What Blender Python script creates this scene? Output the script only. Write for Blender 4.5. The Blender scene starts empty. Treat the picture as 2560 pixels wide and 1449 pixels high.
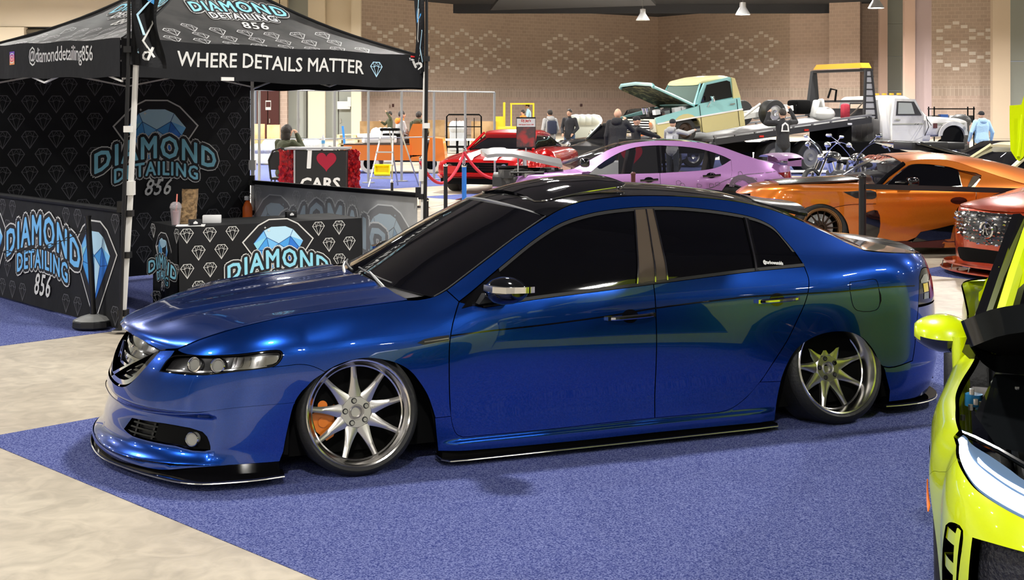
import bpy, bmesh, math, random
import numpy as np
from mathutils import Vector, Matrix, geometry
random.seed(7); np.random.seed(7)
scene = bpy.context.scene
col = scene.collection
R = math.radians
# ------------------------------------------------------------------ camera (level phone shot, 2x lens)
CAM_H = 1.79
cd = bpy.data.cameras.new('camera'); cam = bpy.data.objects.new('camera', cd); col.objects.link(cam)
cam.location = (0, 0, CAM_H); cam.rotation_euler = (R(90), 0, 0)
cd.sensor_width = 36; cd.lens = 3300/2560*36; cd.clip_end = 300; cd.clip_start = .05
cd.shift_y = -(1449/2-270)/2560
scene.camera = cam
# ------------------------------------------------------------------ world, exposure
w = bpy.data.worlds.new('world'); scene.world = w; w.use_nodes = True
w.node_tree.nodes['Background'].inputs[0].default_value = (.85, .9, 1, 1)
w.node_tree.nodes['Background'].inputs[1].default_value = .35
scene.view_settings.view_transform = 'Standard'; scene.view_settings.look = 'None'
scene.view_settings.gamma = 1; scene.view_settings.exposure = EXPO = 0.0
scene.cycles.use_denoising = True
scene.cycles.max_bounces = 6; scene.cycles.diffuse_bounces = 3; scene.cycles.glossy_bounces = 4
scene.cycles.transmission_bounces = 4; scene.cycles.transparent_max_bounces = 6
scene.cycles.caustics_reflective = False; scene.cycles.caustics_refractive = False
scene.cycles.sample_clamp_indirect = 4
# ------------------------------------------------------------------ the hall's high-bay lamps (light of each one; housings are built with the hall)
LAMP_Z = 7.0
LAMPS = [(x, y) for y in range(-18, 60, 9) for x in range(-27, 40, 9)]
LAMP_W = 520
lampd = bpy.data.lights.new('high_bay_lamp', 'AREA'); lampd.shape = 'DISK'; lampd.size = .55
lampd.energy = LAMP_W; lampd.color = (1, .965, .91); lampd.spread = R(165)
lampf = lampd.copy(); lampf.energy = 1700     # the far half of the hall is lit harder
lampm = lampd.copy(); lampm.energy = 850
lampw = lampd.copy(); lampw.energy = 7500     # unseen lamps added to wash the brick wall
def lamp_light(parent, far=0):
    o = bpy.data.objects.new('lamp_light', (lampd, lampm, lampf, lampw)[far]); col.objects.link(o); o.parent = parent; o.location = (0, 0, -.30)
# ------------------------------------------------------------------ materials
def mat(name, c=(.5, .5, .5), rough=.5, metal=0., coat=0., spec=.5, emit=None, es=1., noise=None, bump=None, alpha=1., trans=0., ior=1.45, crough=.03):
    """noise=(scale, second colour, low, high[, detail]); bump=(scale, strength)"""
    m = bpy.data.materials.new(name); m.use_nodes = True; nt = m.node_tree; b = nt.nodes['Principled BSDF']
    I = b.inputs; I['Base Color'].default_value = (*c, 1); I['Roughness'].default_value = rough; I['Metallic'].default_value = metal
    I['Coat Weight'].default_value = coat; I['Coat Roughness'].default_value = crough; I['Specular IOR Level'].default_value = spec
    I['IOR'].default_value = ior; I['Transmission Weight'].default_value = trans; I['Alpha'].default_value = alpha
    if emit: I['Emission Color'].default_value = (*emit, 1); I['Emission Strength'].default_value = es
    tc = None
    if noise or bump:
        tc = nt.nodes.new('ShaderNodeTexCoord')
    if noise:
        n = nt.nodes.new('ShaderNodeTexNoise'); n.inputs['Scale'].default_value = noise[0]; n.inputs['Detail'].default_value = noise[4] if len(noise) > 4 else 4
        nt.links.new(tc.outputs['Object'], n.inputs['Vector'])
        r = nt.nodes.new('ShaderNodeMapRange'); r.inputs['From Min'].default_value = noise[2]; r.inputs['From Max'].default_value = noise[3]
        nt.links.new(n.outputs['Fac'], r.inputs['Value'])
        mx = nt.nodes.new('ShaderNodeMix'); mx.data_type = 'RGBA'; mx.inputs[6].default_value = (*c, 1); mx.inputs[7].default_value = (*noise[1], 1)
        nt.links.new(r.outputs[0], mx.inputs[0]); nt.links.new(mx.outputs[2], I['Base Color'])
    if bump:
        n = nt.nodes.new('ShaderNodeTexNoise'); n.inputs['Scale'].default_value = bump[0]; n.inputs['Detail'].default_value = 3
        nt.links.new(tc.outputs['Object'], n.inputs['Vector'])
        bp = nt.nodes.new('ShaderNodeBump'); bp.inputs['Strength'].default_value = bump[1]; bp.inputs['Distance'].default_value = .02
        nt.links.new(n.outputs['Fac'], bp.inputs['Height']); nt.links.new(bp.outputs[0], I['Normal'])
    return m
M = {}
def mk(name, *a, **k): M[name] = mat(name, *a, **k)
mk('black_gloss', (.004, .004, .005), .06, coat=1, crough=.02)
mk('tint_glass', (.002, .002, .003), .03, coat=1, crough=.01, spec=.6)
mk('rubber', (.012, .012, .012), .55, bump=(60, .15))
mk('black_plastic', (.008, .008, .009), .45)
mk('matt_black', (.004, .004, .004), .9, spec=.1)
mk('chrome', (.85, .85, .86), .08, 1.)
mk('steel', (.55, .55, .55), .3, 1.)
mk('aluminium', (.62, .62, .62), .35, .9)
mk('white_plastic', (.8, .8, .8), .4)
mk('white', (.75, .75, .75), .6)
mk('clear_lens', (.26, .26, .24), .05, coat=1)
# ------------------------------------------------------------------ object helpers
def tag(o, label=None, cat=None, group=None, kind=None):
    if label: o['label'] = label
    if cat: o['category'] = cat
    if group: o['group'] = group
    if kind: o['kind'] = kind
    return o
def empty(name, loc=(0, 0, 0), rz=0, label=None, cat=None, group=None):
    o = bpy.data.objects.new(name, None); col.objects.link(o); o.location = loc; o.rotation_euler = (0, 0, rz); o.empty_display_size = .1
    return tag(o, label, cat, group)
def mobj(name, V, Fc, mats, parent=None, mi=None, smooth=False, normals=None):
    me = bpy.data.meshes.new(name); me.from_pydata([tuple(map(float, v)) for v in V], [], [tuple(int(i) for i in f) for f in Fc])
    if not isinstance(mats, (list, tuple)): mats = [mats]
    for m in mats: me.materials.append(M[m] if isinstance(m, str) else m)
    if mi is not None: me.polygons.foreach_set('material_index', [int(a) for a in mi])
    if smooth is True: me.polygons.foreach_set('use_smooth', [True]*len(me.polygons))
    elif smooth:
        me.polygons.foreach_set('use_smooth', [True]*len(me.polygons))
        me.set_sharp_from_angle(angle=R(smooth))
    me.update()
    if normals is not None: me.normals_split_custom_set_from_vertices([tuple(map(float, n)) for n in normals])
    o = bpy.data.objects.new(name, me); col.objects.link(o)
    if parent: o.parent = parent
    return o
class MB:
    """collects shapes into one mesh"""
    def __init__(s): s.V = []; s.F = []; s.m = []; s.mats = []
    def mid(s, m):
        if m not in s.mats: s.mats.append(m)
        return s.mats.index(m)
    def add(s, V, Fc, m=None):
        k = len(s.V); s.V += [tuple(v) for v in V]; s.F += [tuple(i+k for i in f) for f in Fc]; s.m += [s.mid(m)]*len(Fc); return s
    def box(s, c, d, m=None, rz=0, rx=0, ry=0, bev=0):
        Mx = Matrix.Translation(c) @ Matrix.Rotation(rz, 4, 'Z') @ Matrix.Rotation(ry, 4, 'Y') @ Matrix.Rotation(rx, 4, 'X')
        if bev:
            bm = bmesh.new(); bmesh.ops.create_cube(bm, size=1); bmesh.ops.scale(bm, vec=d, verts=bm.verts)
            bmesh.ops.bevel(bm, geom=bm.edges[:], offset=bev, segments=2, profile=.5, affect='EDGES'); bm.transform(Mx)
            bm.verts.index_update(); s.add([v.co[:] for v in bm.verts], [[v.index for v in f.verts] for f in bm.faces], m); bm.free(); return s
        P = [(x*d[0]/2, y*d[1]/2, z*d[2]/2) for x in (-1, 1) for y in (-1, 1) for z in (-1, 1)]
        return s.add([(Mx @ Vector(p))[:] for p in P], [(0, 1, 3, 2), (4, 6, 7, 5), (0, 4, 5, 1), (2, 3, 7, 6), (0, 2, 6, 4), (1, 5, 7, 3)], m)
    def cyl(s, a, b, r, m=None, n=16, r2=None, cap=True):
        a = Vector(a); b = Vector(b); r2 = r if r2 is None else r2
        z = (b-a).normalized(); x = z.orthogonal().normalized(); y = z.cross(x)
        V = [(a+(x*math.cos(t)+y*math.sin(t))*r)[:] for t in [2*math.pi*i/n for i in range(n)]]+[(b+(x*math.cos(t)+y*math.sin(t))*r2)[:] for t in [2*math.pi*i/n for i in range(n)]]
        Fc = [(i, (i+1) % n, n+(i+1) % n, n+i) for i in range(n)]
        if cap: Fc += [tuple(range(n))[::-1], tuple(range(n, 2*n))]
        return s.add(V, Fc, m)
    def tube(s, pts, r, m=None, n=8):
        pts = [Vector(p) for p in pts]; rs = r if isinstance(r, (list, tuple)) else [r]*len(pts)
        V = []; up = None
        for i, p in enumerate(pts):
            t = (pts[min(i+1, len(pts)-1)]-pts[max(i-1, 0)]).normalized()
            x = t.orthogonal().normalized() if up is None else (up-t*up.dot(t)).normalized()
            up = x; y = t.cross(x)
            V += [(p+(x*math.cos(q)+y*math.sin(q))*rs[i])[:] for q in [2*math.pi*k/n for k in range(n)]]
        Fc = [(i*n+k, i*n+(k+1) % n, (i+1)*n+(k+1) % n, (i+1)*n+k) for i in range(len(pts)-1) for k in range(n)]
        Fc += [tuple(range(n))[::-1], tuple(range((len(pts)-1)*n, len(pts)*n))]
        return s.add(V, Fc, m)
    def lathe(s, prof, m=None, n=48, axis='z', o=(0, 0, 0)):
        """prof: (radius, along axis)"""
        V = []
        for r, h in prof:
            for k in range(n):
                a = 2*math.pi*k/n; c, q = r*math.cos(a), r*math.sin(a)
                V.append((o[0]+c, o[1]+q, o[2]+h) if axis == 'z' else (o[0]+c, o[1]+h, o[2]+q) if axis == 'y' else (o[0]+h, o[1]+c, o[2]+q))
        Fc = [(i*n+k, i*n+(k+1) % n, (i+1)*n+(k+1) % n, (i+1)*n+k) for i in range(len(prof)-1) for k in range(n)]
        if axis == 'y': Fc = [f[::-1] for f in Fc]
        return s.add(V, Fc, m)
    def ball(s, c, r, m=None, n=16, k=10):
        r = (r, r, r) if not isinstance(r, (tuple, list)) else r
        V = [(c[0]+r[0]*math.sin(math.pi*i/k)*math.cos(2*math.pi*j/n), c[1]+r[1]*math.sin(math.pi*i/k)*math.sin(2*math.pi*j/n), c[2]+r[2]*math.cos(math.pi*i/k)) for i in range(k+1) for j in range(n)]
        return s.add(V, [(i*n+j, (i+1)*n+j, (i+1)*n+(j+1) % n, i*n+(j+1) % n) for i in range(k) for j in range(n)], m)
    def prism(s, P, y0, y1, m=None, ax='y'):
        """polygon in (x,z) swept in y (or (x,y) swept in z when ax='z', (y,z) in x when 'x')"""
        n = len(P)
        f = {'y': lambda p, h: (p[0], h, p[1]), 'z': lambda p, h: (p[0], p[1], h), 'x': lambda p, h: (h, p[0], p[1])}[ax]
        T = tess(P)
        V = [f(p, y0) for p in P]+[f(p, y1) for p in P]
        Fc = [t for t in T]+[tuple(i+n for i in t[::-1]) for t in T]+[(i, n+i, n+(i+1) % n, (i+1) % n) for i in range(n)]
        return s.add(V, Fc, m)
    def build(s, name, mats=None, parent=None, smooth=30):
        mm = [M[a] if isinstance(a, str) else a for a in (s.mats if mats is None else (mats if isinstance(mats, list) else [mats]))]
        mi = s.m if mats is None else [min(i, len(mm)-1) for i in s.m]
        o = mobj(name, s.V, s.F, mm, parent, mi, smooth)
        bm = bmesh.new(); bm.from_mesh(o.data); bmesh.ops.recalc_face_normals(bm, faces=bm.faces); bm.to_mesh(o.data); bm.free()
        return o
def tess(P):
    t = geometry.tessellate_polygon([[Vector((p[0], p[1], 0)) for p in P]])
    return [tuple(a) for a in t]
def cr(pts, n=4):
    """Catmull-Rom through the points"""
    P = [np.array(p, float) for p in pts]
    if len(P) < 3: return P
    out = []
    for i in range(len(P)-1):
        p0 = P[i-1] if i else 2*P[0]-P[1]; p3 = P[i+2] if i+2 < len(P) else 2*P[-1]-P[-2]; p1, p2 = P[i], P[i+1]
        d0 = max(np.linalg.norm(p1-p0), 1e-6)**.5; d1 = max(np.linalg.norm(p2-p1), 1e-6)**.5; d2 = max(np.linalg.norm(p3-p2), 1e-6)**.5
        m1 = (p2-p1)+d1*((p1-p0)/d0-(p2-p0)/(d0+d1)); m2 = (p2-p1)+d1*((p3-p2)/d2-(p3-p1)/(d1+d2))
        for k in range(n):
            t = k/n; out.append((2*t**3-3*t**2+1)*p1+(t**3-2*t**2+t)*m1+(-2*t**3+3*t**2)*p2+(t**3-t**2)*m2)
    out.append(P[-1]); return out
def loop(*curves, n=4):
    """join smoothed curves into one closed loop"""
    out = []
    for c in curves:
        for p in (cr(c, n) if len(c) > 2 else [np.array(q, float) for q in c]):
            if not out or np.linalg.norm(p-out[-1]) > .004: out.append(p)
    if np.linalg.norm(out[0]-out[-1]) < .004: out.pop()
    return out
def densify(L, step):
    out = []
    for i, p in enumerate(L):
        q = L[(i+1) % len(L)]; k = max(1, int(np.linalg.norm(q-p)/step)); out += [p+(q-p)*j/k for j in range(k)]
    return out
def inside(P, Q):
    x, y = P[:, 0][:, None], P[:, 1][:, None]; Q = np.array(Q); x0, y0 = Q[:, 0], Q[:, 1]; x1, y1 = np.roll(x0, -1), np.roll(y0, -1)
    c = ((y0 > y) != (y1 > y)) & (x < (x1-x0)*(y-y0)/np.where(y1 == y0, 1e-9, y1-y0)+x0)
    return c.sum(1) % 2 == 1
def edist(P, Q):
    Q = np.array(Q); A = Q[None]; B = np.roll(Q, -1, 0)[None]; p = P[:, None]
    t = np.clip(((p-A)*(B-A)).sum(-1)/np.maximum(((B-A)**2).sum(-1), 1e-12), 0, 1)
    return np.linalg.norm(A+(B-A)*t[..., None]-p, axis=-1).min(1)
def inset(L, d):
    Q = np.array(L); a = .5*np.sum(Q[:, 0]*np.roll(Q[:, 1], -1)-np.roll(Q[:, 0], -1)*Q[:, 1]); s = 1 if a > 0 else -1
    e1 = Q-np.roll(Q, 1, 0); e2 = np.roll(Q, -1, 0)-Q
    n = lambda e: np.stack([-e[:, 1], e[:, 0]], 1)/np.maximum(np.linalg.norm(e, axis=1), 1e-9)[:, None]
    m = n(e1)+n(e2); L2 = np.maximum((m*m).sum(1), .6); return [p for p in Q+s*d*2*m/L2[:, None]]
def fill(L, step, holes=()):
    """triangulate a 2-D loop with interior grid points -> (points, triangles, outline index loops)"""
    L = densify(L, step); H = [densify(h, step) for h in holes]; A = np.array(L)
    lo, hi = A.min(0), A.max(0)
    gx = np.arange(lo[0]+step*.5, hi[0], step); gy = np.arange(lo[1]+step*.5, hi[1], step)
    G = np.array([(a, b) for a in gx for b in gy]) if len(gx) and len(gy) else np.zeros((0, 2))
    if len(G):
        k = inside(G, L) & (edist(G, L) > step*.45)
        for h in H: k &= ~inside(G, h) & (edist(G, h) > step*.45)
        G = G[k]
    V = [Vector(p) for p in L]; E = [(i, (i+1) % len(L)) for i in range(len(L))]; loops = [list(range(len(L)))]
    for h in H:
        b = len(V); V += [Vector(p) for p in h]; E += [(b+i, b+(i+1) % len(h)) for i in range(len(h))]; loops.append(list(range(b, b+len(h))))
    V += [Vector(p) for p in G]
    v, e, f, ov, oe, of = geometry.delaunay_2d_cdt(V, E, [], 0, 1e-6, True)
    pts = np.array([p[:] for p in v]); T = np.array([t for t in f if len(t) == 3])
    c = pts[T].mean(1); k = inside(c, L)
    for h in H: k &= ~inside(c, h)
    T = T[k]; inv = {}
    for i, src in enumerate(ov):
        for s_ in src: inv[s_] = i
    return pts, T, [[inv[i] for i in lp] for lp in loops]
def skin(name, fn, L, m, parent, step=.03, off=0., flange=.012, holes=(), gap=0., mirror=False, nrm_eps=2e-3, fl_depth=None):
    """a sheet over the parametric surface fn(u,z) bounded by loop L, its rim turned inwards"""
    if gap: L = inset(L, gap); holes = [inset(h, -gap) for h in holes]
    pts, T, loops = fill(L, step, holes)
    u, z = pts[:, 0], pts[:, 1]; e = nrm_eps
    P = fn(u, z); N = np.cross(fn(u+e, z)-fn(u-e, z), fn(u, z+e)-fn(u, z-e)); N /= np.maximum(np.linalg.norm(N, axis=1), 1e-12)[:, None]
    if N[:, 1].mean() > 0 and abs(N[:, 1].mean()) > .2 or (abs(N[:, 1].mean()) <= .2 and N[:, 2].mean() < 0): N = -N
    P = P+N*off
    # wind the triangles with the normals
    a, b, c = P[T[:, 0]], P[T[:, 1]], P[T[:, 2]]; fl = (np.cross(b-a, c-a)*N[T].mean(1)).sum(1) < 0; T[fl] = T[fl][:, ::-1]
    V = list(P); NN = list(N); Fc = [tuple(t) for t in T]
    if flange:
        for li, lp in enumerate(loops):
            k = len(V); n = len(lp)
            Q = np.array([P[i] for i in lp]); Nn = np.array([N[i] for i in lp])
            tn = np.roll(Q, -1, 0)-np.roll(Q, 1, 0); o = np.cross(tn, Nn); o /= np.maximum(np.linalg.norm(o, axis=1), 1e-9)[:, None]
            cen = Q.mean(0); sg = 1
            V += list(Q); V += list(Q-Nn*flange); NN += list(o); NN += list(o)
            for i in range(n): Fc.append((k+i, k+(i+1) % n, k+n+(i+1) % n, k+n+i))
    o = mobj(name, V, Fc, m, parent, smooth=True, normals=NN)
    if mirror:
        V2 = [(p[0], -p[1], p[2]) for p in V]; N2 = [(p[0], -p[1], p[2]) for p in NN]
        mobj(name, V2, [f[::-1] for f in Fc], m, parent, smooth=True, normals=N2)
    return o
def patch(name, E, C, m, parent, n=24, ns=16, pw=2.2, px=2., bulge=None, flange=.015, half=False, zpow=None):
    """sheet between a left edge E and its mirror image, crowned to the centre line C (same number of points)"""
    E = np.array(cr(E, n)); C = np.array(cr(C, n)); k = np.linspace(0, 1, ns*2+1)*2-1 if not half else np.linspace(-1, 0, ns+1)
    tE = np.linspace(0, 1, len(E)); tC = np.linspace(0, 1, len(C)); N = max(len(E), len(C)); t = np.linspace(0, 1, N)
    E = np.stack([np.interp(t, tE, E[:, i]) for i in range(3)], 1); C = np.stack([np.interp(t, tC, C[:, i]) for i in range(3)], 1)
    G = np.zeros((N, len(k), 3))
    for j, s in enumerate(k):
        a = abs(s)
        G[:, j, 0] = C[:, 0]+(E[:, 0]-C[:, 0])*a**px
        G[:, j, 1] = E[:, 1]*a*(1 if s < 0 else -1)
        G[:, j, 2] = C[:, 2]+(E[:, 2]-C[:, 2])*a**pw
        if bulge is not None: G[:, j, 2] += bulge(G[:, j, 0], abs(G[:, j, 1]), t)
    nk = len(k); V = list(G.reshape(-1, 3)); dt = np.gradient(G, axis=0); ds = np.gradient(G, axis=1); Nn = np.cross(dt, ds); Nn /= np.maximum(np.linalg.norm(Nn, axis=-1), 1e-12)[..., None]
    if Nn[..., 2].mean() < 0: Nn = -Nn
    NN = list(Nn.reshape(-1, 3)); Fc = [(i*nk+j, (i+1)*nk+j, (i+1)*nk+j+1, i*nk+j+1) for i in range(N-1) for j in range(nk-1)]
    f = Fc[len(Fc)//2]; q = [np.array(V[i]) for i in f]
    if (np.cross(q[1]-q[0], q[2]-q[0])*NN[f[0]]).sum() < 0: Fc = [g[::-1] for g in Fc]
    if flange:
        rim = [j for j in range(nk)]+[i*nk+nk-1 for i in range(1, N)]+[(N-1)*nk+j for j in range(nk-2, -1, -1)]+[i*nk for i in range(N-2, 0, -1)]
        b = len(V); n_ = len(rim); Q = np.array([V[i] for i in rim]); Nr = np.array([NN[i] for i in rim]); tn = np.roll(Q, -1, 0)-np.roll(Q, 1, 0)
        o = np.cross(tn, Nr); o /= np.maximum(np.linalg.norm(o, axis=1), 1e-9)[:, None]
        if (o[0]*(Q[0]-Q.mean(0))).sum() < 0: o = -o
        V += list(Q)+list(Q-Nr*flange); NN += list(o)*2
        Fc += [(b+i, b+(i+1) % n_, b+n_+(i+1) % n_, b+n_+i) for i in range(n_)]
    return mobj(name, V, Fc, m, parent, smooth=True, normals=NN)
# ---- car body surface maths ------------------------------------------------
def herm(xs, ys, x):
    """smooth (shape preserving) 1-D interpolation, clamped ends"""
    xs = np.asarray(xs, float); ys = np.asarray(ys, float); x = np.asarray(x, float)
    h = np.diff(xs); d = np.diff(ys, axis=0)/h.reshape((-1,)+(1,)*(ys.ndim-1))
    m = np.zeros_like(ys); m[0] = d[0]; m[-1] = d[-1]
    a = d[:-1]; b = d[1:]
    with np.errstate(divide='ignore', invalid='ignore'):
        m[1:-1] = np.where(a*b > 0, 2*a*b/(a+b), 0)
    xx = np.clip(x, xs[0], xs[-1]); i = np.clip(np.searchsorted(xs, xx, side='right')-1, 0, len(xs)-2)
    t = (xx-xs[i])/h[i]; hh = h[i]
    if ys.ndim > 1:
        t = t[..., None]; hh = hh[..., None]
    return ((2*t**3-3*t**2+1)*ys[i]+(t**3-2*t**2+t)*hh*m[i]+(-2*t**3+3*t**2)*ys[i+1]+(t**3-t**2)*hh*m[i+1])

class Body:
    """left flank + wrapped nose and tail of a car. u runs nose centre -> tail centre, z is height"""
    def __init__(s, zl, st, xc, nose, L, xr, tail, LR, n=2.3, nr=2.6):
        s.zl = np.array(zl, float); s.sx = np.array([a for a, _ in st], float); s.sy = np.array([b for _, b in st], float)
        s.xc, s.nose, s.L, s.xr, s.tail, s.LR, s.n, s.nr = xc, nose, L, xr, tail, LR, n, nr
    def Y(s, x, z):
        x = np.atleast_1d(np.asarray(x, float)); z = np.atleast_1d(np.asarray(z, float)); x, z = np.broadcast_arrays(x, z)
        rows = herm(s.sx, s.sy, x.ravel())            # (N, nz)
        out = np.empty(x.size); zz = z.ravel()
        # interpolate every row in z
        zl = s.zl; h = np.diff(zl); d = np.diff(rows, axis=1)/h; m = np.zeros_like(rows); m[:, 0] = d[:, 0]; m[:, -1] = d[:, -1]
        a = d[:, :-1]; b = d[:, 1:]
        m[:, 1:-1] = .5*(a*h[1:]+b*h[:-1])/(h[1:]+h[:-1])*2
        zc = np.clip(zz, zl[0], zl[-1]); i = np.clip(np.searchsorted(zl, zc, side='right')-1, 0, len(zl)-2)
        t = (zc-zl[i])/h[i]; r = np.arange(x.size); hh = h[i]
        out = ((2*t**3-3*t**2+1)*rows[r, i]+(t**3-2*t**2+t)*hh*m[r, i]+(-2*t**3+3*t**2)*rows[r, i+1]+(t**3-t**2)*hh*m[r, i+1])
        return out.reshape(x.shape)
    def S(s, u, z):
        u = np.atleast_1d(np.asarray(u, float)); z = np.atleast_1d(np.asarray(z, float)); u, z = np.broadcast_arrays(u, z)
        x = u.copy(); y = s.Y(np.clip(u, s.xc, s.xr), z)
        f = u < s.xc
        if f.any():
            th = np.clip(1-(s.xc-u[f])/s.L, -1, 1)*np.pi/2; xn = herm(*s.nose, z[f])
            x[f] = s.xc-(s.xc-xn)*np.abs(np.cos(th))**(2/s.n); y[f] *= np.sign(th)*np.abs(np.sin(th))**(2/s.n)
        f = u > s.xr
        if f.any():
            th = np.clip(1-(u[f]-s.xr)/s.LR, -1, 1)*np.pi/2; xn = herm(*s.tail, z[f])
            x[f] = s.xr+(xn-s.xr)*np.abs(np.cos(th))**(2/s.nr); y[f] *= np.sign(th)*np.abs(np.sin(th))**(2/s.nr)
        return np.stack([x, -y, z], -1)      # car frame: x rearward, y to the car's right, z up
def sstep(x, a, b): t = np.clip((x-a)/(b-a), 0, 1); return t*t*(3-2*t)
BLUE = Body(
 [.05, .15, .25, .40, .55, .68, .78, .86, .93, 1.05, 1.15, 1.25, 1.33],
 [(.75, [.885, .890, .895, .900, .895, .860, .780, .690, .60, .50, .45, .40, .35]),
  (1.0, [.900, .905, .910, .917, .912, .885, .825, .745, .65, .53, .46, .40, .35]),
  (1.35,[.895, .900, .905, .915, .915, .895, .850, .790, .71, .60, .52, .46, .40]),
  (1.7, [.885, .888, .892, .905, .915, .908, .888, .850, .800, .72, .65, .58, .52]),
  (2.1, [.885, .886, .888, .905, .917, .912, .898, .872, .840, .765, .70, .63, .57]),
  (2.9, [.885, .886, .888, .905, .917, .914, .902, .878, .850, .775, .71, .64, .58]),
  (3.4, [.890, .890, .892, .908, .918, .916, .905, .880, .850, .775, .71, .64, .58]),
  (3.75,[.895, .898, .905, .917, .920, .917, .906, .884, .850, .770, .70, .63, .57]),
  (4.1, [.880, .885, .890, .900, .905, .902, .892, .875, .845, .760, .69, .62, .56])],
 .75, ([.05, .15, .27, .39, .51, .63, .72, .85, 1.1], [-.13, -.13, -.10, -.075, -.035, .04, .14, .34, .7]), 1.15,
 4.1, ([.05, .2, .35, .5, .7, .85, .95, 1.1], [4.73, 4.81, 4.84, 4.82, 4.80, 4.76, 4.69, 4.6]), 1.15, 2.3, 2.8)
BO = (-2.017, 6.882); BTH = math.radians(22.3)
# ------------------------------------------------------------------ wheels
def spoke_mesh(mb, r0, r1, w0, w1, y0, y1, th, a, m, n=10, fork=0.):
    """one tapering spoke from hub (r0) to rim (r1) at angle a; y = outward face depth (negative = out)"""
    V = []; Fc = []
    for i in range(n+1):
        t = i/n; r = r0+(r1-r0)*t; wd = w0+(w1-w0)*(1-(1-t)**2.2)*1.0
        yf = y0+(y1-y0)*t**1.3; crown = .35*wd
        for (s, d) in ((-1, th), (-1, .25*th), (-.35, -.0), (.35, 0), (1, .25*th), (1, th)):
            x = r; q = s*wd/2
            V.append((x*math.cos(a)-q*math.sin(a), yf+d, x*math.sin(a)+q*math.cos(a)))
    for i in range(n):
        for k in range(6):
            b = i*6; Fc.append((b+k, b+(k+1) % 6, b+6+(k+1) % 6, b+6+k))
    Fc += [tuple(range(6)), tuple(range(n*6, n*6+6))]
    mb.add(V, Fc, m)
def make_wheel(parent, loc, rt, rr, wd, face, nsp, spoke_m, rim_m, camber=0, steer=0, side=-1, lip=.05, w0=.06, w1=.022, disc=True, caliper=None, cal_a=180, a0=0, detail=1, hub_r=.075, extras=True, lug_m='chrome', dish=None):
    """wheel with its axle along y; the outer face looks to -y (side=-1). loc = centre of the outer rim plane"""
    n = 64 if detail else 32
    r = MB(); g = wd
    dish = lip if dish is None else dish
    prof = [(rr-.002, .006), (rr, 0), (rr-.006, -.004), (rr-.014, 0), (rr-.018, .012), (rr-.030, dish*.55), (rr-.034, dish), (rr-.040, dish+.004), (rr-.042, g*.55), (rr-.03, g*.8), (rr-.012, g-.01), (rr, g), (rr-.002, g-.006)]
    r.lathe(prof, rim_m, n, 'y')
    rim = r.build('wheel', parent=parent, smooth=40)
    rim.location = loc
    s = 1 if side < 0 else -1
    rim.rotation_euler = (R(camber)*s*-1, 0, R(steer)+(0 if s > 0 else math.pi))
    t = MB(); b = .012
    t.lathe([(rr-.006, .004), (rr+.004, -.004), (rr+.012, -.010), (rt*.55+rr*.45, -.004), (rt-.012, .010), (rt-.003, .024), (rt, .04)]+[(rt-(.004 if k % 2 else 0), .04+(g-.08)*k/12) for k in range(13)]+[(rt, g-.04), (rt-.003, g-.024), (rt-.012, g-.010), (rr+.01, g+.006), (rr, g)], 'rubber', n, 'y')
    t.build('tire', parent=rim, smooth=50)
    for k in range(nsp):
        q = MB(); spoke_mesh(q, hub_r*.75, rr-.036, w0, w1, face, dish+.004, .03, R(a0)+2*math.pi*k/nsp, spoke_m); q.build('spoke', parent=rim, smooth=35)
    h = MB(); h.lathe([(.0, face+.02), (.022, face+.02), (.024, face+.004), (.030, face-.004), (.036, face+.002), (.040, face-.002), (hub_r*.86, face-.002), (hub_r, face+.006), (hub_r*1.1, face+.03), (hub_r*1.1, face+.06), (0, face+.06)], spoke_m, 40, 'y'); h.build('hub', parent=rim, smooth=30)
    if extras:
        for k in range(5):
            a = 2*math.pi*k/5+.5; q = MB(); c = (.056*math.cos(a), 0, .056*math.sin(a))
            q.cyl((c[0], face-.012, c[2]), (c[0], face+.01, c[2]), .0105, lug_m, 6); q.cyl((c[0], face-.003, c[2]), (c[0], face+.0, c[2]), .0145, 'black_plastic', 16); q.build('lug_nut', parent=rim)
    if disc:
        q = MB(); y = face+.085
        q.lathe([(.03, y), (.085, y), (.09, y+.015), (.105, y+.02), (.165, y+.02), (.167, y+.024), (.167, y+.04), (.1, y+.045)], 'steel', 48, 'y'); q.build('brake_disc', parent=rim)
    q = MB(); q.lathe([(0, g*.8), (rr-.02, g*.8), (rr-.02, g*.82), (0, g*.82)], 'matt_black', 32, 'y'); q.build('inner_cover', parent=rim)
    if caliper:
        q = MB(); ang = R(cal_a)
        P = [(rad*math.cos(ang+d), rad*math.sin(ang+d)) for rad, d in [(.115, -.66), (.105, -.3), (.100, 0), (.105, .3), (.115, .66), (.155, .80), (.192, .74), (.209, .4), (.214, 0), (.209, -.4), (.192, -.74), (.155, -.80)]]
        q.prism(P, y-.035, y+.075, caliper); 
        for d in (-.25, .25):
            c = (.163*math.cos(ang+d), .163*math.sin(ang+d)); q.cyl((c[0], y-.043, c[1]), (c[0], y-.03, c[1]), .024, caliper, 20)
        q.build('brake_caliper', parent=rim, smooth=20)
    return rim
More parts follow.
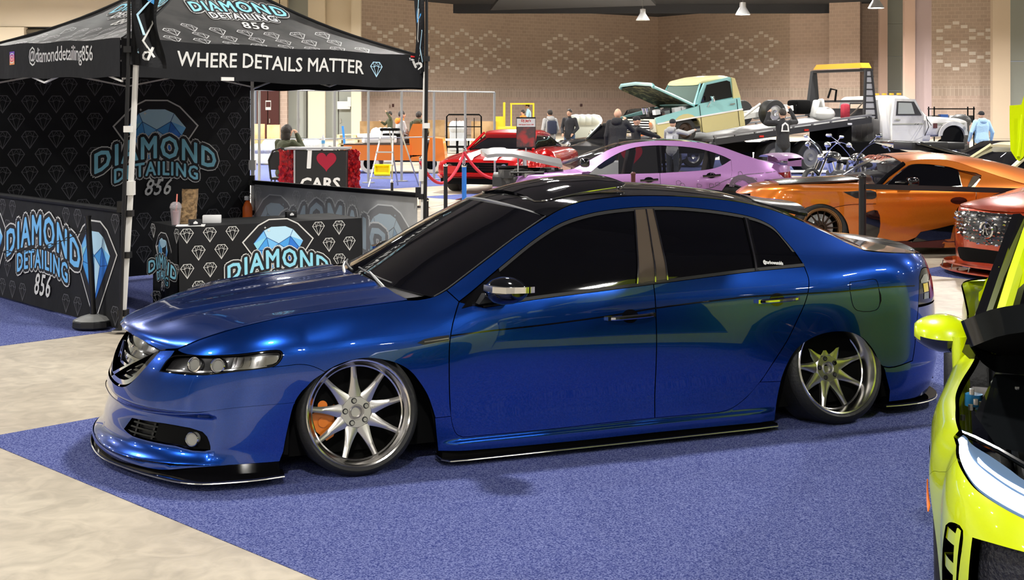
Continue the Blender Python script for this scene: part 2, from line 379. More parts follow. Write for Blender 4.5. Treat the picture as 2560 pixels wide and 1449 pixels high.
# ------------------------------------------------------------------ printed fabric kit
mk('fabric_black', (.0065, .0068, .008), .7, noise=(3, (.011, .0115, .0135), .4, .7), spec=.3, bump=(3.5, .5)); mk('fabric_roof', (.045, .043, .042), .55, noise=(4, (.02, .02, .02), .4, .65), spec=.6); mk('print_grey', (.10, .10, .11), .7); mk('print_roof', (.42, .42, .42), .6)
mk('print_line', (.62, .62, .60), .7); mk('ink_black', (.006, .006, .008), .7)
mk('ink_cyan', (.25, .62, .78), .6); mk('ink_teal', (.10, .33, .47), .6); mk('ink_sky', (.16, .48, .85), .6); mk('ink_pale', (.45, .70, .86), .6); mk('ink_blue', (.02, .17, .62), .6); mk('ink_mid', (.06, .33, .75), .6); mk('ink_deep', (.01, .06, .25), .6)
mk('grey_cloth', (.44, .45, .46), .8, noise=(1.5, (.60, .61, .62), .4, .6)); mk('backlit_ink', (.33, .335, .345), .8); mk('backlit_line', (.85, .87, .88), .8); mk('backlit_blue', (.42, .58, .74), .8); mk('backlit_blue2', (.60, .72, .80), .8); mk('backlit_pattern', (.66, .67, .68), .8)  # light shining through the cloth is put into these greys
_tc = {}
def text2d(s, size=1., offset=0., shear=0., space=1., res=3):
    key = (s, size, round(offset, 4), shear, space)
    if key in _tc: return _tc[key]
    c = bpy.data.curves.new('t', 'FONT'); c.body = s; c.size = size; c.offset = offset; c.shear = shear; c.space_character = space; c.align_x = 'CENTER'; c.resolution_u = res; c.fill_mode = 'FRONT'
    o = bpy.data.objects.new('t', c); col.objects.link(o); dg = bpy.context.evaluated_depsgraph_get(); me = o.evaluated_get(dg).to_mesh()
    V = [(v.co.x, v.co.y) for v in me.vertices]; Fc = [tuple(p.vertices) for p in me.polygons]
    o.evaluated_get(dg).to_mesh_clear(); bpy.data.objects.remove(o); bpy.data.curves.remove(c)
    _tc[key] = (V, Fc); return V, Fc
class Print:
    """flat artwork: pieces with a material and a layer number"""
    def __init__(s): s.it = []
    def poly(s, P, m, l=1, step=None):
        if step: pts, T, _ = fill([np.array(p, float) for p in P], step); s.it.append(([tuple(p) for p in pts], [tuple(t) for t in T], m, l))
        else: s.it.append((list(P), tess(P), m, l))
    def line(s, P, w, m, l=1, closed=False):
        P = [np.array(p, float) for p in P]; n = len(P); V = []
        for i, p in enumerate(P):
            a = P[i-1] if (i or closed) else p; b = P[(i+1) % n] if (i < n-1 or closed) else p
            d1 = p-a; d2 = b-p; u1 = d1/max(np.linalg.norm(d1), 1e-9); u2 = d2/max(np.linalg.norm(d2), 1e-9)
            if not (i or closed): u1 = u2
            if not (i < n-1 or closed): u2 = u1
            m1 = np.array([-u1[1]-u2[1], u1[0]+u2[0]]); m1 = m1/max((m1@m1)/2, .5)*w/2*1.0
            V += [tuple(p+m1), tuple(p-m1)]
        k = n if closed else n-1
        s.it.append((V, [(2*i, 2*i+1, (2*i+3) % (2*n), (2*i+2) % (2*n)) for i in range(k)], m, l))
    def text(s, t, cx, cy, size, m, l=1, offset=0., shear=0., space=1., warp=None, sx=1., sy=1.):
        V, Fc = text2d(t, size, 0, shear, space, 2)
        V = [(x*sx, y*sy) for x, y in V]
        if warp: V = [warp(x, y) for x, y in V]
        k = 0 if offset <= 0 else (6 if offset < .006 else 12)
        for j, (dx, dy) in enumerate([(0, 0)]+[(offset*math.cos(2*math.pi*i/k), offset*math.sin(2*math.pi*i/k)) for i in range(k)]): s.it.append(([(x+cx+dx, y+cy+dy) for x, y in V], Fc, m, l+j*.06))
    def gem(s, cx, cy, w, m='print_grey', lw=None, l=1):
        h = w*1.02; lw = lw or w*.045; q = lambda a, b: (cx+a*w, cy+b*h)
        s.line([q(-.27, .5), q(.27, .5), q(.5, .20), q(0, -.5), q(-.5, .20)], lw, m, l, True)
        s.line([q(-.5, .20), q(-.20, .16), q(0, .27), q(.20, .16), q(.5, .20)], lw*.6, m, l)
        s.line([q(-.27, .5), q(-.20, .16), q(0, -.5)], lw*.6, m, l); s.line([q(.27, .5), q(.20, .16), q(0, -.5)], lw*.6, m, l); s.line([q(-.2, .16), q(0, .5), q(.2, .16)], lw*.5, m, l)
    def gems(s, x0, x1, y0, y1, px, py, w, m='print_grey', avoid=(), l=1, row0=0):
        r = row0; y = y1-w*.5
        while y > y0:
            x = x0+(px/2 if r % 2 else 0)+w*.1
            while x < x1:
                if all(math.hypot((x-a)/c, (y-b)/d) > 1 for a, b, c, d in avoid): s.gem(x, y, w, m, l=l)
                x += px
            y -= py; r += 1
    def bigdiamond(s, cx, cy, w, grey=False, l=2, sx=1., only_gem=False):
        C = (lambda n: {'ink_black': 'backlit_ink', 'print_line': 'backlit_line', 'ink_deep': 'backlit_ink'}.get(n, 'backlit_blue' if n in ('ink_blue', 'ink_mid') else 'backlit_blue2')) if grey else (lambda n: n)
        q = lambda a, b: (cx+a*w*sx, cy+b*w)
        o = [(-.5, .02), (-.28, .23), (-.13, .30), (.13, .30), (.28, .23), (.5, .02), (.02, -.62), (-.02, -.62)]
        s.poly([q(a*1.03, b*1.03+.002) for a, b in o], C('print_line'), l); s.poly([q(a*.985, b*.985) for a, b in o], C('ink_black'), l+1)
        g = {'A': (-.355, 0), 'B': (-.21, .16), 'C': (-.10, .205), 'D': (.10, .205), 'E': (.21, .16), 'F': (.355, 0), 'G': (0, -.46), 'H': (-.17, .07), 'I': (0, -.02), 'J': (.17, .07), 'K': (-.30, -.09), 'L': (.30, -.09), 'Mm': (-.13, -.11), 'N': (.13, -.11)}
        for f, mm in (('BCDEJIH', 'ink_pale'), ('ABH', 'ink_sky'), ('AHK', 'ink_cyan'), ('KHM', 'ink_mid'), ('HIM', 'ink_sky'), ('IJN', 'ink_mid'), ('JLN', 'ink_blue'), ('EFJ', 'ink_pale'), ('FLJ', 'ink_sky'), ('KMG', 'ink_mid'), ('MIG', 'ink_cyan'), ('ING', 'ink_pale'), ('NLG', 'ink_blue')):
            s.poly([q(*g['Mm' if k == 'M' else k]) for k in f], C(mm), l+2)
        for f in ('ABH', 'HK', 'HMK', 'HIJ', 'JN', 'JL', 'NL', 'EJ', 'MIN', 'KG', 'MG', 'NG', 'LG', 'IG'):
            s.line([q(*g['Mm' if k == 'M' else k]) for k in f], w*.007, C('ink_deep'), l+3)
        for a, b, r in ((-.14, .16, .028), (-.19, .20, .018)):
            s.poly([q(a+r*(1 if k % 2 == 0 else .3)*math.cos(k*math.pi/4), b+r*(1 if k % 2 == 0 else .3)*math.sin(k*math.pi/4)) for k in range(8)], C('white'), l+4)
    def words(s, cx, cy, w, grey=False, l=7, num=True, fill1='ink_cyan', fill2='ink_cyan'):
        C = (lambda n: {'ink_black': 'backlit_ink', 'print_line': 'backlit_line'}.get(n, 'backlit_blue2')) if grey else (lambda n: n)
        arc = lambda x, y: (x, y*(1+.10*math.cos(x/w*3.0))-.30*x*x/w)
        arc2 = lambda x, y: (x, y-.30*x*x/w)
        S = w*.272
        for i, (of, mm) in enumerate(((.052*w, C('print_line')), (.040*w, C('ink_black')), (.0075*w, C(fill1)))):
            s.text('DIAMOND', cx, cy, S, mm, l+i, of, 0, 1.17 if i < 3 else 1, arc, 1.0, 1.12)
        for i, (of, mm) in enumerate(((.038*w, C('print_line')), (.028*w, C('ink_black')), (.005*w, C(fill2)))):
            s.text('DETAILING', cx, cy-.185*w, S*.66, mm, l-.5+i, of, 0, 1.16, arc2, .98, 1.15)
        if num: s.text('856', cx, cy-.40*w, S*.72, C('print_line'), l+1, .003*w, .35, 1.1, None, 1, 1.25)
    def logo(s, cx, cy, w, grey=False, l=2, num=True, avoid=None):
        s.bigdiamond(cx, cy+.22*w, w*.98, grey, l); s.words(cx, cy-.10*w, w, grey, l+5, num)
    def onto(s, mb, fn, dz=.0012, base=.002, clip=None):
        for V, Fc, m, l in s.it:
            P = fn(np.array([v[0] for v in V]), np.array([v[1] for v in V]), base+dz*l); mb.add([tuple(p) for p in P], Fc, m)
def cloth(mb, fn, s0, s1, t0, t1, m, step=.08, back=None):
    ns = max(2, int((s1-s0)/step)); nt_ = max(2, int((t1-t0)/step)); S, T = np.meshgrid(np.linspace(s0, s1, ns+1), np.linspace(t0, t1, nt_+1), indexing='ij')
    for off in (0, -.004):
        P = fn(S.ravel(), T.ravel(), off); mb.add([tuple(p) for p in P], [(i*(nt_+1)+j, (i+1)*(nt_+1)+j, (i+1)*(nt_+1)+j+1, i*(nt_+1)+j+1) for i in range(ns) for j in range(nt_)], m if off == 0 else (back or m))
def plane_fn(A, B, z0, wave=.0, wl=.7, lean=0., zB=None):
    """hanging sheet from ground point A to B; s along, t up from z0; positive offset towards the camera side (right-hand of A->B when seen from the camera)"""
    A = np.array(A, float); B = np.array(B, float); L = np.linalg.norm(B-A); d = (B-A)/L; n = np.array([d[1], -d[0]])
    def f(s, t, off):
        w_ = wave*np.sin(s*2*math.pi/wl+t*1.3)*.6+wave*.4*np.sin(s*17/wl*.4+1)
        P = A[None]+d[None]*s[:, None]+n[None]*((off+w_+lean*t)[:, None] if hasattr(w_, '__len__') else off)
        return np.column_stack([P, z0+t])
    return f, L
def finish(mb, name, parent): return mb.build(name, parent=parent, smooth=None)
# ------------------------------------------------------------------ the hall
def at(px, Z): return (px-1280)/3300*Z            # world X of a sight line at distance Z
def zt(py, Z): return CAM_H+(270-py)*Z/3300       # world height of a sight line at distance Z
mk('concrete', (.48, .42, .33), .42, noise=(.9, (.33, .28, .215), .35, .68, 8), bump=(25, .05), spec=.4)
m = M['concrete']; nt = m.node_tree
n1 = nt.nodes.new('ShaderNodeTexNoise'); n1.inputs['Scale'].default_value = 6; n1.inputs['Detail'].default_value = 10; n1.inputs['Distortion'].default_value = 1.5
tc = [n for n in nt.nodes if n.type == 'TEX_COORD'][0]; nt.links.new(tc.outputs['Object'], n1.inputs['Vector'])
mx0 = [n for n in nt.nodes if n.type == 'MIX'][0]; mx = nt.nodes.new('ShaderNodeMix'); mx.data_type = 'RGBA'; mx.blend_type = 'MULTIPLY'; mx.inputs[0].default_value = .55
rr = nt.nodes.new('ShaderNodeMapRange'); rr.inputs['From Min'].default_value = .3; rr.inputs['From Max'].default_value = .65; rr.inputs['To Min'].default_value = .6; rr.inputs['To Max'].default_value = 1.15
nt.links.new(n1.outputs['Fac'], rr.inputs['Value']); nt.links.new(mx0.outputs[2], mx.inputs[6]); nt.links.new(rr.outputs[0], mx.inputs[7]); nt.links.new(mx.outputs[2], nt.nodes['Principled BSDF'].inputs['Base Color'])
mk('carpet_blue', (.035, .05, .20), .95, noise=(150, (.21, .24, .48), .40, .64, 4), bump=(180, .8), spec=.1)
fl = MB(); fl.box((10, 45, -.1), (130, 150, .2), 'concrete'); tag(fl.build('floor', smooth=None), kind='structure')
GR = R(-44.8)                                     # the show's grid is turned to the camera
def grid(a, b, o=(-2.885, 7.143)):                # a along the aisle edge, b across it
    ca, sa = .7095, -.7047
    return (o[0]+a*ca-b*sa, o[1]+a*sa+b*ca)
def carpet(a0, a1, b0, b1, lab):
    m = MB(); m.prism([grid(a0, b0), grid(a1, b0), grid(a1, b1), grid(a0, b1)], 0, .003, 'carpet_blue', 'z')
    o = m.build('carpet', smooth=None); return tag(o, lab, 'carpet', 'blue show carpets')
carpet(0, 16, 0, 7.5, 'wide blue carpet in the foreground under the lowered blue sedan')
carpet(-13, -2.65, -4, 8.2, 'blue carpet under the black canopy tent and its table')
carpet(0, 16, 10.13, 17, 'blue carpet under the orange coupe and the red car')
carpet(-13, -2.65, 14.5, 22, 'blue carpet under the purple sedan and the muscle car ropes')
carpet(-34, -15.5, 15.5, 21, 'blue carpet patch behind the tent below the folding ladder')
carpet(-20, -3, 27, 36, 'far blue carpet below the flatbed tow truck')
# walls
def brick(name, c1, c2, mort, bw=.42, rh=.236, scale=1., soldier=False):
    m = bpy.data.materials.new(name); m.use_nodes = True; nt = m.node_tree; b = nt.nodes['Principled BSDF']; b.inputs['Roughness'].default_value = .85
    tc = nt.nodes.new('ShaderNodeTexCoord'); sp = nt.nodes.new('ShaderNodeSeparateXYZ'); cb = nt.nodes.new('ShaderNodeCombineXYZ')
    nt.links.new(tc.outputs['Object'], sp.inputs[0]); nt.links.new(sp.outputs[0], cb.inputs[0]); nt.links.new(sp.outputs[2], cb.inputs[1])
    t = nt.nodes.new('ShaderNodeTexBrick'); t.inputs['Scale'].default_value = 1; t.inputs['Brick Width'].default_value = bw; t.inputs['Row Height'].default_value = rh; t.inputs['Mortar Size'].default_value = .018
    t.inputs['Color1'].default_value = (*c1, 1); t.inputs['Color2'].default_value = (*c2, 1); t.inputs['Mortar'].default_value = (*mort, 1)
    if soldier: t.offset = 0
    nt.links.new(cb.outputs[0], t.inputs['Vector']); nt.links.new(t.outputs['Color'], b.inputs['Base Color']); M[name] = m
brick('brick', (.56, .43, .345), (.49, .37, .295), (.63, .51, .42)); brick('soldier', (.58, .46, .38), (.49, .38, .31), (.68, .57, .48), bw=.24, rh=.60, soldier=True)
brick('brick_pale', (.62, .47, .39), (.55, .41, .34), (.68, .54, .46)); mk('white_block', (.92, .84, .76), .8)
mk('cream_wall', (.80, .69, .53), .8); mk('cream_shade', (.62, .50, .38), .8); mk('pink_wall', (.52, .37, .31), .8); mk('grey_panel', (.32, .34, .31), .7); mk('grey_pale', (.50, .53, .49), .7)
mk('mauve', (.40, .31, .32), .8); mk('ceiling_dark', (.032, .034, .042), .9); mk('louvre', (.10, .085, .06), .6); mk('maroon', (.07, .012, .01), .5); mk('seam', (.12, .1, .08), .8)
NW = [0]
def wall(px0, Z0, px1, Z1, kinds, name='wall_back', zt_=9.4, pattern=None, ztop=None):
    """kinds: list of (z0, z1, material)"""
    a = Vector((at(px0, Z0), Z0, 0)); b = Vector((at(px1, Z1), Z1, 0)); L = (b-a).length; m = MB()
    for z0, z1, mm in kinds: m.box((L/2, .2, (z0+z1)/2), (L, .4, z1-z0), mm)
    if pattern:
        s0, per, n = pattern
        for i in range(n):
            d = abs((i % 6)-3); d = 3-d if False else d
            x = s0+i*per
            if x < .1 or x > L-.1: continue
            rows = {3-d if False else d, 6-d, 6+d, 12-d}
            for r in rows:
                rr_ = (r); z = 7.05-rr_*.236; m.box((x+.21, .0, z), (.39, .02, .20), 'white_block')
    o = m.build(name, smooth=None); o.location = a; o.rotation_euler = (0, 0, math.atan2(b.y-a.y, b.x-a.x)); return tag(o, kind='structure')
BR = [(0, 2.55, 'brick_pale'), (2.55, 3.15, 'soldier'), (3.15, 9.6, 'brick')]
wall(898, 82, 1275, 93, BR, pattern=(0.1-.48*2, .48, 60))
wall(1275, 93, 1345, 94.5, BR)
wall(1345, 94.5, 1645, 101, BR, pattern=(.35, .48, 19))
wall(1645, 101, 1975, 90, BR, pattern=(.5-.0, .48, 25))
PB = [(0, 2.55, 'brick_pale'), (2.55, 3.15, 'soldier'), (3.15, 9.6, 'brick_pale')]
wall(1975, 90, 2075, 88.5, PB); wall(2073, 87.5, 2150, 86.5, PB); wall(2150, 88, 2202, 88, PB)
wall(2200, 84, 2219, 84, [(0, 9.6, 'pink_wall')]); wall(2219, 85, 2262, 85, [(0, 2.9, 'grey_panel'), (2.92, 5.1, 'grey_panel'), (5.12, 7.2, 'grey_panel'), (7.22, 9.6, 'grey_panel')])
wall(2262, 78, 2288, 78, [(0, 9.6, 'pink_wall')]); wall(2288, 78.2, 2329, 78.2, [(0, 9.6, 'mauve')])
wall(2325, 82, 2484, 81, BR, pattern=(-.6+.48, .48, 16)); wall(2482, 78, 2526, 78, [(0, 9.6, 'cream_shade')]); wall(2526, 80, 2800, 78, [(0, 4.6, 'grey_panel'), (4.65, 12, 'grey_panel')])
# left part of the back wall: cream columns, grey doors, maroon doors
wall(770, 76, 812, 76, [(0, 11, 'cream_wall')]); wall(812, 76.5, 880, 76.5, [(2.9, 11, 'cream_wall')]); wall(878, 76, 902, 76, [(0, 11, 'cream_wall')])
wall(716, 78, 772, 78, [(0, 11, 'grey_pale')]); wall(698, 77, 718, 77, [(0, 4, 'brick_pale'), (4, 11, 'cream_wall')]); wall(540, 77, 700, 77, [(4.2, 11, 'cream_wall')])
def bdoor(px0, px1, Z, z1, m, num, leafs=2):
    d = MB(); x0, x1 = at(px0, Z), at(px1, Z); w_ = (x1-x0)/leafs
    for i in range(leafs): d.box((x0+w_*(i+.5), Z+.1, z1/2), (w_-.05, .12, z1-.05), m)
    d.box(((x0+x1)/2, Z+.2, z1/2), (x1-x0, .05, z1), 'seam')
    o = d.build('door_%d' % num, smooth=None); tag(o, kind='structure')
    h = MB(); h.box(((x0+x1)/2+.12, Z-.0, 1.05), (.05, .06, .25), 'steel'); h.build('door_handle', parent=o)
    return o
bdoor(812, 880, 76.4, 2.88, 'grey_panel', 1); bdoor(640, 698, 76.8, 4.1, 'maroon', 2); bdoor(718, 766, 77.8, 4.2, 'grey_pale', 3); bdoor(1408, 1432, 97.5, 2.15, 'grey_panel', 4, 1)
p_ = MB(); p_.box((at(858, 76), 76.2, 1.95), (.75, .02, .45), 'white'); p_.box((at(872, 76), 76.18, 2.15), (.2, .02, .55), 'white'); tag(p_.build('paper_notice'), 'white paper notices taped on the grey door between cream columns', 'notice')
p_ = MB(); p_.box((at(664, 76), 76.83, 1.95), (.32, .02, .55), 'white'); p_.box((at(664, 76), 76.81, 2.0), (.26, .02, .3), 'maroon'); tag(p_.build('paper_notice'), 'small white and pink notice on the maroon door', 'notice')
p_ = MB(); p_.box((at(983, 84), 83.9, 1.95), (.12, .1, .2), 'maroon'); tag(p_.build('fire_alarm'), 'small red fire alarm box on the pale brick wall left of the open frame rack', 'alarm')
p_ = MB(); p_.box((at(1453, 97), 96.6, 2.0), (.14, .1, .2), 'maroon'); tag(p_.build('fire_alarm'), 'small red fire alarm box on the brick wall above the man in the black jacket', 'alarm')
# upper cream wall with a louvre, left
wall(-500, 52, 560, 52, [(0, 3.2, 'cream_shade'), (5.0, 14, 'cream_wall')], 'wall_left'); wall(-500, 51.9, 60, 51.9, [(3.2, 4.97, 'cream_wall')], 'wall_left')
lv = MB()
for k in range(9): lv.box((at(170, 52), 52.2, 3.3+.19*k), (at(290, 52)-at(60, 52), .12, .15), 'louvre', rx=R(25))
lv.box((at(170, 52), 52.5, 4.1), (at(290, 52)-at(60, 52), .05, 1.8), 'matt_black')
lv.build('wall_louvre'); tag(bpy.data.objects['wall_louvre'], kind='structure')
# side walls and the wall behind the camera close the hall; ceiling with beams
for nm, c, d in (('wall_right', (46, 40, 5), (.4, 130, 10)), ('wall_left', (-38, 40, 6), (.4, 130, 12)), ('wall_front', (5, -26, 5), (86, .4, 10))):
    q = MB(); q.box(c, d, 'grey_pale'); q.build(nm, smooth=None); tag([o for o in col.objects if o.name.startswith(nm)][-1], kind='structure')
q = MB(); q.box((5, 42, 8.9), (84, 136, .3), 'ceiling_dark')
for y in range(-20, 100, 12): q.box((5, y+.7, 8.45), (84, .35, .6), 'ceiling_dark')
tag(q.build('ceiling', smooth=None), kind='structure')
q = MB(); q.prism([(at(1215, 70), 84), (at(1300, 70), 60), (at(1560, 60), 60), (at(1640, 80), 80)], 8.0, 8.2, 'ceiling_dark', 'z'); tag(q.build('ceiling_bulkhead', smooth=None), kind='structure')
# high-bay lamps
mk('lamp_glow', (1, 1, 1), .5, emit=(1, .97, .92), es=14); mk('lamp_glass', (.85, .87, .9), .2, coat=.5); mk('lamp_shell', (.75, .76, .78), .3, .3)
def pendant(x, y, z=LAMP_Z, lit=True):
    e = empty('pendant_lamp', (x, y, z), 0)
    s = MB(); s.lathe([(.05, .42), (.16, .40), (.17, .16), (.20, .10), (.36, -.16), (.40, -.24), (.39, -.25)], 'lamp_shell', 20); s.build('lamp_shade', parent=e)
    s = MB(); s.cyl((0, 0, .4), (0, 0, 8.75-z), .012, 'steel', 6); s.build('lamp_rod', parent=e)
    s = MB(); s.ball((0, 0, -.16), (.33, .33, .10), 'lamp_glow' if lit else 'lamp_glass', 16, 8); s.build('lamp_bulb', parent=e)
    if lit: lamp_light(e, 3 if y == 74 else 2)
    return e
pl = []
for i, (x, y) in enumerate(LAMPS):
    vis = False
    if vis: pl.append((x, y)); continue
    e = empty('pendant_lamp', (x, y, LAMP_Z)); 
    if not i: s0 = MB(); s0.lathe([(.05, .42), (.16, .40), (.17, .16), (.36, -.16), (.40, -.24)], 'lamp_shell', 16); sh0 = s0.build('lamp_shade', parent=e)
    else: c_ = sh0.copy(); col.objects.link(c_); c_.parent = e
    lamp_light(e, 3 if y > 70 else 2 if y > 58 or (x < -5 and 30 < y < 50) else 1 if y > 24 else 0); tag(e, 'round high-bay lamp hanging from the dark ceiling outside the picture', 'lamp', 'high-bay lamps beyond the picture')
for x, y in pl+[(x, 67) for x in range(-27, 40, 9)]+[(4, 74), (12, 74)]:
    e = pendant(x, y, LAMP_Z if y < 66 else 8.3); px = 1280+3300*x/y; py = 270-3300*(LAMP_Z-CAM_H)/y
    tag(e, 'round high-bay lamp hanging from the dark ceiling outside the picture', 'lamp', 'high-bay lamps beyond the picture')
for px, py, y, lit, lab in ((1857, 25, 70, 1, 'brightest round ceiling lamp hanging above the pale blue pickup'), (2190, 8, 66, 1, 'round lit ceiling lamp at the top edge above the tow truck frame'), (1607, 40, 76, 0, 'small unlit white ceiling lamp hanging before the brick corner')):
    e = pendant(at(px, y), y, zt(py, y), lit); tag(e, lab, 'lamp')
# ------------------------------------------------------------------ the lowered blue sedan
def paint(name, c, c2=None, rough=.32, metal=.75, coat=1.):
    m = mat(name, c, rough, metal, coat=coat, crough=.02)
    nt = m.node_tree; b = nt.nodes['Principled BSDF']; b.inputs['Coat IOR'].default_value = 1.6
    v = nt.nodes.new('ShaderNodeTexVoronoi'); v.inputs['Scale'].default_value = 900; tc = nt.nodes.new('ShaderNodeTexCoord'); nt.links.new(tc.outputs['Object'], v.inputs['Vector'])
    mx = nt.nodes.new('ShaderNodeMix'); mx.data_type = 'RGBA'; mx.inputs[6].default_value = (*[a*.8 for a in c], 1); mx.inputs[7].default_value = (*(c2 or [min(1, a*1.5) for a in c]), 1)
    nt.links.new(v.outputs['Color'], mx.inputs[0]); nt.links.new(mx.outputs[2], b.inputs['Base Color'])
    M[name] = m; return m
paint('blue_paint', (.003, .033, .25), (.007, .082, .48), rough=.25, metal=.88)
mk('chrome_lip', (.82, .80, .76), .16, 1.); mk('wheel_silver', (.62, .60, .57), .28, .95)
mk('orange_caliper', (.8, .2, .01), .35, .2, coat=.8); mk('lamp_dark', (.02, .02, .022), .2, .3, coat=1)
mk('bronze_trim', (.10, .075, .055), .3, .4, coat=.5); mk('steel_edge', (.6, .58, .5), .3, 1.)
mk('reflector', (.8, .8, .8), .12, 1.); mk('red_lens', (.25, .005, .01), .1, coat=1); mk('carbon', (.012, .012, .013), .15, coat=1, crough=.03)
mk('arm_grey', (.16, .16, .16), .4, .3); mk('print_white', (.8, .8, .8), .6)
blue = empty('sedan', (*BO, 0), BTH, 'lowered metallic blue four-door sedan with black roof and silver wheels in the middle foreground', 'car')
BS = BLUE.S
door_f=[(1.539,.808),(1.516,.763),(1.487,.689),(1.469,.603),(1.466,.456),(1.474,.303),(1.487,.204),(1.512,.149),(1.548,.129)]
door_b1=[(1.548,.129),(1.998,.124),(2.427,.128),(2.643,.128)]
bgap=[(2.643,.128),(2.639,.444),(2.635,.683),(2.637,.844)]
door_r=[(2.643,.128),(2.868,.126),(3.094,.130),(3.208,.187),(3.298,.269),(3.383,.385),(3.458,.49),(3.521,.598),(3.577,.693),(3.605,.762),(3.617,.82),(3.606,.89)]
belt1=[(1.516,.763),(1.659,.776),(1.789,.787),(1.945,.802),(2.281,.822),(2.637,.844)]
belt2=[(2.637,.844),(2.958,.864),(3.281,.882),(3.606,.893)]
win_top=[(1.539,.808),(1.638,.868),(1.781,.957),(1.964,1.068),(2.072,1.124),(2.164,1.163),(2.255,1.190),(2.389,1.216),(2.522,1.230),(2.697,1.238),(2.871,1.235),(3.047,1.220),(3.219,1.196),(3.349,1.170),(3.432,1.141),(3.489,1.104),(3.530,1.042),(3.572,.972),(3.606,.893)]
rail_top=[(1.487,.863),(1.581,.915),(1.726,1.001),(1.915,1.11),(2.113,1.205),(2.207,1.243),(2.3,1.270),(2.46,1.290),(2.634,1.299),(2.895,1.293),(3.115,1.277),(3.293,1.255),(3.42,1.23),(3.507,1.206),(3.614,1.168),(3.712,1.127),(3.797,1.084),(3.886,1.04),(3.976,.993),(4.046,.963)]
rarch=[(3.393,.05),(3.409,.161),(3.431,.258),(3.463,.347),(3.515,.43),(3.594,.483),(3.688,.513),(3.778,.521),(3.871,.512),(3.953,.483),(4.019,.432),(4.072,.368),(4.106,.296),(4.118,.221),(4.134,.147),(4.134,.045)]
farch=[(.675,.103),(.694,.277),(.716,.39),(.762,.467),(.834,.515),(.896,.543),(.971,.562),(1.046,.567),(1.12,.554),(1.195,.53),(1.261,.488),(1.312,.426),(1.351,.363),(1.378,.295),(1.396,.242),(1.406,.154),(1.416,.076)]
hood_line=[(.006,.60),(.06,.612),(.12,.622),(.162,.643),(.235,.677),(.397,.727),(.578,.762),(.758,.782),(.88,.794),(1.087,.81),(1.281,.824)]
headlight=[(.064,.511),(.080,.560),(.096,.584),(.19,.601),(.452,.613),(.605,.629),(.653,.624),(.661,.6),(.64,.564),(.607,.55),(.472,.535),(.32,.515)]
bumper_top=[(.607,.55),(.685,.555),(.729,.557),(.786,.540),(.834,.515)]
trunk_line=[(4.046,.963),(4.15,.945),(4.25,.936),(4.435,.925),(4.70,.905)]
skirt_low=[(1.416,.076),(1.585,.065),(2.167,.056),(2.651,.056),(3.046,.053),(3.393,.05)]
rv = lambda c: c[::-1]
grille=[(-.4,.64),(-.25,.635),(-.1,.622),(-.01,.602),(.004,.583),(-.044,.504),(-.117,.428),(-.2,.398),(-.4,.388)]
lowgr=[(-.4,.262),(-.09,.262),(.08,.27),(.2,.268),(.333,.247),(.375,.20),(.39,.164),(.302,.156),(.221,.172),(-.047,.182),(-.4,.185)]
front_bumper = loop([(-.4,.085),(-.1,.082),(.204,.066),(.34,.085),(.511,.1),(.675,.103)], farch[:5], rv(bumper_top), [(.607,.55),(.472,.535),(.32,.515),(.064,.511)], [(.064,.511),(.080,.560),(.096,.584),(.10,.611)], [(.10,.611),(.06,.607),(.006,.598)], [(.006,.598),(-.04,.518),(-.125,.422),(-.2,.392),(-.4,.382)])
G = .0028
def half_hole(h): return loop(h)
def BSF(u, z):
    P = BS(u, z); u_, z_ = np.broadcast_arrays(np.asarray(u, float), np.asarray(z, float)); z_ = np.atleast_1d(z_); u_ = np.atleast_1d(u_)
    k = .026*(1-sstep(z_, .31, .345))*(1-sstep(u_, .36+.35*(.2-z_)*0, .43))*sstep(z_, .09, .15)-.030*(1-sstep(z_, .085, .15))*(1-.5*sstep(u_, .45, .6))
    P[..., 0] += k; P[..., 1] *= 1-.35*k; return P
skin('front_bumper', BSF, front_bumper, 'blue_paint', blue, .03, gap=0, holes=[loop(lowgr[1:-1]+[(-.13,.2)], n=2)], mirror=True)
mk('bumper_slot', (.006, .006, .008), .4)
skin('lower_grille', BSF, loop(lowgr[1:-1]+[(-.13,.2)], n=2), 'bumper_slot', blue, .03, off=-.035, flange=0, mirror=True)
# middle strips of the bumper fascia across the nose centre are inside the same sheet; fender, doors, quarter
fender = loop(rv(bumper_top), [(.607,.55),(.64,.564),(.661,.6),(.653,.624),(.605,.629),(.452,.613),(.19,.601),(.12,.612)], [(.12,.612),(.12,.622)], hood_line[2:], [(1.281,.824),(1.33,.824),(1.42,.837),(1.487,.863)], [(1.487,.863),(1.539,.808)], door_f[:6]+[(1.482,.242)], [(1.482,.242),(1.396,.242)], rv(farch[4:15]))
skin('fender', BS, fender, 'blue_paint', blue, .03, gap=G, mirror=True)
fd = loop(rv(door_f), [(1.539,.808),(1.516,.763)] and belt1[1:], rv(bgap), rv(door_b1))
skin('front_door', BS, fd, 'blue_paint', blue, .035, gap=G, mirror=True)
rd = loop(bgap, belt2, rv(door_r))
skin('rear_door', BS, rd, 'blue_paint', blue, .035, gap=G, mirror=True)
skirt = loop([(1.396,.242),(1.482,.242)], door_f[5:], door_b1, door_r[:5], [(3.298,.269),(3.431,.262)], rv(rarch[:3]), rv(skirt_low), rv(farch[14:]))
def BSK(u, z):
    P = BS(u, z); zz = np.atleast_1d(z); k = np.clip((.125-zz)/.03, 0, 1); k = k*k*(3-2*k); P[..., 1] -= .018*k*np.clip((np.atleast_1d(u)-1.42)/.1, 0, 1)*np.clip((3.40-np.atleast_1d(u))/.1, 0, 1); return P
skin('side_skirt', BSK, skirt, 'blue_paint', blue, .018, gap=0, mirror=True)
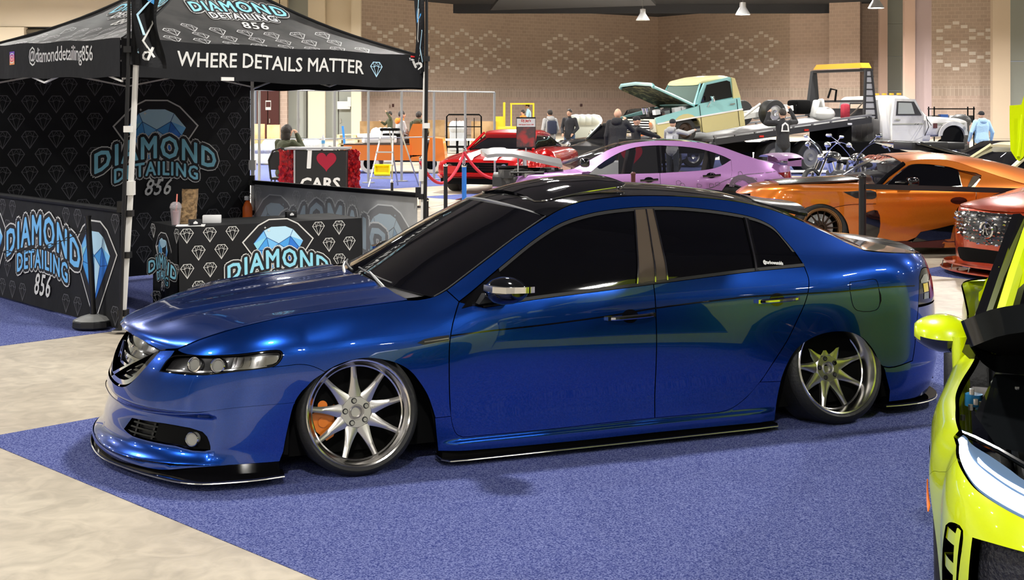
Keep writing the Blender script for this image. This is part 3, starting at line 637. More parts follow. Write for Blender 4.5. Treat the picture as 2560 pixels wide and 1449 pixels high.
quarter = loop(win_top, rv(door_r)[:8], [(3.298,.269),(3.431,.262)], rarch[2:13], [(4.106,.296),(4.128,.285),(4.264,.309)], [(4.264,.309),(4.291,.479),(4.318,.62)], [(4.318,.62),(4.335,.7),(4.365,.79)], [(4.365,.79),(4.42,.83),(4.52,.835),(4.62,.82)], [(4.62,.82),(4.70,.905)], rv(trunk_line), rv(rail_top), [(1.487,.863),(1.539,.808)])
skin('quarter_panel', BS, quarter, 'blue_paint', blue, .03, gap=G, mirror=True)
rear_bumper = loop([(4.106,.296),(4.128,.285),(4.264,.309)], [(4.264,.309),(4.291,.479),(4.318,.62)], [(4.318,.62),(4.8,.63),(5.25,.63)], [(5.25,.63),(5.25,.10)], [(5.25,.1),(4.8,.1),(4.45,.085),(4.134,.085)], rv(rarch[12:15]))
def BSR(u, z):
    P = BS(u, z); zz = np.atleast_1d(z); k = np.clip((.30-zz)/.02, 0, 1); P[..., 1] -= .006*k; P[..., 0] += .012*k*np.clip((np.atleast_1d(u)-4.5)/.3, 0, 1); return P
skin('rear_bumper', BSR, rear_bumper, 'blue_paint', blue, .03, gap=G, mirror=True)
skin('tail_light', BS, loop([(4.318,.632),(4.335,.7),(4.365,.79)], [(4.365,.79),(4.42,.83),(4.52,.835),(4.62,.82)], [(4.62,.82),(4.85,.78),(4.86,.64)], [(4.86,.64),(4.6,.632),(4.318,.632)]), 'lamp_dark', blue, .03, gap=.002, mirror=True)
mk('amber_lens', (.75, .55, .05), .12, coat=1)
for nm, q_, mm in (('lamp_cell', [(4.372,.772),(4.43,.80),(4.50,.80),(4.50,.755),(4.37,.755)], 'reflector'), ('amber_cell', [(4.395,.75),(4.47,.75),(4.47,.70),(4.395,.70)], 'amber_lens'), ('lamp_cell', [(4.395,.695),(4.47,.695),(4.455,.66),(4.385,.66)], 'clear_lens'), ('red_cell', [(4.49,.75),(4.60,.79),(4.82,.76),(4.83,.66),(4.48,.655)], 'red_lens')): skin(nm, BS, [np.array(a) for a in q_], mm, blue, .03, off=.003, flange=.004, mirror=True)
skin('trunk_lid_face', BS, loop([(4.62,.82),(4.85,.78),(4.86,.64)], [(4.86,.64),(5.25,.64)], [(5.25,.64),(5.25,.90)], [(5.25,.9),(4.70,.905)], [(4.70,.905),(4.62,.82)]), 'blue_paint', blue, .03, gap=0, mirror=True)
# inner shell: the dark structure behind the panel gaps and in the wheel houses
def inner(L, off=-.03): return skin('inner_panel', BS, L, 'matt_black', blue, .06, off=off, flange=0, mirror=True)
inner(loop([(.70,.12),(.72,.40),(.85,.52)], [(1.05,.585),(1.30,.48),(1.43,.1)], [(1.6,.08),(3.37,.08)], [(3.40,.3),(3.55,.5),(3.78,.545),(4.05,.46),(4.15,.2)], [(4.16,.12),(4.6,.12)], [(4.7,.88),(4.1,.93)], [(3.95,.98),(3.5,1.17),(2.9,1.26),(2.3,1.24),(1.5,.84)], [(1.2,.80),(.6,.74),(.15,.60)], [(.15,.60),(.1,.2)]))
win = loop(win_top, rv(belt2), rv(belt1), [(1.516,.763),(1.539,.808)])
skin('side_window', BS, win, 'tint_glass', blue, .03, off=-.005, flange=0, gap=.001, mirror=True)
def strip(name, L, m, off=.002, fl=.004, fn=BS, mir=False, st=.02): return skin(name, fn, [np.array(p, float) for p in L], m, blue, st, off=off, flange=fl, mirror=mir)
strip('pillar_trim', [(2.54,.85),(2.646,.853),(2.707,1.226),(2.640,1.224)], 'bronze_trim'); strip('pillar_trim', [(2.656,.854),(2.722,.859),(2.755,1.226),(2.716,1.228)], 'bronze_trim')
for a, b in (((2.540, .85), (2.640, 1.224)), ((2.649, .853), (2.711, 1.226)), ((2.724, .86), (2.757, 1.226))):
    strip('window_strip', [(a[0]-.004, a[1]), (a[0]+.004, a[1]), (b[0]+.004, b[1]), (b[0]-.004, b[1])], 'chrome', .005, .003)
strip('window_divider', [(3.277,.884),(3.308,.886),(3.344,1.158),(3.312,1.166)], 'black_gloss', .002); strip('window_divider', [(3.281,.886),(3.293,.886),(3.328,1.160),(3.318,1.163)], 'chrome', .006, .003)
def band(A, B):  # ribbon loop between two polylines
    return loop(A, rv(B))
wt2 = [(x*1.0+.0, z-.014) for x, z in win_top[3:16]]
skin('window_seal', BS, band(win_top[2:18], [(x, z-.016) for x, z in win_top[2:17]]+[(3.556,.975)]), 'black_plastic', blue, .03, off=-.001, flange=.003, mirror=True)
be = belt1[1:]+belt2[1:]
skin('belt_seal', BS, loop(be, rv([(x, z+.016) for x, z in be])), 'black_plastic', blue, .03, off=.002, flange=.006, mirror=True)
# body-side crease moulding
cz = [(1.475,.644),(1.697,.656),(1.986,.668),(2.353,.691),(2.636,.716),(3.032,.738),(3.264,.746),(3.521,.744),(3.885,.742),(4.094,.748),(4.30,.742)]
skin('side_moulding', BS, loop(cz, rv([(x, z+.0075) for x, z in cz])), 'black_gloss', blue, .03, off=.0015, flange=.002, mirror=True)
def handle(u0, u1, z0, z1):
    c = MB(); xm = (u0+u1)/2; y = BS(xm, (z0+z1)/2)[0][1]
    zc = z0+(z1-z0)*.42
    cup = strip('handle_cup', [(xm+.048*math.cos(t), zc+.036*math.sin(t)) for t in np.linspace(0, 2*math.pi, 20)[:-1]], 'black_gloss', .0015, .001)
    c = MB(); P = [(u0+(u1-u0)*t, y-.022-.014*math.sin(math.pi*t)**.5, z0+(z1-z0)*t+.0) for t in np.linspace(0, 1, 12)]
    for i in range(11):
        a, b = P[i], P[i+1]; h = .011
        c.add([(a[0], a[1], a[2]-h), (a[0], a[1]-.008, a[2]-h*.5), (a[0], a[1]-.008, a[2]+h*.5), (a[0], a[1], a[2]+h), (b[0], b[1], b[2]-h), (b[0], b[1]-.008, b[2]-h*.5), (b[0], b[1]-.008, b[2]+h*.5), (b[0], b[1], b[2]+h)], [(0, 1, 5, 4), (1, 2, 6, 5), (2, 3, 7, 6), (3, 0, 4, 7)], 'chrome')
    for t in (0, 11): c.box((P[t][0], (P[t][1]+y)/2, P[t][2]), (.03, abs(P[t][1]-y)+.006, .022), 'chrome')
    c.build('door_handle', parent=blue)
handle(2.354, 2.607, .684, .690); handle(3.275, 3.515, .722, .726)
# fuel door outline, side marker, sill tips
fl = loop([(3.892,.796),(4.0,.800),(4.083,.799),(4.099,.741),(4.097,.65),(4.07,.624),(3.934,.631),(3.903,.662),(3.886,.753)], n=3); fl2 = inset(fl, .0035)
pts = []; mfd = MB(); nfd = len(fl)
A_ = [BS(p[0], p[1])[0]+np.array([0, -.0012, 0]) for p in fl]; B_ = [BS(p[0], p[1])[0]+np.array([0, -.0012, 0]) for p in fl2]
mfd.add([tuple(p) for p in A_]+[tuple(p) for p in B_], [(i, (i+1) % nfd, nfd+(i+1) % nfd, nfd+i) for i in range(nfd)], 'matt_black'); mfd.build('fuel_door', parent=blue)
strip('side_marker', [(1.301,.624),(1.341,.640),(1.40,.648),(1.468,.651),(1.467,.622),(1.38,.616),(1.336,.612)], 'lamp_dark', .004, .006, mir=True); strip('marker_trim', [(1.335,.630),(1.464,.640),(1.464,.634),(1.336,.624)], 'chrome', .008, .004, mir=True)
# headlights: dark bucket, projector rings, reflector, clear cover rim
HL = loop(headlight)
skin('headlight', BS, HL, 'lamp_dark', blue, .02, off=-.028, flange=0, mirror=True, gap=.001)
skin('headlight_frame', BS, HL, 'black_gloss', blue, .02, off=-.001, flange=.028, holes=[inset(HL, .006)], mirror=True)
def face_disc(u, z, r, m, name, off=-.02, ring=.0, parent=blue, mir=True, depth=.03):
    for sgn in ((1, -1) if mir else (1,)):
        p = BS(u, z)[0]; q = MB(); e = 1e-3
        n = np.cross(BS(u+e, z)[0]-p, BS(u, z+e)[0]-p); n /= np.linalg.norm(n)
        if n[1] > 0: n = -n
        a = p+n*off; b = p+n*(off-depth)
        if sgn < 0: a = a*[1, -1, 1]; b = b*[1, -1, 1]
        if ring:
            V = []; A = Vector(a); B = Vector(b); zz = (B-A).normalized(); x = zz.orthogonal().normalized(); y = zz.cross(x); k = 28
            for c_, rr_ in ((A, r), (A-zz*.004, r-ring*.5), (A, r-ring), (B, r-ring*1.3)): V += [(c_+(x*math.cos(t)+y*math.sin(t))*rr_)[:] for t in [2*math.pi*i/k for i in range(k)]]
            q.add(V, [(i*k+j, i*k+(j+1) % k, (i+1)*k+(j+1) % k, (i+1)*k+j) for i in range(3) for j in range(k)], m)
        else: q.cyl(a, b, r, m, 24)
        q.build(name, parent=parent, smooth=60)
for u in (.245, .37): face_disc(u, .563, .038, 'chrome', 'lamp_ring', -.008, .008); face_disc(u, .563, .029, 'clear_lens', 'projector_lens', -.018, 0)
skin('turn_signal', BS, loop([(.44,.553),(.60,.563),(.64,.575),(.645,.605),(.56,.606),(.44,.60)], n=2), 'reflector', blue, .02, off=-.018, flange=.01, mirror=True)
skin('lamp_bezel', BS, loop([(.09,.522),(.3,.527),(.46,.544),(.60,.556),(.60,.561),(.46,.551),(.3,.535),(.09,.530)], n=2), 'reflector', blue, .02, off=-.012, flange=.01, mirror=True)
for k in range(5): skin('reflector_fin', BS, loop([(.445+.035*k,.558),(.452+.035*k,.558),(.452+.035*k,.602),(.445+.035*k,.602)]), 'chrome', blue, .02, off=-.012, flange=.006)
face_disc(.315, .215, .030, 'clear_lens', 'fog_light', .0, 0); face_disc(.315, .215, .034, 'chrome', 'fog_ring', .003, .006)
# grille, badge and lower mouth bars
skin('grille', BS, loop(grille, n=2), 'lamp_dark', blue, .025, off=-.045, flange=0, mirror=True)
for k in range(4):
    z = .43+.045*k; u1 = min(-.02, -.13+.11*(k)*.45+.02)
    skin('grille_bar', BS, loop([(-.4,z),(-.26,z+.008),(u1,z+.012)], [(u1,z+.024),(-.26,z+.02),(-.4,z+.014)], n=3), 'chrome' if k > 1 else 'black_gloss', blue, .03, off=-.028, flange=.01, mirror=True)
gs = [(-.4,.636),(-.25,.631),(-.1,.617),(-.012,.598),(-.004,.583),(-.052,.507),(-.122,.434),(-.2,.405),(-.4,.396)]
skin('grille_surround', BS, loop(gs[3:], rv([(-.4,.418),(-.2,.428),(-.137,.452),(-.078,.515),(-.034,.585),(-.012,.598)]), n=3), 'chrome', blue, .02, off=-.004, flange=.03, mirror=True)
# badge: a caliper-like letter in a ring on the nose
bd = MB()
for y0 in (-1, 1):
    bd.prism([(y0*.010, .045), (y0*.020, .045), (y0*.058, -.05), (y0*.046, -.05)], -.012, 0, 'chrome', 'x')
bd.prism([(-.030, -.012), (.030, -.012), (.034, -.024), (-.034, -.024)], -.012, 0, 'chrome', 'x')
o = bd.build('nose_badge', parent=blue); o.location = (BS(-.4, .53)[0][0]+.02, 0, .53); o.rotation_euler = (0, R(12), 0)
for z in (.20, .225, .248):
    skin('mouth_bar', BSF, loop([(-.4,z-.004),(-.08,z-.004),(.25,z-.006)], [(.25,z+.002),(-.08,z+.004),(-.4,z+.004)], n=4), 'black_gloss', blue, .03, off=-.012, flange=.02, mirror=True)
for u in (-.3, -.18, -.06, .06, .17): skin('mouth_divider', BSF, [np.array(p) for p in [(u,.185),(u+.012,.185),(u+.012,.262),(u,.262)]], 'black_plastic', blue, .03, off=-.016, flange=.012, mirror=True)
gr = [(-.4,.325),(-.096,.318),(.131,.322),(.297,.332),(.446,.358),(.561,.369),(.713,.375)]
skin('bumper_crease', BS, loop(gr, rv([(x, z+.004) for x, z in gr])), 'blue_paint', blue, .03, off=.003, flange=.004, mirror=True)
# splitter, side lip, rear lip: thin black blades with a bright worn edge
def blade(name, P, z0, z1, m='black_gloss', edge=True, inner_pts=None, mir=True):
    for s in ((1, -1) if mir else (1,)):
        Q = [(p[0], p[1]*s) for p in P]+[(p[0], p[1]*s) for p in (inner_pts or [])]
        b = MB(); b.prism(Q, z0, z1, m, 'z'); o = b.build(name, parent=blue)
        if edge:
            e = MB()
            for i in range(len(P)-1):
                a, c = Vector((Q[i][0], Q[i][1], z0)), Vector((Q[i+1][0], Q[i+1][1], z0)); e.tube([a, c], .0035, 'steel_edge', 5)
            e.build('worn_edge', parent=o)
spl = [(-.165,0),(-.158,-.15),(-.13,-.30),(-.06,-.48),(.05,-.70),(.16,-.86),(.25,-.925),(.36,-.948),(.50,-.958),(.63,-.94)]
blade('splitter', [tuple(p) for p in cr(spl, 3)], .042, .052, inner_pts=[(.64,-.85),(.3,-.6),(.15,0)])
b_ = MB()
L_ = [BSF(u, .09)[0] for u in np.linspace(-.4, .672, 26)]
for s in (1, -1):
    V = [(p[0]+.012, p[1]*s*.985, .052) for p in L_]+[(p[0]+.004, p[1]*s, .10) for p in L_]; n_ = len(L_)
    b_.add(V, [(i, i+1, n_+i+1, n_+i) for i in range(n_-1)], 'black_gloss')
b_.build('air_dam', parent=blue)
blade('side_lip', [(1.43,-.90),(1.46,-.948),(1.55,-.955),(3.20,-.955),(3.38,-.945),(3.40,-.91)], .030, .038, inner_pts=[(3.40,-.8),(1.43,-.8)])
b_ = MB()
for s in (1, -1): b_.prism([(1.44, .038), (3.38, .038), (3.38, .07), (1.44, .09)], -.885*s, -.80*s, 'matt_black')
b_.build('sill_underside', parent=blue)
rl = [(4.17,-.87),(4.28,-.880),(4.44,-.865),(4.58,-.80),(4.69,-.68),(4.78,-.45),(4.81,0)]
blade('rear_lip', [tuple(p) for p in cr(rl, 3)], .055, .066, inner_pts=[(4.3,0),(4.17,-.7)])
# hood with raised centre and creases
E0 = [tuple(BS(u, z)[0]+np.array([0, .004, .003])) for u, z in hood_line[0:]]
C0 = [(-.02,0,.655),(.0,0,.672),(.04,0,.69),(.12,0,.712),(.22,0,.735),(.35,0,.757),(.50,0,.778),(.68,0,.800),(.85,0,.820),(1.02,0,.838),(1.22,0,.86)]
def hb(x, y, t):
    w_ = .20+.22*np.clip(x/1.2, 0, 1)
    return .016*(1-sstep(y, w_-.03, w_+.03))*sstep(x, .0, .25)+.010*sstep(y, w_+.05, w_+.12)*(1-sstep(y, w_+.12, .68))*sstep(x, .1, .3)-.006*(1-sstep(y, .02, .12))*sstep(x, .2, .5)
hood = patch('hood', E0, C0, 'blue_paint', blue, n=6, ns=40, pw=2.4, px=2., bulge=hb, flange=.02)
# cowl, wipers, windshield
W_E = [(1.30,-.76,.826),(1.36,-.745,.834),(1.42,-.735,.842)]
A_in = [tuple(BS(u, z)[0]+np.array([0, .012, .0])) for u, z in [(1.42,.83),(1.487,.860),(1.581,.912),(1.726,.998),(1.915,1.106),(2.108,1.203)]]
C_in = [(1.235,0,.862),(1.30,0,.895),(1.41,0,.95),(1.58,0,1.04),(1.80,0,1.152),(2.01,0,1.252)]
patch('windshield', A_in, C_in, 'tint_glass', blue, n=5, ns=14, pw=2.2, px=2.2, flange=.004)
cw = patch('cowl', [(1.20,-.70,.812),(1.30,-.735,.822),(1.44,-.745,.832)], [(1.15,0,.848),(1.22,0,.853),(1.27,0,.870)], 'black_plastic', blue, n=4, ns=12, flange=0)
for s in (1, -1): edge = MB(); edge.tube([(p[0], p[1]*s, p[2]+.004) for p in cr(A_in, 3)], .005, 'black_plastic', 6); edge.build('windshield_seal', parent=blue)
hd = MB(); hd.tube([(2.108+(2.01-2.108)*(1-abs(s)**2.2), .60*s, 1.203+(1.252-1.203)*(1-abs(s)**2.2)+.004) for s in np.linspace(-1, 1, 21)], .008, 'aluminium', 6); hd.build('header_trim', parent=blue)
_WE, _WC = np.array(cr(A_in, 5)), np.array(cr(C_in, 5)); _wt = np.linspace(0, 1, len(_WE))
def on_glass(t, sv, off=.012):
    E = np.array([np.interp(t, _wt, _WE[:, i]) for i in range(3)]); C = np.array([np.interp(t, _wt, _WC[:, i]) for i in range(3)]); a = abs(sv)**2.2
    return (C[0]+(E[0]-C[0])*a-off*.5, E[1]*abs(sv)*(1 if sv < 0 else -1), C[2]+(E[2]-C[2])*a+off)
for s0, s1 in ((-.62, .02), (.05, .66)):
    wp = MB(); P0 = [on_glass(.015+.10*k/8, s0+(s1-s0)*k/8, .016) for k in range(9)]; wp.tube(P0, .006, 'black_plastic', 6)
    piv = on_glass(-.0, s0-.02, .0); piv = (piv[0]-.05, piv[1], piv[2]-.01); mid = on_glass(.055, s0+(s1-s0)*.5, .034)
    wp.tube([piv, ((piv[0]+mid[0])/2-.01, (piv[1]+mid[1])/2, (piv[2]+mid[2])/2+.012), mid], [.011, .008, .005], 'arm_grey', 6); wp.build('wiper', parent=blue)
# roof, sunroof glass, rear window, roof spoiler, trunk
R_E = [tuple(BS(u, z)[0]+np.array([0, .004, .002])) for u, z in rail_top[4:16]]
R_C = [(2.02,0,1.252),(2.12,0,1.280),(2.25,0,1.305),(2.42,0,1.325),(2.62,0,1.337),(2.85,0,1.338),(3.05,0,1.330),(3.25,0,1.313),(3.40,0,1.293),(3.52,0,1.270),(3.62,0,1.248),(3.70,0,1.225)]
roof = patch('roof', R_E, R_C, 'black_gloss', blue, n=4, ns=16, pw=2.3, px=2., flange=.015)
sg = MB(); V = []; nx, ny = 20, 16
def roofz(x, y): c = np.interp(x, [p[0] for p in R_C], [p[2] for p in R_C]); return c-.075*(abs(y)/.6)**2.3
for side in (0, 1):
    for i in range(nx+1):
        for j in range(ny+1):
            x = 2.15+.56*i/nx; s = j/ny*2-1; t = i/nx*2-1
            hw = .46*(1-max(0, abs(t)-.75)**2*2.0); y = s*hw; lift = .018+.028*(i/nx)
            V.append((x, y, roofz(x, y)+lift+.012*(1-s*s)*(1-t*t)-side*.014))
nn = (nx+1)*(ny+1); Fc = [(i*(ny+1)+j, (i+1)*(ny+1)+j, (i+1)*(ny+1)+j+1, i*(ny+1)+j+1) for i in range(nx) for j in range(ny)]; Fc += [tuple(a+nn for a in f[::-1]) for f in Fc]
rim = [j for j in range(ny+1)]+[i*(ny+1)+ny for i in range(1, nx+1)]+[nx*(ny+1)+j for j in range(ny-1, -1, -1)]+[i*(ny+1) for i in range(nx-1, 0, -1)]
Fc += [(rim[i], rim[(i+1) % len(rim)], rim[(i+1) % len(rim)]+nn, rim[i]+nn) for i in range(len(rim))]
sg.add(V, Fc, 'tint_glass'); sg.build('sunroof_glass', parent=blue, smooth=40)
sr = MB(); sr.tube([V[i] for i in rim[ny:ny+nx+ny+nx//2*0+1]][:]+[], .005, 'chrome', 6); sr.tube([V[i] for i in rim[ny+nx:ny*2+nx+nx]], .005, 'chrome', 6); sr.build('sunroof_trim', parent=blue)
RG_E = [tuple(BS(u, z)[0]+np.array([0, .008, .0])) for u, z in rail_top[15:]]
RG_C = [(3.68,0,1.232),(3.85,0,1.16),(4.05,0,1.08),(4.20,0,1.02),(4.32,0,.975)]
patch('rear_window', RG_E, RG_C, 'tint_glass', blue, n=4, ns=12, pw=2.2, flange=.004)
sp = patch('roof_spoiler', [(3.50,-.52,1.245),(3.62,-.53,1.212),(3.80,-.54,1.170),(3.86,-.54,1.160)], [(3.56,0,1.275),(3.72,0,1.245),(3.90,0,1.218),(4.0,0,1.208)], 'carbon', blue, n=4, ns=12, pw=3, flange=.02)
T_E = [tuple(BS(u, z)[0]+np.array([0, .006, .003])) for u, z in trunk_line]
T_C = [(4.30,0,.958),(4.42,0,.950),(4.52,0,.944),(4.62,0,.936),(4.72,0,.924)]
patch('trunk_lid', T_E, T_C, 'carbon', blue, n=5, ns=14, pw=2.6, flange=.01)
patch('trunk_spoiler', [(4.36,-.66,.934),(4.46,-.68,.930),(4.54,-.67,.930)], [(4.52,0,.942),(4.62,0,.948),(4.70,0,.948)], 'carbon', blue, n=4, ns=14, pw=3, flange=.02)
# underside, engine bay floor
u_ = MB(); u_.box((2.3, 0, .30), (3.9, 1.55, .42), 'matt_black'); u_.box((.62, 0, .30), (.6, 1.1, .3), 'matt_black'); u_.box((4.35, 0, .4), (.6, 1.4, .5), 'matt_black'); u_.build('underbody', parent=blue)
ib = MB(); ib.box((2.6, 0, .60), (1.9, 1.3, .36), 'matt_black'); ib.build('cabin_floor', parent=blue)
# mirrors
def mirror(sgn):
    q = MB(); V = []; nu, nv = 20, 14
    for i in range(nu+1):
        t = i/nu
        for j in range(nv):
            a = 2*math.pi*j/nv; r = math.sin(math.pi*min(1, .06+.94*t))**.5 if t < .97 else .35
            x = 1.73+.105*math.cos(a)*r+.02*t; z = .865+(.078*math.sin(a)*r)*(1.0-.18*t)+.012*t
            V.append((x, sgn*(-.88-.25*t), z))
    q.add(V, [(i*nv+j, i*nv+(j+1) % nv, (i+1)*nv+(j+1) % nv, (i+1)*nv+j) for i in range(nu) for j in range(nv)]+[tuple(range(nv)), tuple(range(nu*nv, nu*nv+nv))], 'black_gloss')
    q.prism([(1.62,.80),(1.76,.812),(1.74,.845),(1.66,.845)], sgn*-.84, sgn*-.93, 'black_plastic')
    o = q.build('side_mirror', parent=blue, smooth=50)
    q = MB(); P = [(1.628,-.98,.893),(1.640,-1.07,.893),(1.69,-1.128,.893),(1.80,-1.150,.893)]
    for i in range(3):
        a, b = P[i], P[i+1]; q.add([(a[0]-.006, sgn*a[1]-.004*sgn, a[2]-.018), (a[0]-.004, sgn*a[1]-.004*sgn, a[2]+.012), (b[0]-.004, sgn*b[1]-.004*sgn, b[2]+.012), (b[0]-.006, sgn*b[1]-.004*sgn, b[2]-.018), (a[0]+.03, sgn*a[1], a[2]-.018), (a[0]+.03, sgn*a[1], a[2]+.012), (b[0]+.03, sgn*b[1], b[2]+.012), (b[0]+.03, sgn*b[1], b[2]-.018)], [(0, 1, 2, 3), (1, 5, 6, 2), (0, 4, 7, 3), (4, 5, 6, 7), (0, 1, 5, 4), (3, 2, 6, 7)], 'reflector')
    q.build('mirror_indicator', parent=o)
mirror(1); mirror(-1)
skin('mirror_sail', BS, loop([(1.545,.775),(1.60,.785),(1.76,.80),(1.775,.935),(1.64,.866)]), 'black_gloss', blue, .03, off=.004, flange=.006, mirror=True)
# wheels
for s in (-1, 1):
    make_wheel(blue, (1.006, s*.905, .303), .303, .262, .235, .07, 9, 'wheel_silver', 'chrome_lip', camber=9, steer=-3 if s < 0 else -3, side=s, lip=.05, caliper='orange_caliper', cal_a=180, a0=12.5, dish=.045, w0=.082, w1=.026, hub_r=.084)
    make_wheel(blue, (3.815, s*.895, .315), .315, .264, .25, .10, 9, 'wheel_silver', 'chrome_lip', camber=14, steer=0, side=s, lip=.09, caliper='orange_caliper', cal_a=10, a0=12.5, dish=.085, w0=.082, w1=.026, hub_r=.084)

# small print: window handle on the rear quarter glass, name on the caliper
_q = MB(); _p = Print(); _p.text('@turbowestdds', 3.403, .915, .026, 'print_white', 0, .0009, .1, 1.0, None, .74, 1.0)
_p.onto(_q, lambda s_, t_, o_: BS(s_, t_+(3.4-s_)*.10+.002)+np.array([0, -1, 0])*(np.asarray(o_)+.004).reshape(-1, 1) if np.ndim(o_) else BS(s_, t_+(3.4-s_)*.10)+np.array([0, -.006-o_, 0])); _q.build('window_sticker', parent=blue, smooth=None)
# ------------------------------------------------------------------ the canopy tent
TFL, TFR, TBL, TBR = (-3.10, 10.50), (-.87, 12.50), (-5.12, 12.74), (-2.90, 14.75)
mk('leg_white', (.78, .77, .74), .35, .1); mk('pole_black', (.01, .01, .011), .35); mk('red_print', (.6, .02, .02), .5)
tent = empty('canopy_tent', (-3.0, 12.6, 0), 0, 'black printed canopy tent on white legs covering the detailing booth', 'tent')
TL = Vector((3.0, -12.6, 0))
def tp(p, z=0): return (p[0]+3.0, p[1]-12.6, z)
for p, ztop, lean in ((TFL, 2.06, (.115, .0)), (TFR, 2.0, (.05, 0)), (TBL, 2.05, (0, 0)), (TBR, 2.0, (0, 0))):
    q = MB(); b = tp(p, 0.012); t = (b[0]+lean[0], b[1]+lean[1], ztop+.2)
    q.tube([b, ((b[0]+t[0])/2+.005, b[1], ztop/2), t], .026, 'leg_white', 4); q.box((b[0], b[1], .02), (.13, .13, .012), 'steel')
    for z in (.16, .62, .95, 1.15):
        f = z/(ztop+.2); q.box((b[0]+(t[0]-b[0])*f, b[1], z), (.075, .07, .05 if z != 1.15 else .11), 'pole_black' if z != 1.15 else 'leg_white')
    q.build('tent_leg', parent=tent, smooth=20)
APEX = np.array([0., 0., 3.18])
corn = {'FL': np.array([*tp(TFL)[:2], 2.33]), 'FR': np.array([*tp(TFR)[:2], 2.27]), 'BL': np.array([*tp(TBL)[:2], 2.36]), 'BR': np.array([*tp(TBR)[:2], 2.29])}
def roof_fn(a, b):
    """s in -1..1 along the eave, t 0..1 to the apex, in metres along: sheet sags like stretched cloth"""
    A, B = corn[a], corn[b]; L = np.linalg.norm(B-A); mid = (A+B)/2; Hh = np.linalg.norm(APEX-mid)
    n = np.cross(B-A, APEX-mid); n /= np.linalg.norm(n)
    if n[2] < 0: n = -n
    def f(s, t, off):
        tt = np.clip(t/Hh, 0, 1); half = (L/2)*(1-tt); e = np.clip(s/np.maximum(half, 1e-4), -1, 1)
        P = mid[None]*(1-tt)[:, None]+APEX[None]*tt[:, None]+((B-A)/L)[None]*np.clip(s, -half, half)[:, None]
        sag = -.14*np.sin(math.pi*np.clip(tt, 0, 1))*(.7+.3*(1-e*e))-.03*(1-e*e)*(1-tt)
        P[:, 2] += sag+.004*np.sin(s*9+t*5); return P+n[None]*off
    return f, L, Hh
for a, b, nm in (('FL', 'FR', 0), ('BL', 'FL', 1), ('BR', 'BL', 2), ('FR', 'BR', 3)):
    f, L, Hh = roof_fn(a, b); mb = MB(); ns, nt_ = 36, 20
    for off in (0, -.006):
        V = []; 
        for j in range(nt_+1):
            tt = j/nt_
            sv = np.linspace(-L/2*(1-tt), L/2*(1-tt), ns+1); V += [tuple(p) for p in f(sv, np.full(ns+1, tt*Hh), off)]
        mb.add(V, [(j*(ns+1)+i, j*(ns+1)+i+1, (j+1)*(ns+1)+i+1, (j+1)*(ns+1)+i) for j in range(nt_) for i in range(ns)], 'fabric_roof')
    if nm < 2:
        pr = Print(); y = .17; r = 0
        while y < Hh*.9:
            half = L/2*(1-y/Hh)-.16; x = -L/2+.25+(.05 if r % 2 else 0)+.03*r
            while x < half:
                if x > -half and not (abs(x) < .62 and y > .66) and y < Hh*.85: pr.gem(x, y, .16, 'print_roof', .009)
                x += .275
            y += .19; r += 1
        ws = .70
        pr.words(.06, 1.02, ws, l=2, num=False, fill1='ink_cyan', fill2='white')
        pr.text('856', .10, .70, .17, 'print_line', 3, .003, .25, 1.1, None, 1, 1.15)
        pr.onto(mb, f, dz=.0016, base=.003)
    finish(mb, 'canopy_roof', tent)
q = MB()
for k in corn:
    c = corn[k]; pts = []
    for t in np.linspace(0, 1, 14):
        p = c*(1-t)+APEX*t; pts.append((p[0], p[1], p[2]-.14*math.sin(math.pi*t)*.7+.008))
    q.tube(pts, .014, 'pole_black', 6)
q.build('ridge_seam', parent=tent)
# valances
def val(a, b, za, zb, h, nm, prt=None):
    A, B = tp(a), tp(b); f0, L = plane_fn(A[:2], B[:2], 0, wave=.008, wl=.8)
    def f(s, t, off):
        P = f0(s, t, off+.03); u = np.clip(s/L, 0, 1); top = za*(1-u)+zb*u-.02*np.sin(math.pi*u)*0; P[:, 2] = top-h*(1-t/h)+.006*np.sin(s*7); return P
    mb = MB(); cloth(mb, f, -.02, L+.02, 0, h, 'fabric_black')
    if prt: prt(mb, f, L)
    finish(mb, 'valance', tent)
def pf(mb, f, L):
    pr = Print(); pr.text('WHERE DETAILS MATTER', 1.39, .115, .165, 'print_line', 1, .0022, .04, 1.0, None, .985, 1.05)
    pr.gem(2.46, .165, .13, 'ink_pale', .007); pr.text('Top-Line', 2.90, .255, .032, 'white', 1, .001); pr.poly([(2.86, .285), (2.98, .285), (2.98, .292), (2.86, .30)], 'red_print', 1); pr.onto(mb, f)
def pl_(mb, f, L):
    pr = Print(); pr.text('@diamonddetailing856', L-1.13, .145, .165, 'print_line', 1, .001, 0, .95, None, .92, 1.1)
    cx, cy, r = L-2.16, .185, .06
    for k, mm in enumerate(('ig_a', 'ig_b', 'ig_c', 'ig_d')): pr.poly([(cx-r, cy-r+k*r/2), (cx+r, cy-r+k*r/2), (cx+r, cy-r+(k+1)*r/2), (cx-r, cy-r+(k+1)*r/2)], mm, 1)
    pr.line([(cx+.042*math.copysign(abs(math.cos(a))**.5, math.cos(a)), cy+.042*math.copysign(abs(math.sin(a))**.5, math.sin(a))) for a in np.linspace(0, 2*math.pi, 17)[:-1]], .008, 'white', 2, True)
    pr.line([(cx+.019*math.cos(a), cy+.019*math.sin(a)) for a in np.linspace(0, 2*math.pi, 13)[:-1]], .008, 'white', 2, True); pr.onto(mb, f)
mk('ig_a', (.75, .30, .12), .6); mk('ig_b', (.70, .06, .10), .6); mk('ig_c', (.50, .04, .22), .6); mk('ig_d', (.14, .06, .42), .6)
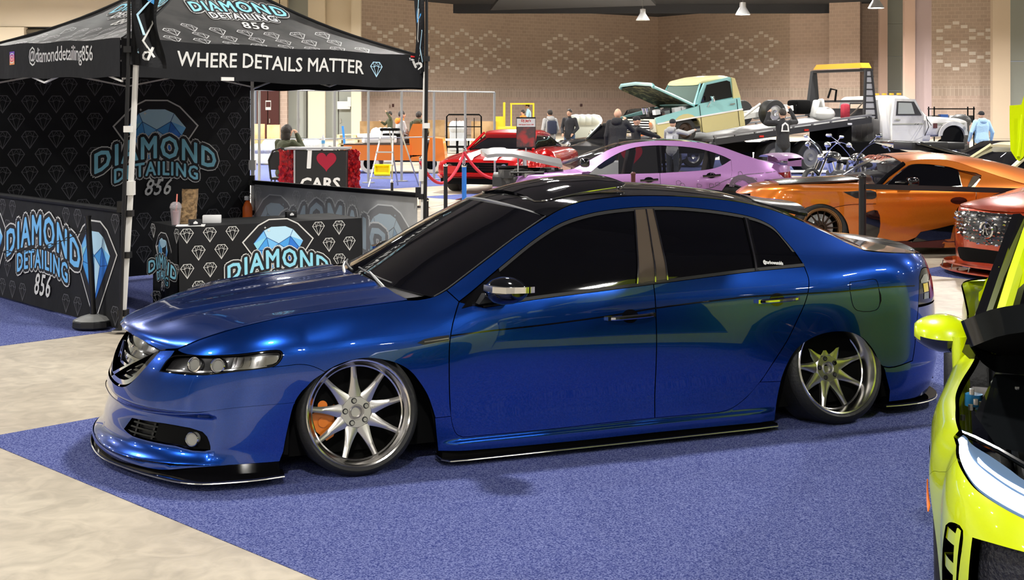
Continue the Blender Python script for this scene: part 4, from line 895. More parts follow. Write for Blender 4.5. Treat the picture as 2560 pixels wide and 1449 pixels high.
val(TFL, TFR, 2.34, 2.28, .31, 0, pf); val(TBL, TFL, 2.38, 2.34, .31, 1, pl_); val(TBR, TBL, 2.29, 2.36, .31, 2); val(TFR, TBR, 2.27, 2.29, .31, 3)
q = MB()   # scissor truss under the roof
for a, b in ((TFL, TFR), (TBL, TFL), (TFR, TBR), (TBR, TBL)):
    A, B = Vector(tp(a, 2.02)), Vector(tp(b, 2.0)); Mi = (A+B)/2
    for s_, e_ in ((A, Mi+Vector((0, 0, .28))), (A+Vector((0, 0, .28)), Mi), (B, Mi+Vector((0, 0, .28))), (B+Vector((0, 0, .28)), Mi)): q.cyl(s_, e_, .011, 'leg_white', 4)
q.box(tp(((TFL[0]+TFR[0])/2-.42, (TFL[1]+TFR[1])/2-.4), 2.03), (.12, .06, .03), 'leg_white', rz=R(41)); q.build('scissor_truss', parent=tent)
# back wall of the booth and the two half walls
f, L = plane_fn(TBL, TBR, .03, wave=.0004, wl=2.3); mb = MB(); cloth(mb, f, 0, L-.03, 0, 2.12, 'fabric_black', .1)
pr = Print(); cxl = 1.83; pr.gems(.05, L-.08, .05, 2.05, .27, .175, .165, avoid=((cxl, 1.25, .58, .62),)); pr.logo(cxl, 1.33, .98); pr.onto(mb, f)
bw = finish(mb, 'tent_back_wall', None); tag(bw, 'tall black fabric back wall printed with small diamonds and a large blue diamond logo', 'banner')
def half_wall(A, B, h, lab, grey=False, cx=None):
    e = empty('half_wall', (A[0], A[1], 0), 0, lab, 'banner'); f, L = plane_fn((0, 0), (B[0]-A[0], B[1]-A[1]), .02, wave=.0004, wl=1.9)
    mb = MB(); cloth(mb, f, .02, L-.02, 0, h, 'grey_cloth' if grey else 'fabric_black', .1); pr = Print()
    if grey:
        pr2 = Print(); pr2.gems(.1, L-.05, .05, h-.05, .26, .175, .15, 'backlit_pattern', avoid=((L*.5, .48, 1.15, .30), (.5, .5, .45, .5), (L-.5, .5, .45, .5)))
        pr.words(L*.5+.0, .46, 1.40, True, 7, False); pr.bigdiamond(.52, .55, .88, True, 2); pr.bigdiamond(L-.48, .55, .88, True, 2)
        pr.it = [([(L-x, y) for x, y in V], [fc[::-1] for fc in F_], m_, l_) for V, F_, m_, l_ in pr.it]; pr.it += pr2.it   # seen from the back: mirrored
    else:
        pr.gems(.05, L-.05, .03, h-.03, .235, .185, .15, avoid=((L-1.55, .48, .85, .42), (L-.46, .45, .42, .5)))
        pr.words(L-1.53, .56, 1.12, l=7, fill1='ink_sky', fill2='ink_sky'); pr.bigdiamond(L-.47, .57, .88, l=2, sx=.92); pr.bigdiamond(L-2.72, .57, .88, l=2, sx=.92)
    pr.onto(mb, f); finish(mb, 'fabric_panel', e)
    q = MB(); a = f(np.array([0.]), np.array([h+.01]), 0)[0]; b = f(np.array([L]), np.array([h+.01]), 0)[0]; q.tube([tuple(a), tuple(b)], .024, 'fabric_black', 8); q.build('top_rail', parent=e)
    q = MB(); 
    for p, sgn in ((a, 1), (b, -1)): q.box((p[0], p[1], p[2]+.03), (.05, .05, .09), 'pole_black')
    q.build('rail_clamp', parent=e); return e
d_ = ((TFL[0]-TBL[0])*.02, (TFL[1]-TBL[1])*.02)
half_wall(TBL, (TFL[0]-.02, TFL[1]+.03), .94, 'black half-height booth wall at the left with DIAMOND DETAILING 856 lettering')
half_wall(TBR, (TFR[0]-.02, TFR[1]+.03), .93, 'grey translucent half-height booth wall with reversed lettering behind the windshield', True)
# feather flags on the two front legs
def flag(p, lean, z0, z1, w_, side, lab, seed):
    e = empty('feather_flag', (p[0], p[1], 0), 0, lab, 'flag')
    q = MB(); q.tube([(lean[0], 0, z0), (lean[1], 0, 2.1), (lean[2], 0, z1)], [.017, .016, .012], 'pole_black', 8); q.build('pole', parent=e)
    for z in (2.25, 1.62): q2 = MB(); q2.box((lean[1]+.0, 0, z), (.06, .06, .05), 'pole_black' if z > 2 else 'leg_white'); q2.build('clip', parent=e)
    rnd = random.Random(seed); mb = MB(); n = 14; m_ = 8
    def f(s, t, off): return np.column_stack([lean[1]+(lean[2]-lean[1])*t/(z1-2.1)+side*(.02+s*(1-.25*np.sin(t*4)**2)), -.02+.035*np.sin(s*30+t*6)-off, 2.13+t-.45*s*(side < 0)-.12*s])
    cloth(mb, f, 0, w_, 0, z1-2.13, 'fabric_black', .03); pr = Print(); 
    pr.line([(w_*.2, .1), (w_*.5, .25), (w_*.3, .4), (w_*.75, .55), (w_*.5, .8)], w_*.07, 'ink_pale', 2); pr.line([(w_*.7, .08), (w_*.45, .2), (w_*.8, .35), (w_*.55, .62)], w_*.06, 'print_line', 1)
    pr.text('d', w_*.45, .05, .16, 'print_line', 2, .003, .4); pr.poly([(w_*.35, .55), (w_*.85, .5), (w_*.8, .78), (w_*.5, .85)], 'ink_mid', 1); pr.onto(mb, f); finish(mb, 'flag_fabric', e)
flag((TFL[0], TFL[1]-.06), (-.0, .065, .08), .03, 3.4, .28, 1, 'dark printed feather flag on the front left tent leg', 1)
flag((TFR[0]+.045, TFR[1]-.05), (.0, .02, .02), .35, 3.2, .10, -1, 'dark printed feather flag rising from the right tent leg', 2)
# ------------------------------------------------------------------ booth table
TB0 = np.array((-2.83, 11.22)); TB1 = np.array((-1.40, 12.18)); td = (TB1-TB0)/np.linalg.norm(TB1-TB0); tn = np.array((-td[1], td[0])); TLn = float(np.linalg.norm(TB1-TB0)); TZ = .765
tbl = empty('booth_table', (*TB0, 0), math.atan2(td[1], td[0]), 'long folding table under a black diamond-print cloth inside the tent', 'table')
q = MB(); q.box((TLn/2, .33, TZ-.02), (TLn-.02, .66, .04), 'black_plastic'); q.build('table_top', parent=tbl)
for x in (.15, TLn-.15):
    for y in (.1, .56): q = MB(); q.cyl((x, y, .012), (x, y, TZ-.04), .016, 'steel', 8); q.build('leg', parent=tbl)
cl = empty('tablecloth', (*TB0, 0), math.atan2(td[1], td[0]), 'black tablecloth printed with diamonds and a blue diamond logo, draped over the booth table', 'tablecloth')
mb = MB(); mb.box((TLn/2, .33, TZ+.004), (TLn+.02, .68, .008), 'fabric_black'); finish(mb, 'cloth_top', cl)
def ff(s, t, off): return np.column_stack([s, -.012-off+.010*np.sin(s*6)*(1-t/TZ)-.03*(1-t/TZ), t+0*s])
mb = MB(); cloth(mb, ff, -.01, TLn+.01, .02, TZ+.006, 'fabric_black', .08); pr = Print(); pr.gems(.05, TLn-.04, .02, TZ-.01, .205, .15, .118, 'print_line', avoid=((.90, .40, .40, .42),)); pr.logo(.90, .45, .68); pr.onto(mb, ff); finish(mb, 'cloth_front', cl)
def fs(s, t, off): return np.column_stack([-.012-off+.05*(1-t/TZ)*np.sin(s*8+.5)+.02*np.sin(s*22)*(1-t/TZ), .66-s, t+0*s])
mb = MB(); cloth(mb, fs, 0, .66, .02, TZ+.006, 'fabric_black', .05); pr = Print(); pr.gems(.02, .66, .02, TZ-.01, .205, .15, .118, 'print_line', avoid=((.30, .42, .31, .40),)); pr.logo(.31, .44, .50); pr.onto(mb, fs); finish(mb, 'cloth_side', cl)
mb = MB(); mb.box((TLn+.012, .33, TZ/2), (.006, .66, TZ-.04), 'fabric_black'); mb.box((TLn/2, .665, TZ/2), (TLn, .006, TZ-.04), 'fabric_black'); finish(mb, 'cloth_back', cl)
def on_table(x, y): p = TB0+td*x+tn*y; return (p[0], p[1], TZ+.009)
mk('plastic_clear', (.75, .70, .72), .1, trans=.6, alpha=.75); mk('pink_drink', (.75, .42, .45), .3); mk('straw', (.85, .25, .2), .4); mk('paper_brown', (.30, .19, .09), .85, noise=(30, (.16, .10, .05), .45, .6), bump=(25, .6))
c = empty('drink_cup', on_table(.06, .25), 0, 'clear plastic cup with domed lid and red straw on the left end of the table', 'cup')
q = MB(); q.lathe([(0, 0), (.034, 0), (.048, .145), (.05, .15)], 'plastic_clear', 20); q.build('cup', parent=c); q = MB(); q.lathe([(0, .004), (.032, .004), (.044, .12), (0, .12)], 'pink_drink', 20); q.build('drink', parent=c)
q = MB(); q.lathe([(.052, .148), (.052, .16), (.044, .185), (.028, .2), (.01, .204)], 'plastic_clear', 20); q.build('lid', parent=c); q = MB(); q.cyl((0, 0, .06), (.012, 0, .27), .006, 'straw', 8); q.build('straw', parent=c)
q = MB(); V = []
rn = random.Random(3)
for k in range(9):
    z = .30*k/8
    for j in range(12):
        a = 2*math.pi*j/12; r = .9+.2*rn.random(); V.append((math.copysign(abs(math.cos(a))**.5, math.cos(a))*.065*r+.01*(k-4)*.3, math.copysign(abs(math.sin(a))**.5, math.sin(a))*.045*r, z+.01*rn.random()*(k > 0)))
q.add(V, [(k*12+j, k*12+(j+1) % 12, (k+1)*12+(j+1) % 12, (k+1)*12+j) for k in range(8) for j in range(12)]+[tuple(range(12))], 'paper_brown'); o = q.build('paper_bag', smooth=None); o.location = on_table(.21, .33); tag(o, 'crumpled brown paper bag standing on the booth table', 'bag')
q = MB(); q.box((0, 0, .035), (.16, .08, .07), 'white', rz=R(8), bev=.006); o = q.build('white_box'); o.location = on_table(.40, .28); tag(o, 'small white cardboard box lying beside the brown paper bag', 'box')
def card(x, y, lab, s=.1):
    e = empty('card_holder', on_table(x, y), R(30), lab, 'card holder'); q = MB(); q.box((0, 0, .03), (s, .05, .06), 'black_plastic', bev=.004); q.build('block', parent=e)
    q = MB(); q.prism([(-.018, .022), (.018, .022), (.02, .034), (0, .048), (-.02, .034)], -.027, -.0255, 'white'); q.build('emblem', parent=e)
card(.16, .06, 'small black block with a white emblem at the left corner of the table'); card(1.22, .42, 'small black block with a white emblem at the far right of the table')
q = MB(); q.box((0, 0, .004), (.24, .16, .008), 'white', rz=R(10)); o = q.build('paper_sheet'); o.location = on_table(.14, .10); tag(o, 'white sheet of paper on the front left corner of the booth table', 'paper')
# stanchion with chain before the left half wall
st = empty('stanchion', (-3.40, 10.72, .012), 0, 'black plastic stanchion with domed weighted base before the left booth wall', 'stanchion')
q = MB(); q.lathe([(.0, .0), (.165, .0), (.172, .01), (.168, .05), (.155, .06)], 'black_plastic', 10); q.build('base', parent=st, smooth=None)
mk('base_grey', (.28, .28, .27), .35); q = MB(); q.lathe([(.158, .058), (.10, .085), (.05, .10), (.0, .105)], 'base_grey', 10); q.build('base_cap', parent=st, smooth=None)
q = MB(); q.tube([(0, 0, .09), (-.02, 0, .5), (-.045, 0, .885)], .024, 'pole_black', 12); q.build('post', parent=st); q = MB(); q.cyl((-.045, 0, .885), (-.046, 0, .90), .028, 'pole_black', 12); q.build('cap', parent=st)
q = MB()
cpts = [(-.05+1*t*-1.0, -.03, .79-.55*t+.42*t*t*1.0) for t in np.linspace(0, 1, 30)]
for i in range(29):
    a, b = Vector(cpts[i]), Vector(cpts[i+1]); c_ = (a+b)/2; d = (b-a); n_ = 10; V = []
    up = Vector((0, 1, 0)) if i % 2 else d.cross(Vector((0, 1, 0))).normalized(); dn = d.normalized()
    q.tube([c_+dn*.026*math.cos(t)+up*.011*math.sin(t) for t in np.linspace(0, 2*math.pi, n_)], .0032, 'pole_black', 4)
ch = q.build('plastic_chain'); ch.location = (-3.40, 10.72, .012); tag(ch, 'black plastic chain sagging leftwards from the stanchion in front of the lettering', 'chain')
# small extinguisher-like orange bottles hanging on the back right leg
mk('orange_plastic', (.85, .16, .02), .4)
e = empty('spray_bottle', (-2.93, 14.62, .56), 0, 'orange spray bottle hung on the rear tent leg beside the grey half wall', 'bottle')
q = MB(); q.lathe([(0, 0), (.05, 0), (.055, .02), (.055, .13), (.03, .19), (.015, .21)], 'orange_plastic', 16); q.build('bottle', parent=e); q = MB(); q.box((0, -.02, .235), (.04, .10, .04), 'white'); q.build('trigger', parent=e); q = MB(); q.lathe([(0, -.10), (.03, -.10), (.035, 0), (0, 0)], 'white_plastic', 12); q.build('holder', parent=e)
# ------------------------------------------------------------------ other show cars
def lin(side, y0=0):
    """photo sight line -> (x, z) on a car flank standing square to the camera: (nose X, distance)"""
    nx, Z = side; return lambda *pp: [(round((p[0]-1280)/3300*Z-nx, 4), round(CAM_H-(p[1]-270)/3300*Z, 4)) for p in pp]
def simple_body(W, L, zb=.88, front=.8, rear=None, top=1.3, tum=.62, narrow=.06):
    """flank table for a car of half width W"""
    zl = [.08, .2, .35, .5, .62, .72, .80, zb, zb+.12, zb+.25, top, top+.1]
    def row(k, f, fz): # k width factor, f roof factor
        b = [.955, .965, .98, .995, 1, .995, .98, fz]
        r = [fz-(.12*tum)/W, fz-(.25*tum)/W, fz-((top-zb)*tum)/W, fz-((top+.1-zb)*tum)/W]
        return [W*k*v for v in b+r]
    rear = rear or L-.8
    return Body(zl, [(front, row(1-narrow, 1, .72)), (front+.5, row(.99, 1, .84)), (front+1.0, row(1, 1, .93)), (L-1.6, row(1, 1, .935)), (rear, row(1-narrow*.6, 1, .93))], front, ([.08, .3, .5, .62, .75, .9, 1.1], [.03, 0, 0, .03, .12, .3, .6]), 1.1, rear, ([.1, .5, .9, 1.1], [L-.04, L, L-.05, L-.15]), 1.1, 2.3, 2.6)
def dark_insides(root, L, W, yc=.93):
    q = MB(); q.box((L/2, yc, .36), (L-1.1, W*1.7, .45), 'matt_black'); q.build('underbody', parent=root)
def mouldline(root, fn, pts, m, w_=.006, off=.002, name='panel_line'):
    c = cr(pts, 4); up = inset(list(c)+[p for p in c[::-1]], 0) if False else None
    q = MB(); P = [fn(p[0], p[1])[0] for p in c]; T = [np.array(p) for p in c]
    V = []; 
    for i, p in enumerate(T):
        t = T[min(i+1, len(T)-1)]-T[max(i-1, 0)]; n = np.array([-t[1], t[0]])/max(np.linalg.norm(t), 1e-9)*w_/2
        for s in (1, -1): a = fn(p[0]+s*n[0], p[1]+s*n[1])[0]; V.append((a[0], a[1]-off, a[2]))
    q.add(V, [(2*i, 2*i+1, 2*i+3, 2*i+2) for i in range(len(T)-1)], m); return q.build(name, parent=root, smooth=None)
# ---------------- the orange coupe
paint('orange_paint', (.62, .14, .008), (.80, .22, .015), rough=.34, metal=.65)
mk('clear_glass', (.01, .01, .012), .03, coat=1, alpha=.72); mk('bronze_rim', (.28, .15, .07), .3, .9); mk('dark_rim', (.06, .04, .03), .35, .8)
SX = (2.83, 16.0); sp_ = lin(SX)
cp = empty('coupe', (SX[0], SX[1], 0), 0, 'metallic orange two-door coupe with bronze wheels, partly behind the blue trunk', 'car')
# body frame: local y = 0 is the near flank's ground line, so shift the centre line away from the camera
CB = simple_body(.93, 4.5, .84, top=1.24, tum=.75); CS = lambda u, z: CB.S(u, z)+np.array([0, .93, 0])
carch = sp_((1988, 625), (1990, 585), (1994, 556), (2006, 535), (2025, 519), (2050, 511), (2078, 516), (2101, 532), (2118, 557), (2126, 590), (2128, 625))
ctopf = sp_((1860, 487), (1880, 478), (1915, 470), (2001, 465.5), (2087, 463), (2149, 463), (2191, 471))
cbelt = sp_((2191, 471), (2286, 474), (2409, 470), (2450, 469)); crail = sp_((2191, 471), (2226, 443), (2275, 412), (2300, 404), (2345, 401), (2400, 405), (2457, 424), (2514, 444), (2600, 470), (2680, 487), (2760, 492))
skin('front_quarter', CS, loop(ctopf, [ctopf[-1], sp_((2196, 592))[0]], sp_((2196, 592), (2196, 612), (2150, 620)) , [sp_((2150, 620))[0], sp_((2128, 618))[0]], rv(carch[:-1][2:]), [carch[2], (.15, .3)], [(.15, .3), (.05, .45), (.12, .62)]), 'orange_paint', cp, .05, gap=.002)
cdoor = loop(sp_((2191, 471), (2286, 474), (2409, 470), (2441, 468)), sp_((2441, 468), (2440, 500), (2420, 545), (2385, 566)), sp_((2385, 566), (2330, 578), (2290, 596), (2270, 604)), sp_((2270, 604), (2196, 606)), sp_((2196, 606), (2192, 540), (2191, 471)))
skin('door', CS, cdoor, 'orange_paint', cp, .05, gap=.004)
skin('rear_quarter', CS, loop(crail[0:1]+crail[1:], sp_((2760, 492), (2770, 560), (2740, 600)), [(4.3, .12), (3.95, .12)], [(3.95, .3), (3.85, .55), (3.60, .68), (3.35, .6), (3.2, .4), (3.15, .12)], sp_((2350, 622), (2385, 566)), sp_((2385, 566), (2420, 545), (2440, 500), (2441, 468)), sp_((2441, 468), (2464, 441), (2413, 428), (2386, 420), (2315, 413), (2286, 417), (2240, 447), (2205, 471)), n=3), 'orange_paint', cp, .05, gap=.003)
skin('side_window', CS, loop(sp_((2215, 470), (2241, 447), (2286, 417)), sp_((2286, 417), (2315, 413), (2386, 420), (2409, 427)), sp_((2409, 427), (2409, 464)), sp_((2409, 464), (2300, 471), (2215, 470))), 'tint_glass', cp, .05, off=-.01, flange=0)
skin('quarter_scoop', CS, loop(sp_((2413, 428), (2462, 441)), sp_((2462, 441), (2432, 466)), sp_((2432, 466), (2412, 466))), 'orange_paint', cp, .05, off=-.03, flange=0); skin('scoop_fin', CS, loop(sp_((2444, 441), (2462, 441), (2432, 466), (2424, 466))), 'bronze_trim', cp, .05, off=-.01, flange=.02)
skin('fender_vent', CS, loop(sp_((2108, 480), (2189, 480), (2189, 496), (2140, 496))), 'black_plastic', cp, .05, off=.004, flange=.01)
skin('side_vent', CS, loop(sp_((2150, 538), (2194, 527), (2194, 595), (2150, 595))), 'black_gloss', cp, .05, off=.006, flange=.012)
skin('sill_trim', CS, loop(sp_((2303, 581), (2350, 571), (2385, 562)), sp_((2385, 562), (2378, 598)), sp_((2378, 598), (2330, 602), (2282, 606))), 'black_gloss', cp, .05, off=.008, flange=.012)
skin('side_skirt', CS, loop([(1.45, .10), (3.15, .08)], [(3.15, .08), (3.2, .16)], sp_((2385, 598), (2282, 606), (2270, 604), (2196, 606), (2150, 612), (2130, 618))), 'maroon', cp, .05, off=.0)
skin('door_handle_cup', CS, [np.array(p) for p in sp_(*[(2397+21*math.cos(t), 502+9*math.sin(t)) for t in np.linspace(0, 6.28, 14)[:-1]])], 'black_gloss', cp, .05, off=.004, flange=.005)
mouldline(cp, CS, sp_((1975, 519), (2010, 520), (2020, 519)), 'matt_black'); mouldline(cp, CS, sp_((2085, 520), (2120, 513), (2190, 510)), 'matt_black')
e0 = [tuple(CS(a, b)[0]-np.array([0, .93, 0])+np.array([0, .004, .002])) for a, b in ctopf]
hh = patch('hood', e0, [(.05, 0, .70), (.2, 0, .78), (.6, 0, .86), (1.2, 0, .90), (1.7, 0, .94)], 'orange_paint', cp, n=4, ns=12, bulge=lambda x, y, t: -.03*sstep(y, .25, .5)*(1-sstep(y, .5, .75)))
hh.location.y = .93
o = patch('hood_vent', [(.5, -.50, .842), (1.0, -.52, .872), (1.5, -.52, .905)], [(.5, 0, .868), (1.0, 0, .898), (1.5, 0, .926)], 'carbon', cp, n=4, ns=10, flange=.02); o.location.y = .93
RE = [tuple(CS(a, b)[0]-np.array([0, .93, 0])) for a, b in crail[2:9]]
rf = patch('roof', RE, [(1.93, 0, 1.195), (2.2, 0, 1.215), (2.45, 0, 1.222), (2.8, 0, 1.20), (3.2, 0, 1.14), (3.7, 0, 1.02), (4.2, 0, .90)], 'orange_paint', cp, n=4, ns=12, pw=2.6, bulge=lambda x, y, t: -.02*(1-sstep(y, .0, .25))); rf.location.y = .93
AE = [tuple(CS(a, b)[0]-np.array([0, .93, 0])+np.array([0, .01, 0])) for a, b in crail[0:3]]
ws = patch('windshield', AE, [(1.45, 0, .93), (1.68, 0, 1.07), (1.93, 0, 1.195)], 'clear_glass', cp, n=5, ns=12, flange=.004); ws.location.y = .93
q = MB(); q.tube([(*CS(a, b)[0][:2], b+.0) for a, b in crail[0:3]], .03, 'black_gloss', 8); q.build('pillar', parent=cp)
q = MB(); q.box((2.0, -.06, .90), (.13, .20, .10), 'black_gloss', bev=.03); q.cyl((1.85, .1, .88), (1.98, 0, .89), .02, 'black_gloss'); q.build('side_mirror', parent=cp, smooth=50)
mk('banner_red', (.35, .08, .04), .6); pr = Print(); pr.text('SPORT', 0, 0, .13, 'banner_red', 0, .004, .2, 1.0)
q = MB(); q.box((1.75, 1.15, .93), (.55, .55, .02), 'white', rz=.1, ry=-.1); q.box((1.95, .75, 1.02), (.05, .9, .10), 'white', ry=-.2); q.build('reflection_slab', parent=cp)  # white slabs stand in for a white reflection on the glass
q = MB(); pr = Print(); pr.text('MOTORSPORT', 0, 0, .15, 'banner_red', 0, .006, .1, 1.0); pr.onto(q, lambda s_, t_, o_: np.column_stack([1.77+t_*.8+.10*s_**2, .93-s_*1.0, 1.118+t_*.42+.02-.05*s_**2])); q.build('windshield_banner', parent=cp, smooth=None)
for x in (.94, 3.55):
    make_wheel(cp, (x, .045, .33), .33, .245, .24, .03, 14, 'dark_rim', 'bronze_rim', camber=3, side=-1, lip=.03, w0=.03, w1=.016, disc=True, caliper='red_print', cal_a=200, hub_r=.06, extras=False)
    make_wheel(cp, (x, 1.82, .33), .33, .245, .24, .03, 6, 'dark_rim', 'bronze_rim', camber=3, side=1, extras=False, disc=False, detail=0)
dark_insides(cp, 4.5, .7)
# ---------------- the purple sedan with raised hood
paint('purple_paint', (.34, .15, .40), (.50, .26, .56), rough=.38, metal=.45, coat=.6)
mk('dark_graphic', (.10, .07, .10), .5); mk('bay_black', (.03, .03, .032), .5, noise=(8, (.10, .10, .10), .55, .62))
PX_ = (-.36, 19.3); pp_ = lin(PX_)
pc = empty('sedan', (PX_[0], PX_[1], 0), 0, 'purple four-door sedan with rear wing and raised silver hood behind the blue roof', 'car')
PBd = simple_body(.90, 4.62, .90, top=1.30, tum=.62); PS = lambda u, z: PBd.S(u, z)+np.array([0, .9, 0])
pwin = pp_((1469, 437), (1512, 404.5), (1552, 383), (1591, 370), (1649, 365), (1678, 366), (1732, 370), (1773, 378), (1814, 392), (1832, 401)); pbelt = pp_((1832, 401), (1806, 415), (1773, 424), (1650, 433), (1500, 437), (1469, 438))
prail = pp_((1434, 424), (1493, 393), (1532, 373), (1571, 362), (1610, 356), (1664, 353.5), (1746, 357), (1801, 366), (1856, 385), (1910, 407), (1951, 414), (1993, 417))
skin('front_quarter', PS, loop(pp_((1434, 424), (1469, 438)), pp_((1469, 438), (1456, 442), (1455, 520), (1460, 550)), [(1.45, .15), (1.33, .15)], [(1.33, .15), (1.3, .45), (1.15, .62), (.95, .68), (.75, .62), (.6, .45), (.57, .15)], [(.57, .15), (.0, .15)], [(0, .15), (-.1, .5), (.1, .72)], pp_((1262, 447), (1340, 436), (1434, 424))), 'purple_paint', pc, .06)
skin('front_door', PS, loop(pp_((1456, 441), (1500, 437), (1650, 433)), pp_((1650, 433), (1653, 500), (1655, 555)), pp_((1655, 555), (1462, 560)), pp_((1462, 560), (1455, 520), (1456, 441))), 'purple_paint', pc, .06, gap=.003)
skin('rear_door', PS, loop(pp_((1650, 433), (1773, 424), (1806, 415), (1832, 401)), pp_((1832, 401), (1830, 440), (1803, 480), (1780, 530), (1760, 553)), pp_((1760, 553), (1655, 555)), pp_((1655, 555), (1653, 500), (1650, 433))), 'purple_paint', pc, .06, gap=.003)
skin('rear_quarter', PS, loop(rv(prail[:]) , pwin, pp_((1832, 401), (1830, 440), (1803, 480), (1780, 530), (1760, 553)), [(3.2, .14), (3.2, .4)], [(3.2, .4), (3.32, .6), (3.55, .68), (3.78, .6), (3.9, .4), (3.92, .2)], [(3.92, .2), (4.5, .2)], [(4.5, .2), (4.55, .5)], pp_((1998, 460), (1996, 417)), n=3), 'purple_paint', pc, .06)
skin('side_window', PS, loop(pwin, pbelt), 'clear_glass', pc, .06, off=-.008, flange=0)
for a, b in ((pp_((1650, 433))[0], pp_((1649, 364))[0]), (pp_((1662, 433))[0], pp_((1662, 365))[0]), (pp_((1778, 423))[0], pp_((1776, 379))[0])): mouldline(pc, PS, [a, b], 'black_gloss', .045 if a[0] < 3 else .03, .0, 'window_post')
skin('tail_light', PS, loop(pp_((1937, 434), (1998, 432)), pp_((1998, 432), (1998, 452)), pp_((1998, 452), (1972, 453), (1937, 434))), 'red_lens', pc, .05, off=.006, flange=.01)
for (x0, x1, y) in ((1600, 1645, 450), (1756, 1801, 439)):
    skin('handle_cup', PS, [np.array(p) for p in pp_(*[((x0+x1)/2+12*math.cos(t), y+7*math.sin(t)) for t in np.linspace(0, 6.28, 12)[:-1]])], 'black_gloss', pc, .05, off=.003, flange=.003); q = MB(); a = pp_((x0, y+2), (x1, y-1)); q.tube([(a[0][0], -.03, a[0][1]), (a[1][0], -.03, a[1][1])], .018, 'black_gloss', 6); q.build('door_handle', parent=pc)
mouldline(pc, PS, pp_((1664, 482), (1780, 470), (1806, 455), (1850, 440), (1930, 430)), 'dark_graphic', .01)
for k, (x, y, r_) in enumerate([(1855, 470, 28), (1855, 470, 21)]): mouldline(pc, PS, pp_(*[(x+r_*math.cos(t), y-r_*math.sin(t)) for t in np.linspace(.1, math.pi-.1, 12)]), 'dark_graphic', .05 if k == 0 else .02, .004, 'body_graphic')
rg = random.Random(5)
for k in range(26):
    x = 1690+rg.random()*290; y = 388+rg.random()*75
    if y < 366+.25*(x-1690)+22 or (x < 1840 and y < 428): continue
    P_ = pp_(*[(x+dx, y+dy) for dx, dy in ((0, 0), (6+rg.random()*7, -3+rg.random()*6), (9+rg.random()*4, 6), (1, 5+rg.random()*4))]); mouldline(pc, PS, P_+[P_[0]], 'dark_graphic', .006, .004, 'body_graphic')
PRE = [tuple(PS(a, b)[0]-np.array([0, .9, 0])) for a, b in prail[2:8]]
o = patch('roof', PRE, [(1.98, 0, 1.255), (2.2, 0, 1.29), (2.5, 0, 1.31), (2.9, 0, 1.31), (3.2, 0, 1.28), (3.5, 0, 1.21)], 'black_gloss', pc, n=4, ns=12); o.location.y = .9
o = patch('windshield', [tuple(PS(a, b)[0]-np.array([0, .9, 0])) for a, b in prail[0:3]], [(1.10, 0, .93), (1.5, 0, 1.10), (1.97, 0, 1.255)], 'clear_glass', pc, n=4, ns=12, flange=0); o.location.y = .9
o = patch('rear_window', [tuple(PS(a, b)[0]-np.array([0, .9, 0])) for a, b in prail[7:10]], [(3.5, 0, 1.21), (3.8, 0, 1.10), (4.1, 0, .99)], 'tint_glass', pc, n=4, ns=12, flange=0); o.location.y = .9
o = patch('trunk_lid', [tuple(PS(a, b)[0]-np.array([0, .9, 0])) for a, b in prail[9:]], [(4.1, 0, 1.0), (4.35, 0, .97), (4.6, 0, .95)], 'purple_paint', pc, n=4, ns=12, flange=.05); o.location.y = .9
skin('tail_panel', lambda u, z: PBd.S(u, z)+np.array([0, .9, 0]), loop([(4.0, .25), (4.92, .25)], [(4.92, .25), (4.92, .95)], [(4.92, .95), (4.45, .93)]), 'purple_paint', pc, .08)
q = MB(); wv = []; 
for s in np.linspace(0, 1, 13):
    y = .12+1.56*s; zz = 1.045+.02*math.sin(math.pi*s)-.03*(abs(2*s-1)**6); wv += [(4.28, y, zz), (4.42, y, zz+.03), (4.64, y, zz+.035), (4.66, y, zz+.02), (4.45, y, zz-.01)]
q.add(wv, [(5*i+k, 5*i+(k+1) % 5, 5*i+5+(k+1) % 5, 5*i+5+k) for i in range(12) for k in range(5)]+[tuple(range(5)), tuple(range(60, 65))], 'purple_paint')
q.build('rear_wing', parent=pc, smooth=40)
for y in (.14, 1.66): q = MB(); q.prism([(4.42, .93), (4.62, .93), (4.62, 1.06), (4.42, 1.04)], y-.02, y+.02, 'purple_paint'); q.build('wing_stay', parent=pc)
# raised hood: deep shallow wedge hinged at the cowl
mk('silver_paint', (.45, .44, .45), .3, .7, coat=.5)
q = MB(); hp = [(1.10, .96), (.90, 1.0), (.60, 1.065), (.25, 1.115), (.02, 1.12), (-.12, 1.10)]
for s0, s1 in ((-.02, .10),):
    V = []; n = 13
    for x, z in hp:
        for j in range(n): y = .10+1.6*j/(n-1); V.append((x+(.10 if False else 0)+.12*abs(2*j/(n-1)-1)**2*(x < .4), y, z+.05*(1-(2*j/(n-1)-1)**2)))
    V2 = [(a, b, c-.05) for a, b, c in V]; k = len(V)
    Fc = [(i*n+j, i*n+j+1, (i+1)*n+j+1, (i+1)*n+j) for i in range(5) for j in range(n-1)]; rim = [j for j in range(n)]+[i*n+n-1 for i in range(1, 6)]+[5*n+j for j in range(n-2, -1, -1)]+[i*n for i in range(4, 0, -1)]
    q.add(V+V2, Fc+[tuple(a+k for a in f[::-1]) for f in Fc]+[(rim[i], rim[(i+1) % len(rim)], rim[(i+1) % len(rim)]+k, rim[i]+k) for i in range(len(rim))], 'silver_paint')
q.build('raised_hood', parent=pc, smooth=40); q = MB(); q.cyl((.45, .2, .75), (.45, .25, 1.05), .012, 'steel'); q.build('hood_prop', parent=pc)
q = MB(); q.box((.62, .9, .70), (1.1, 1.5, .14), 'bay_black')
for k in range(60): q.box((.15+rg.random()*.95, .15+rg.random()*1.4, .77+rg.random()*.06), (.05+rg.random()*.15, .05+rg.random()*.15, .04+rg.random()*.08), rg.choice(['bay_black', 'bay_black', 'black_plastic', 'steel']), rz=rg.random()*3)
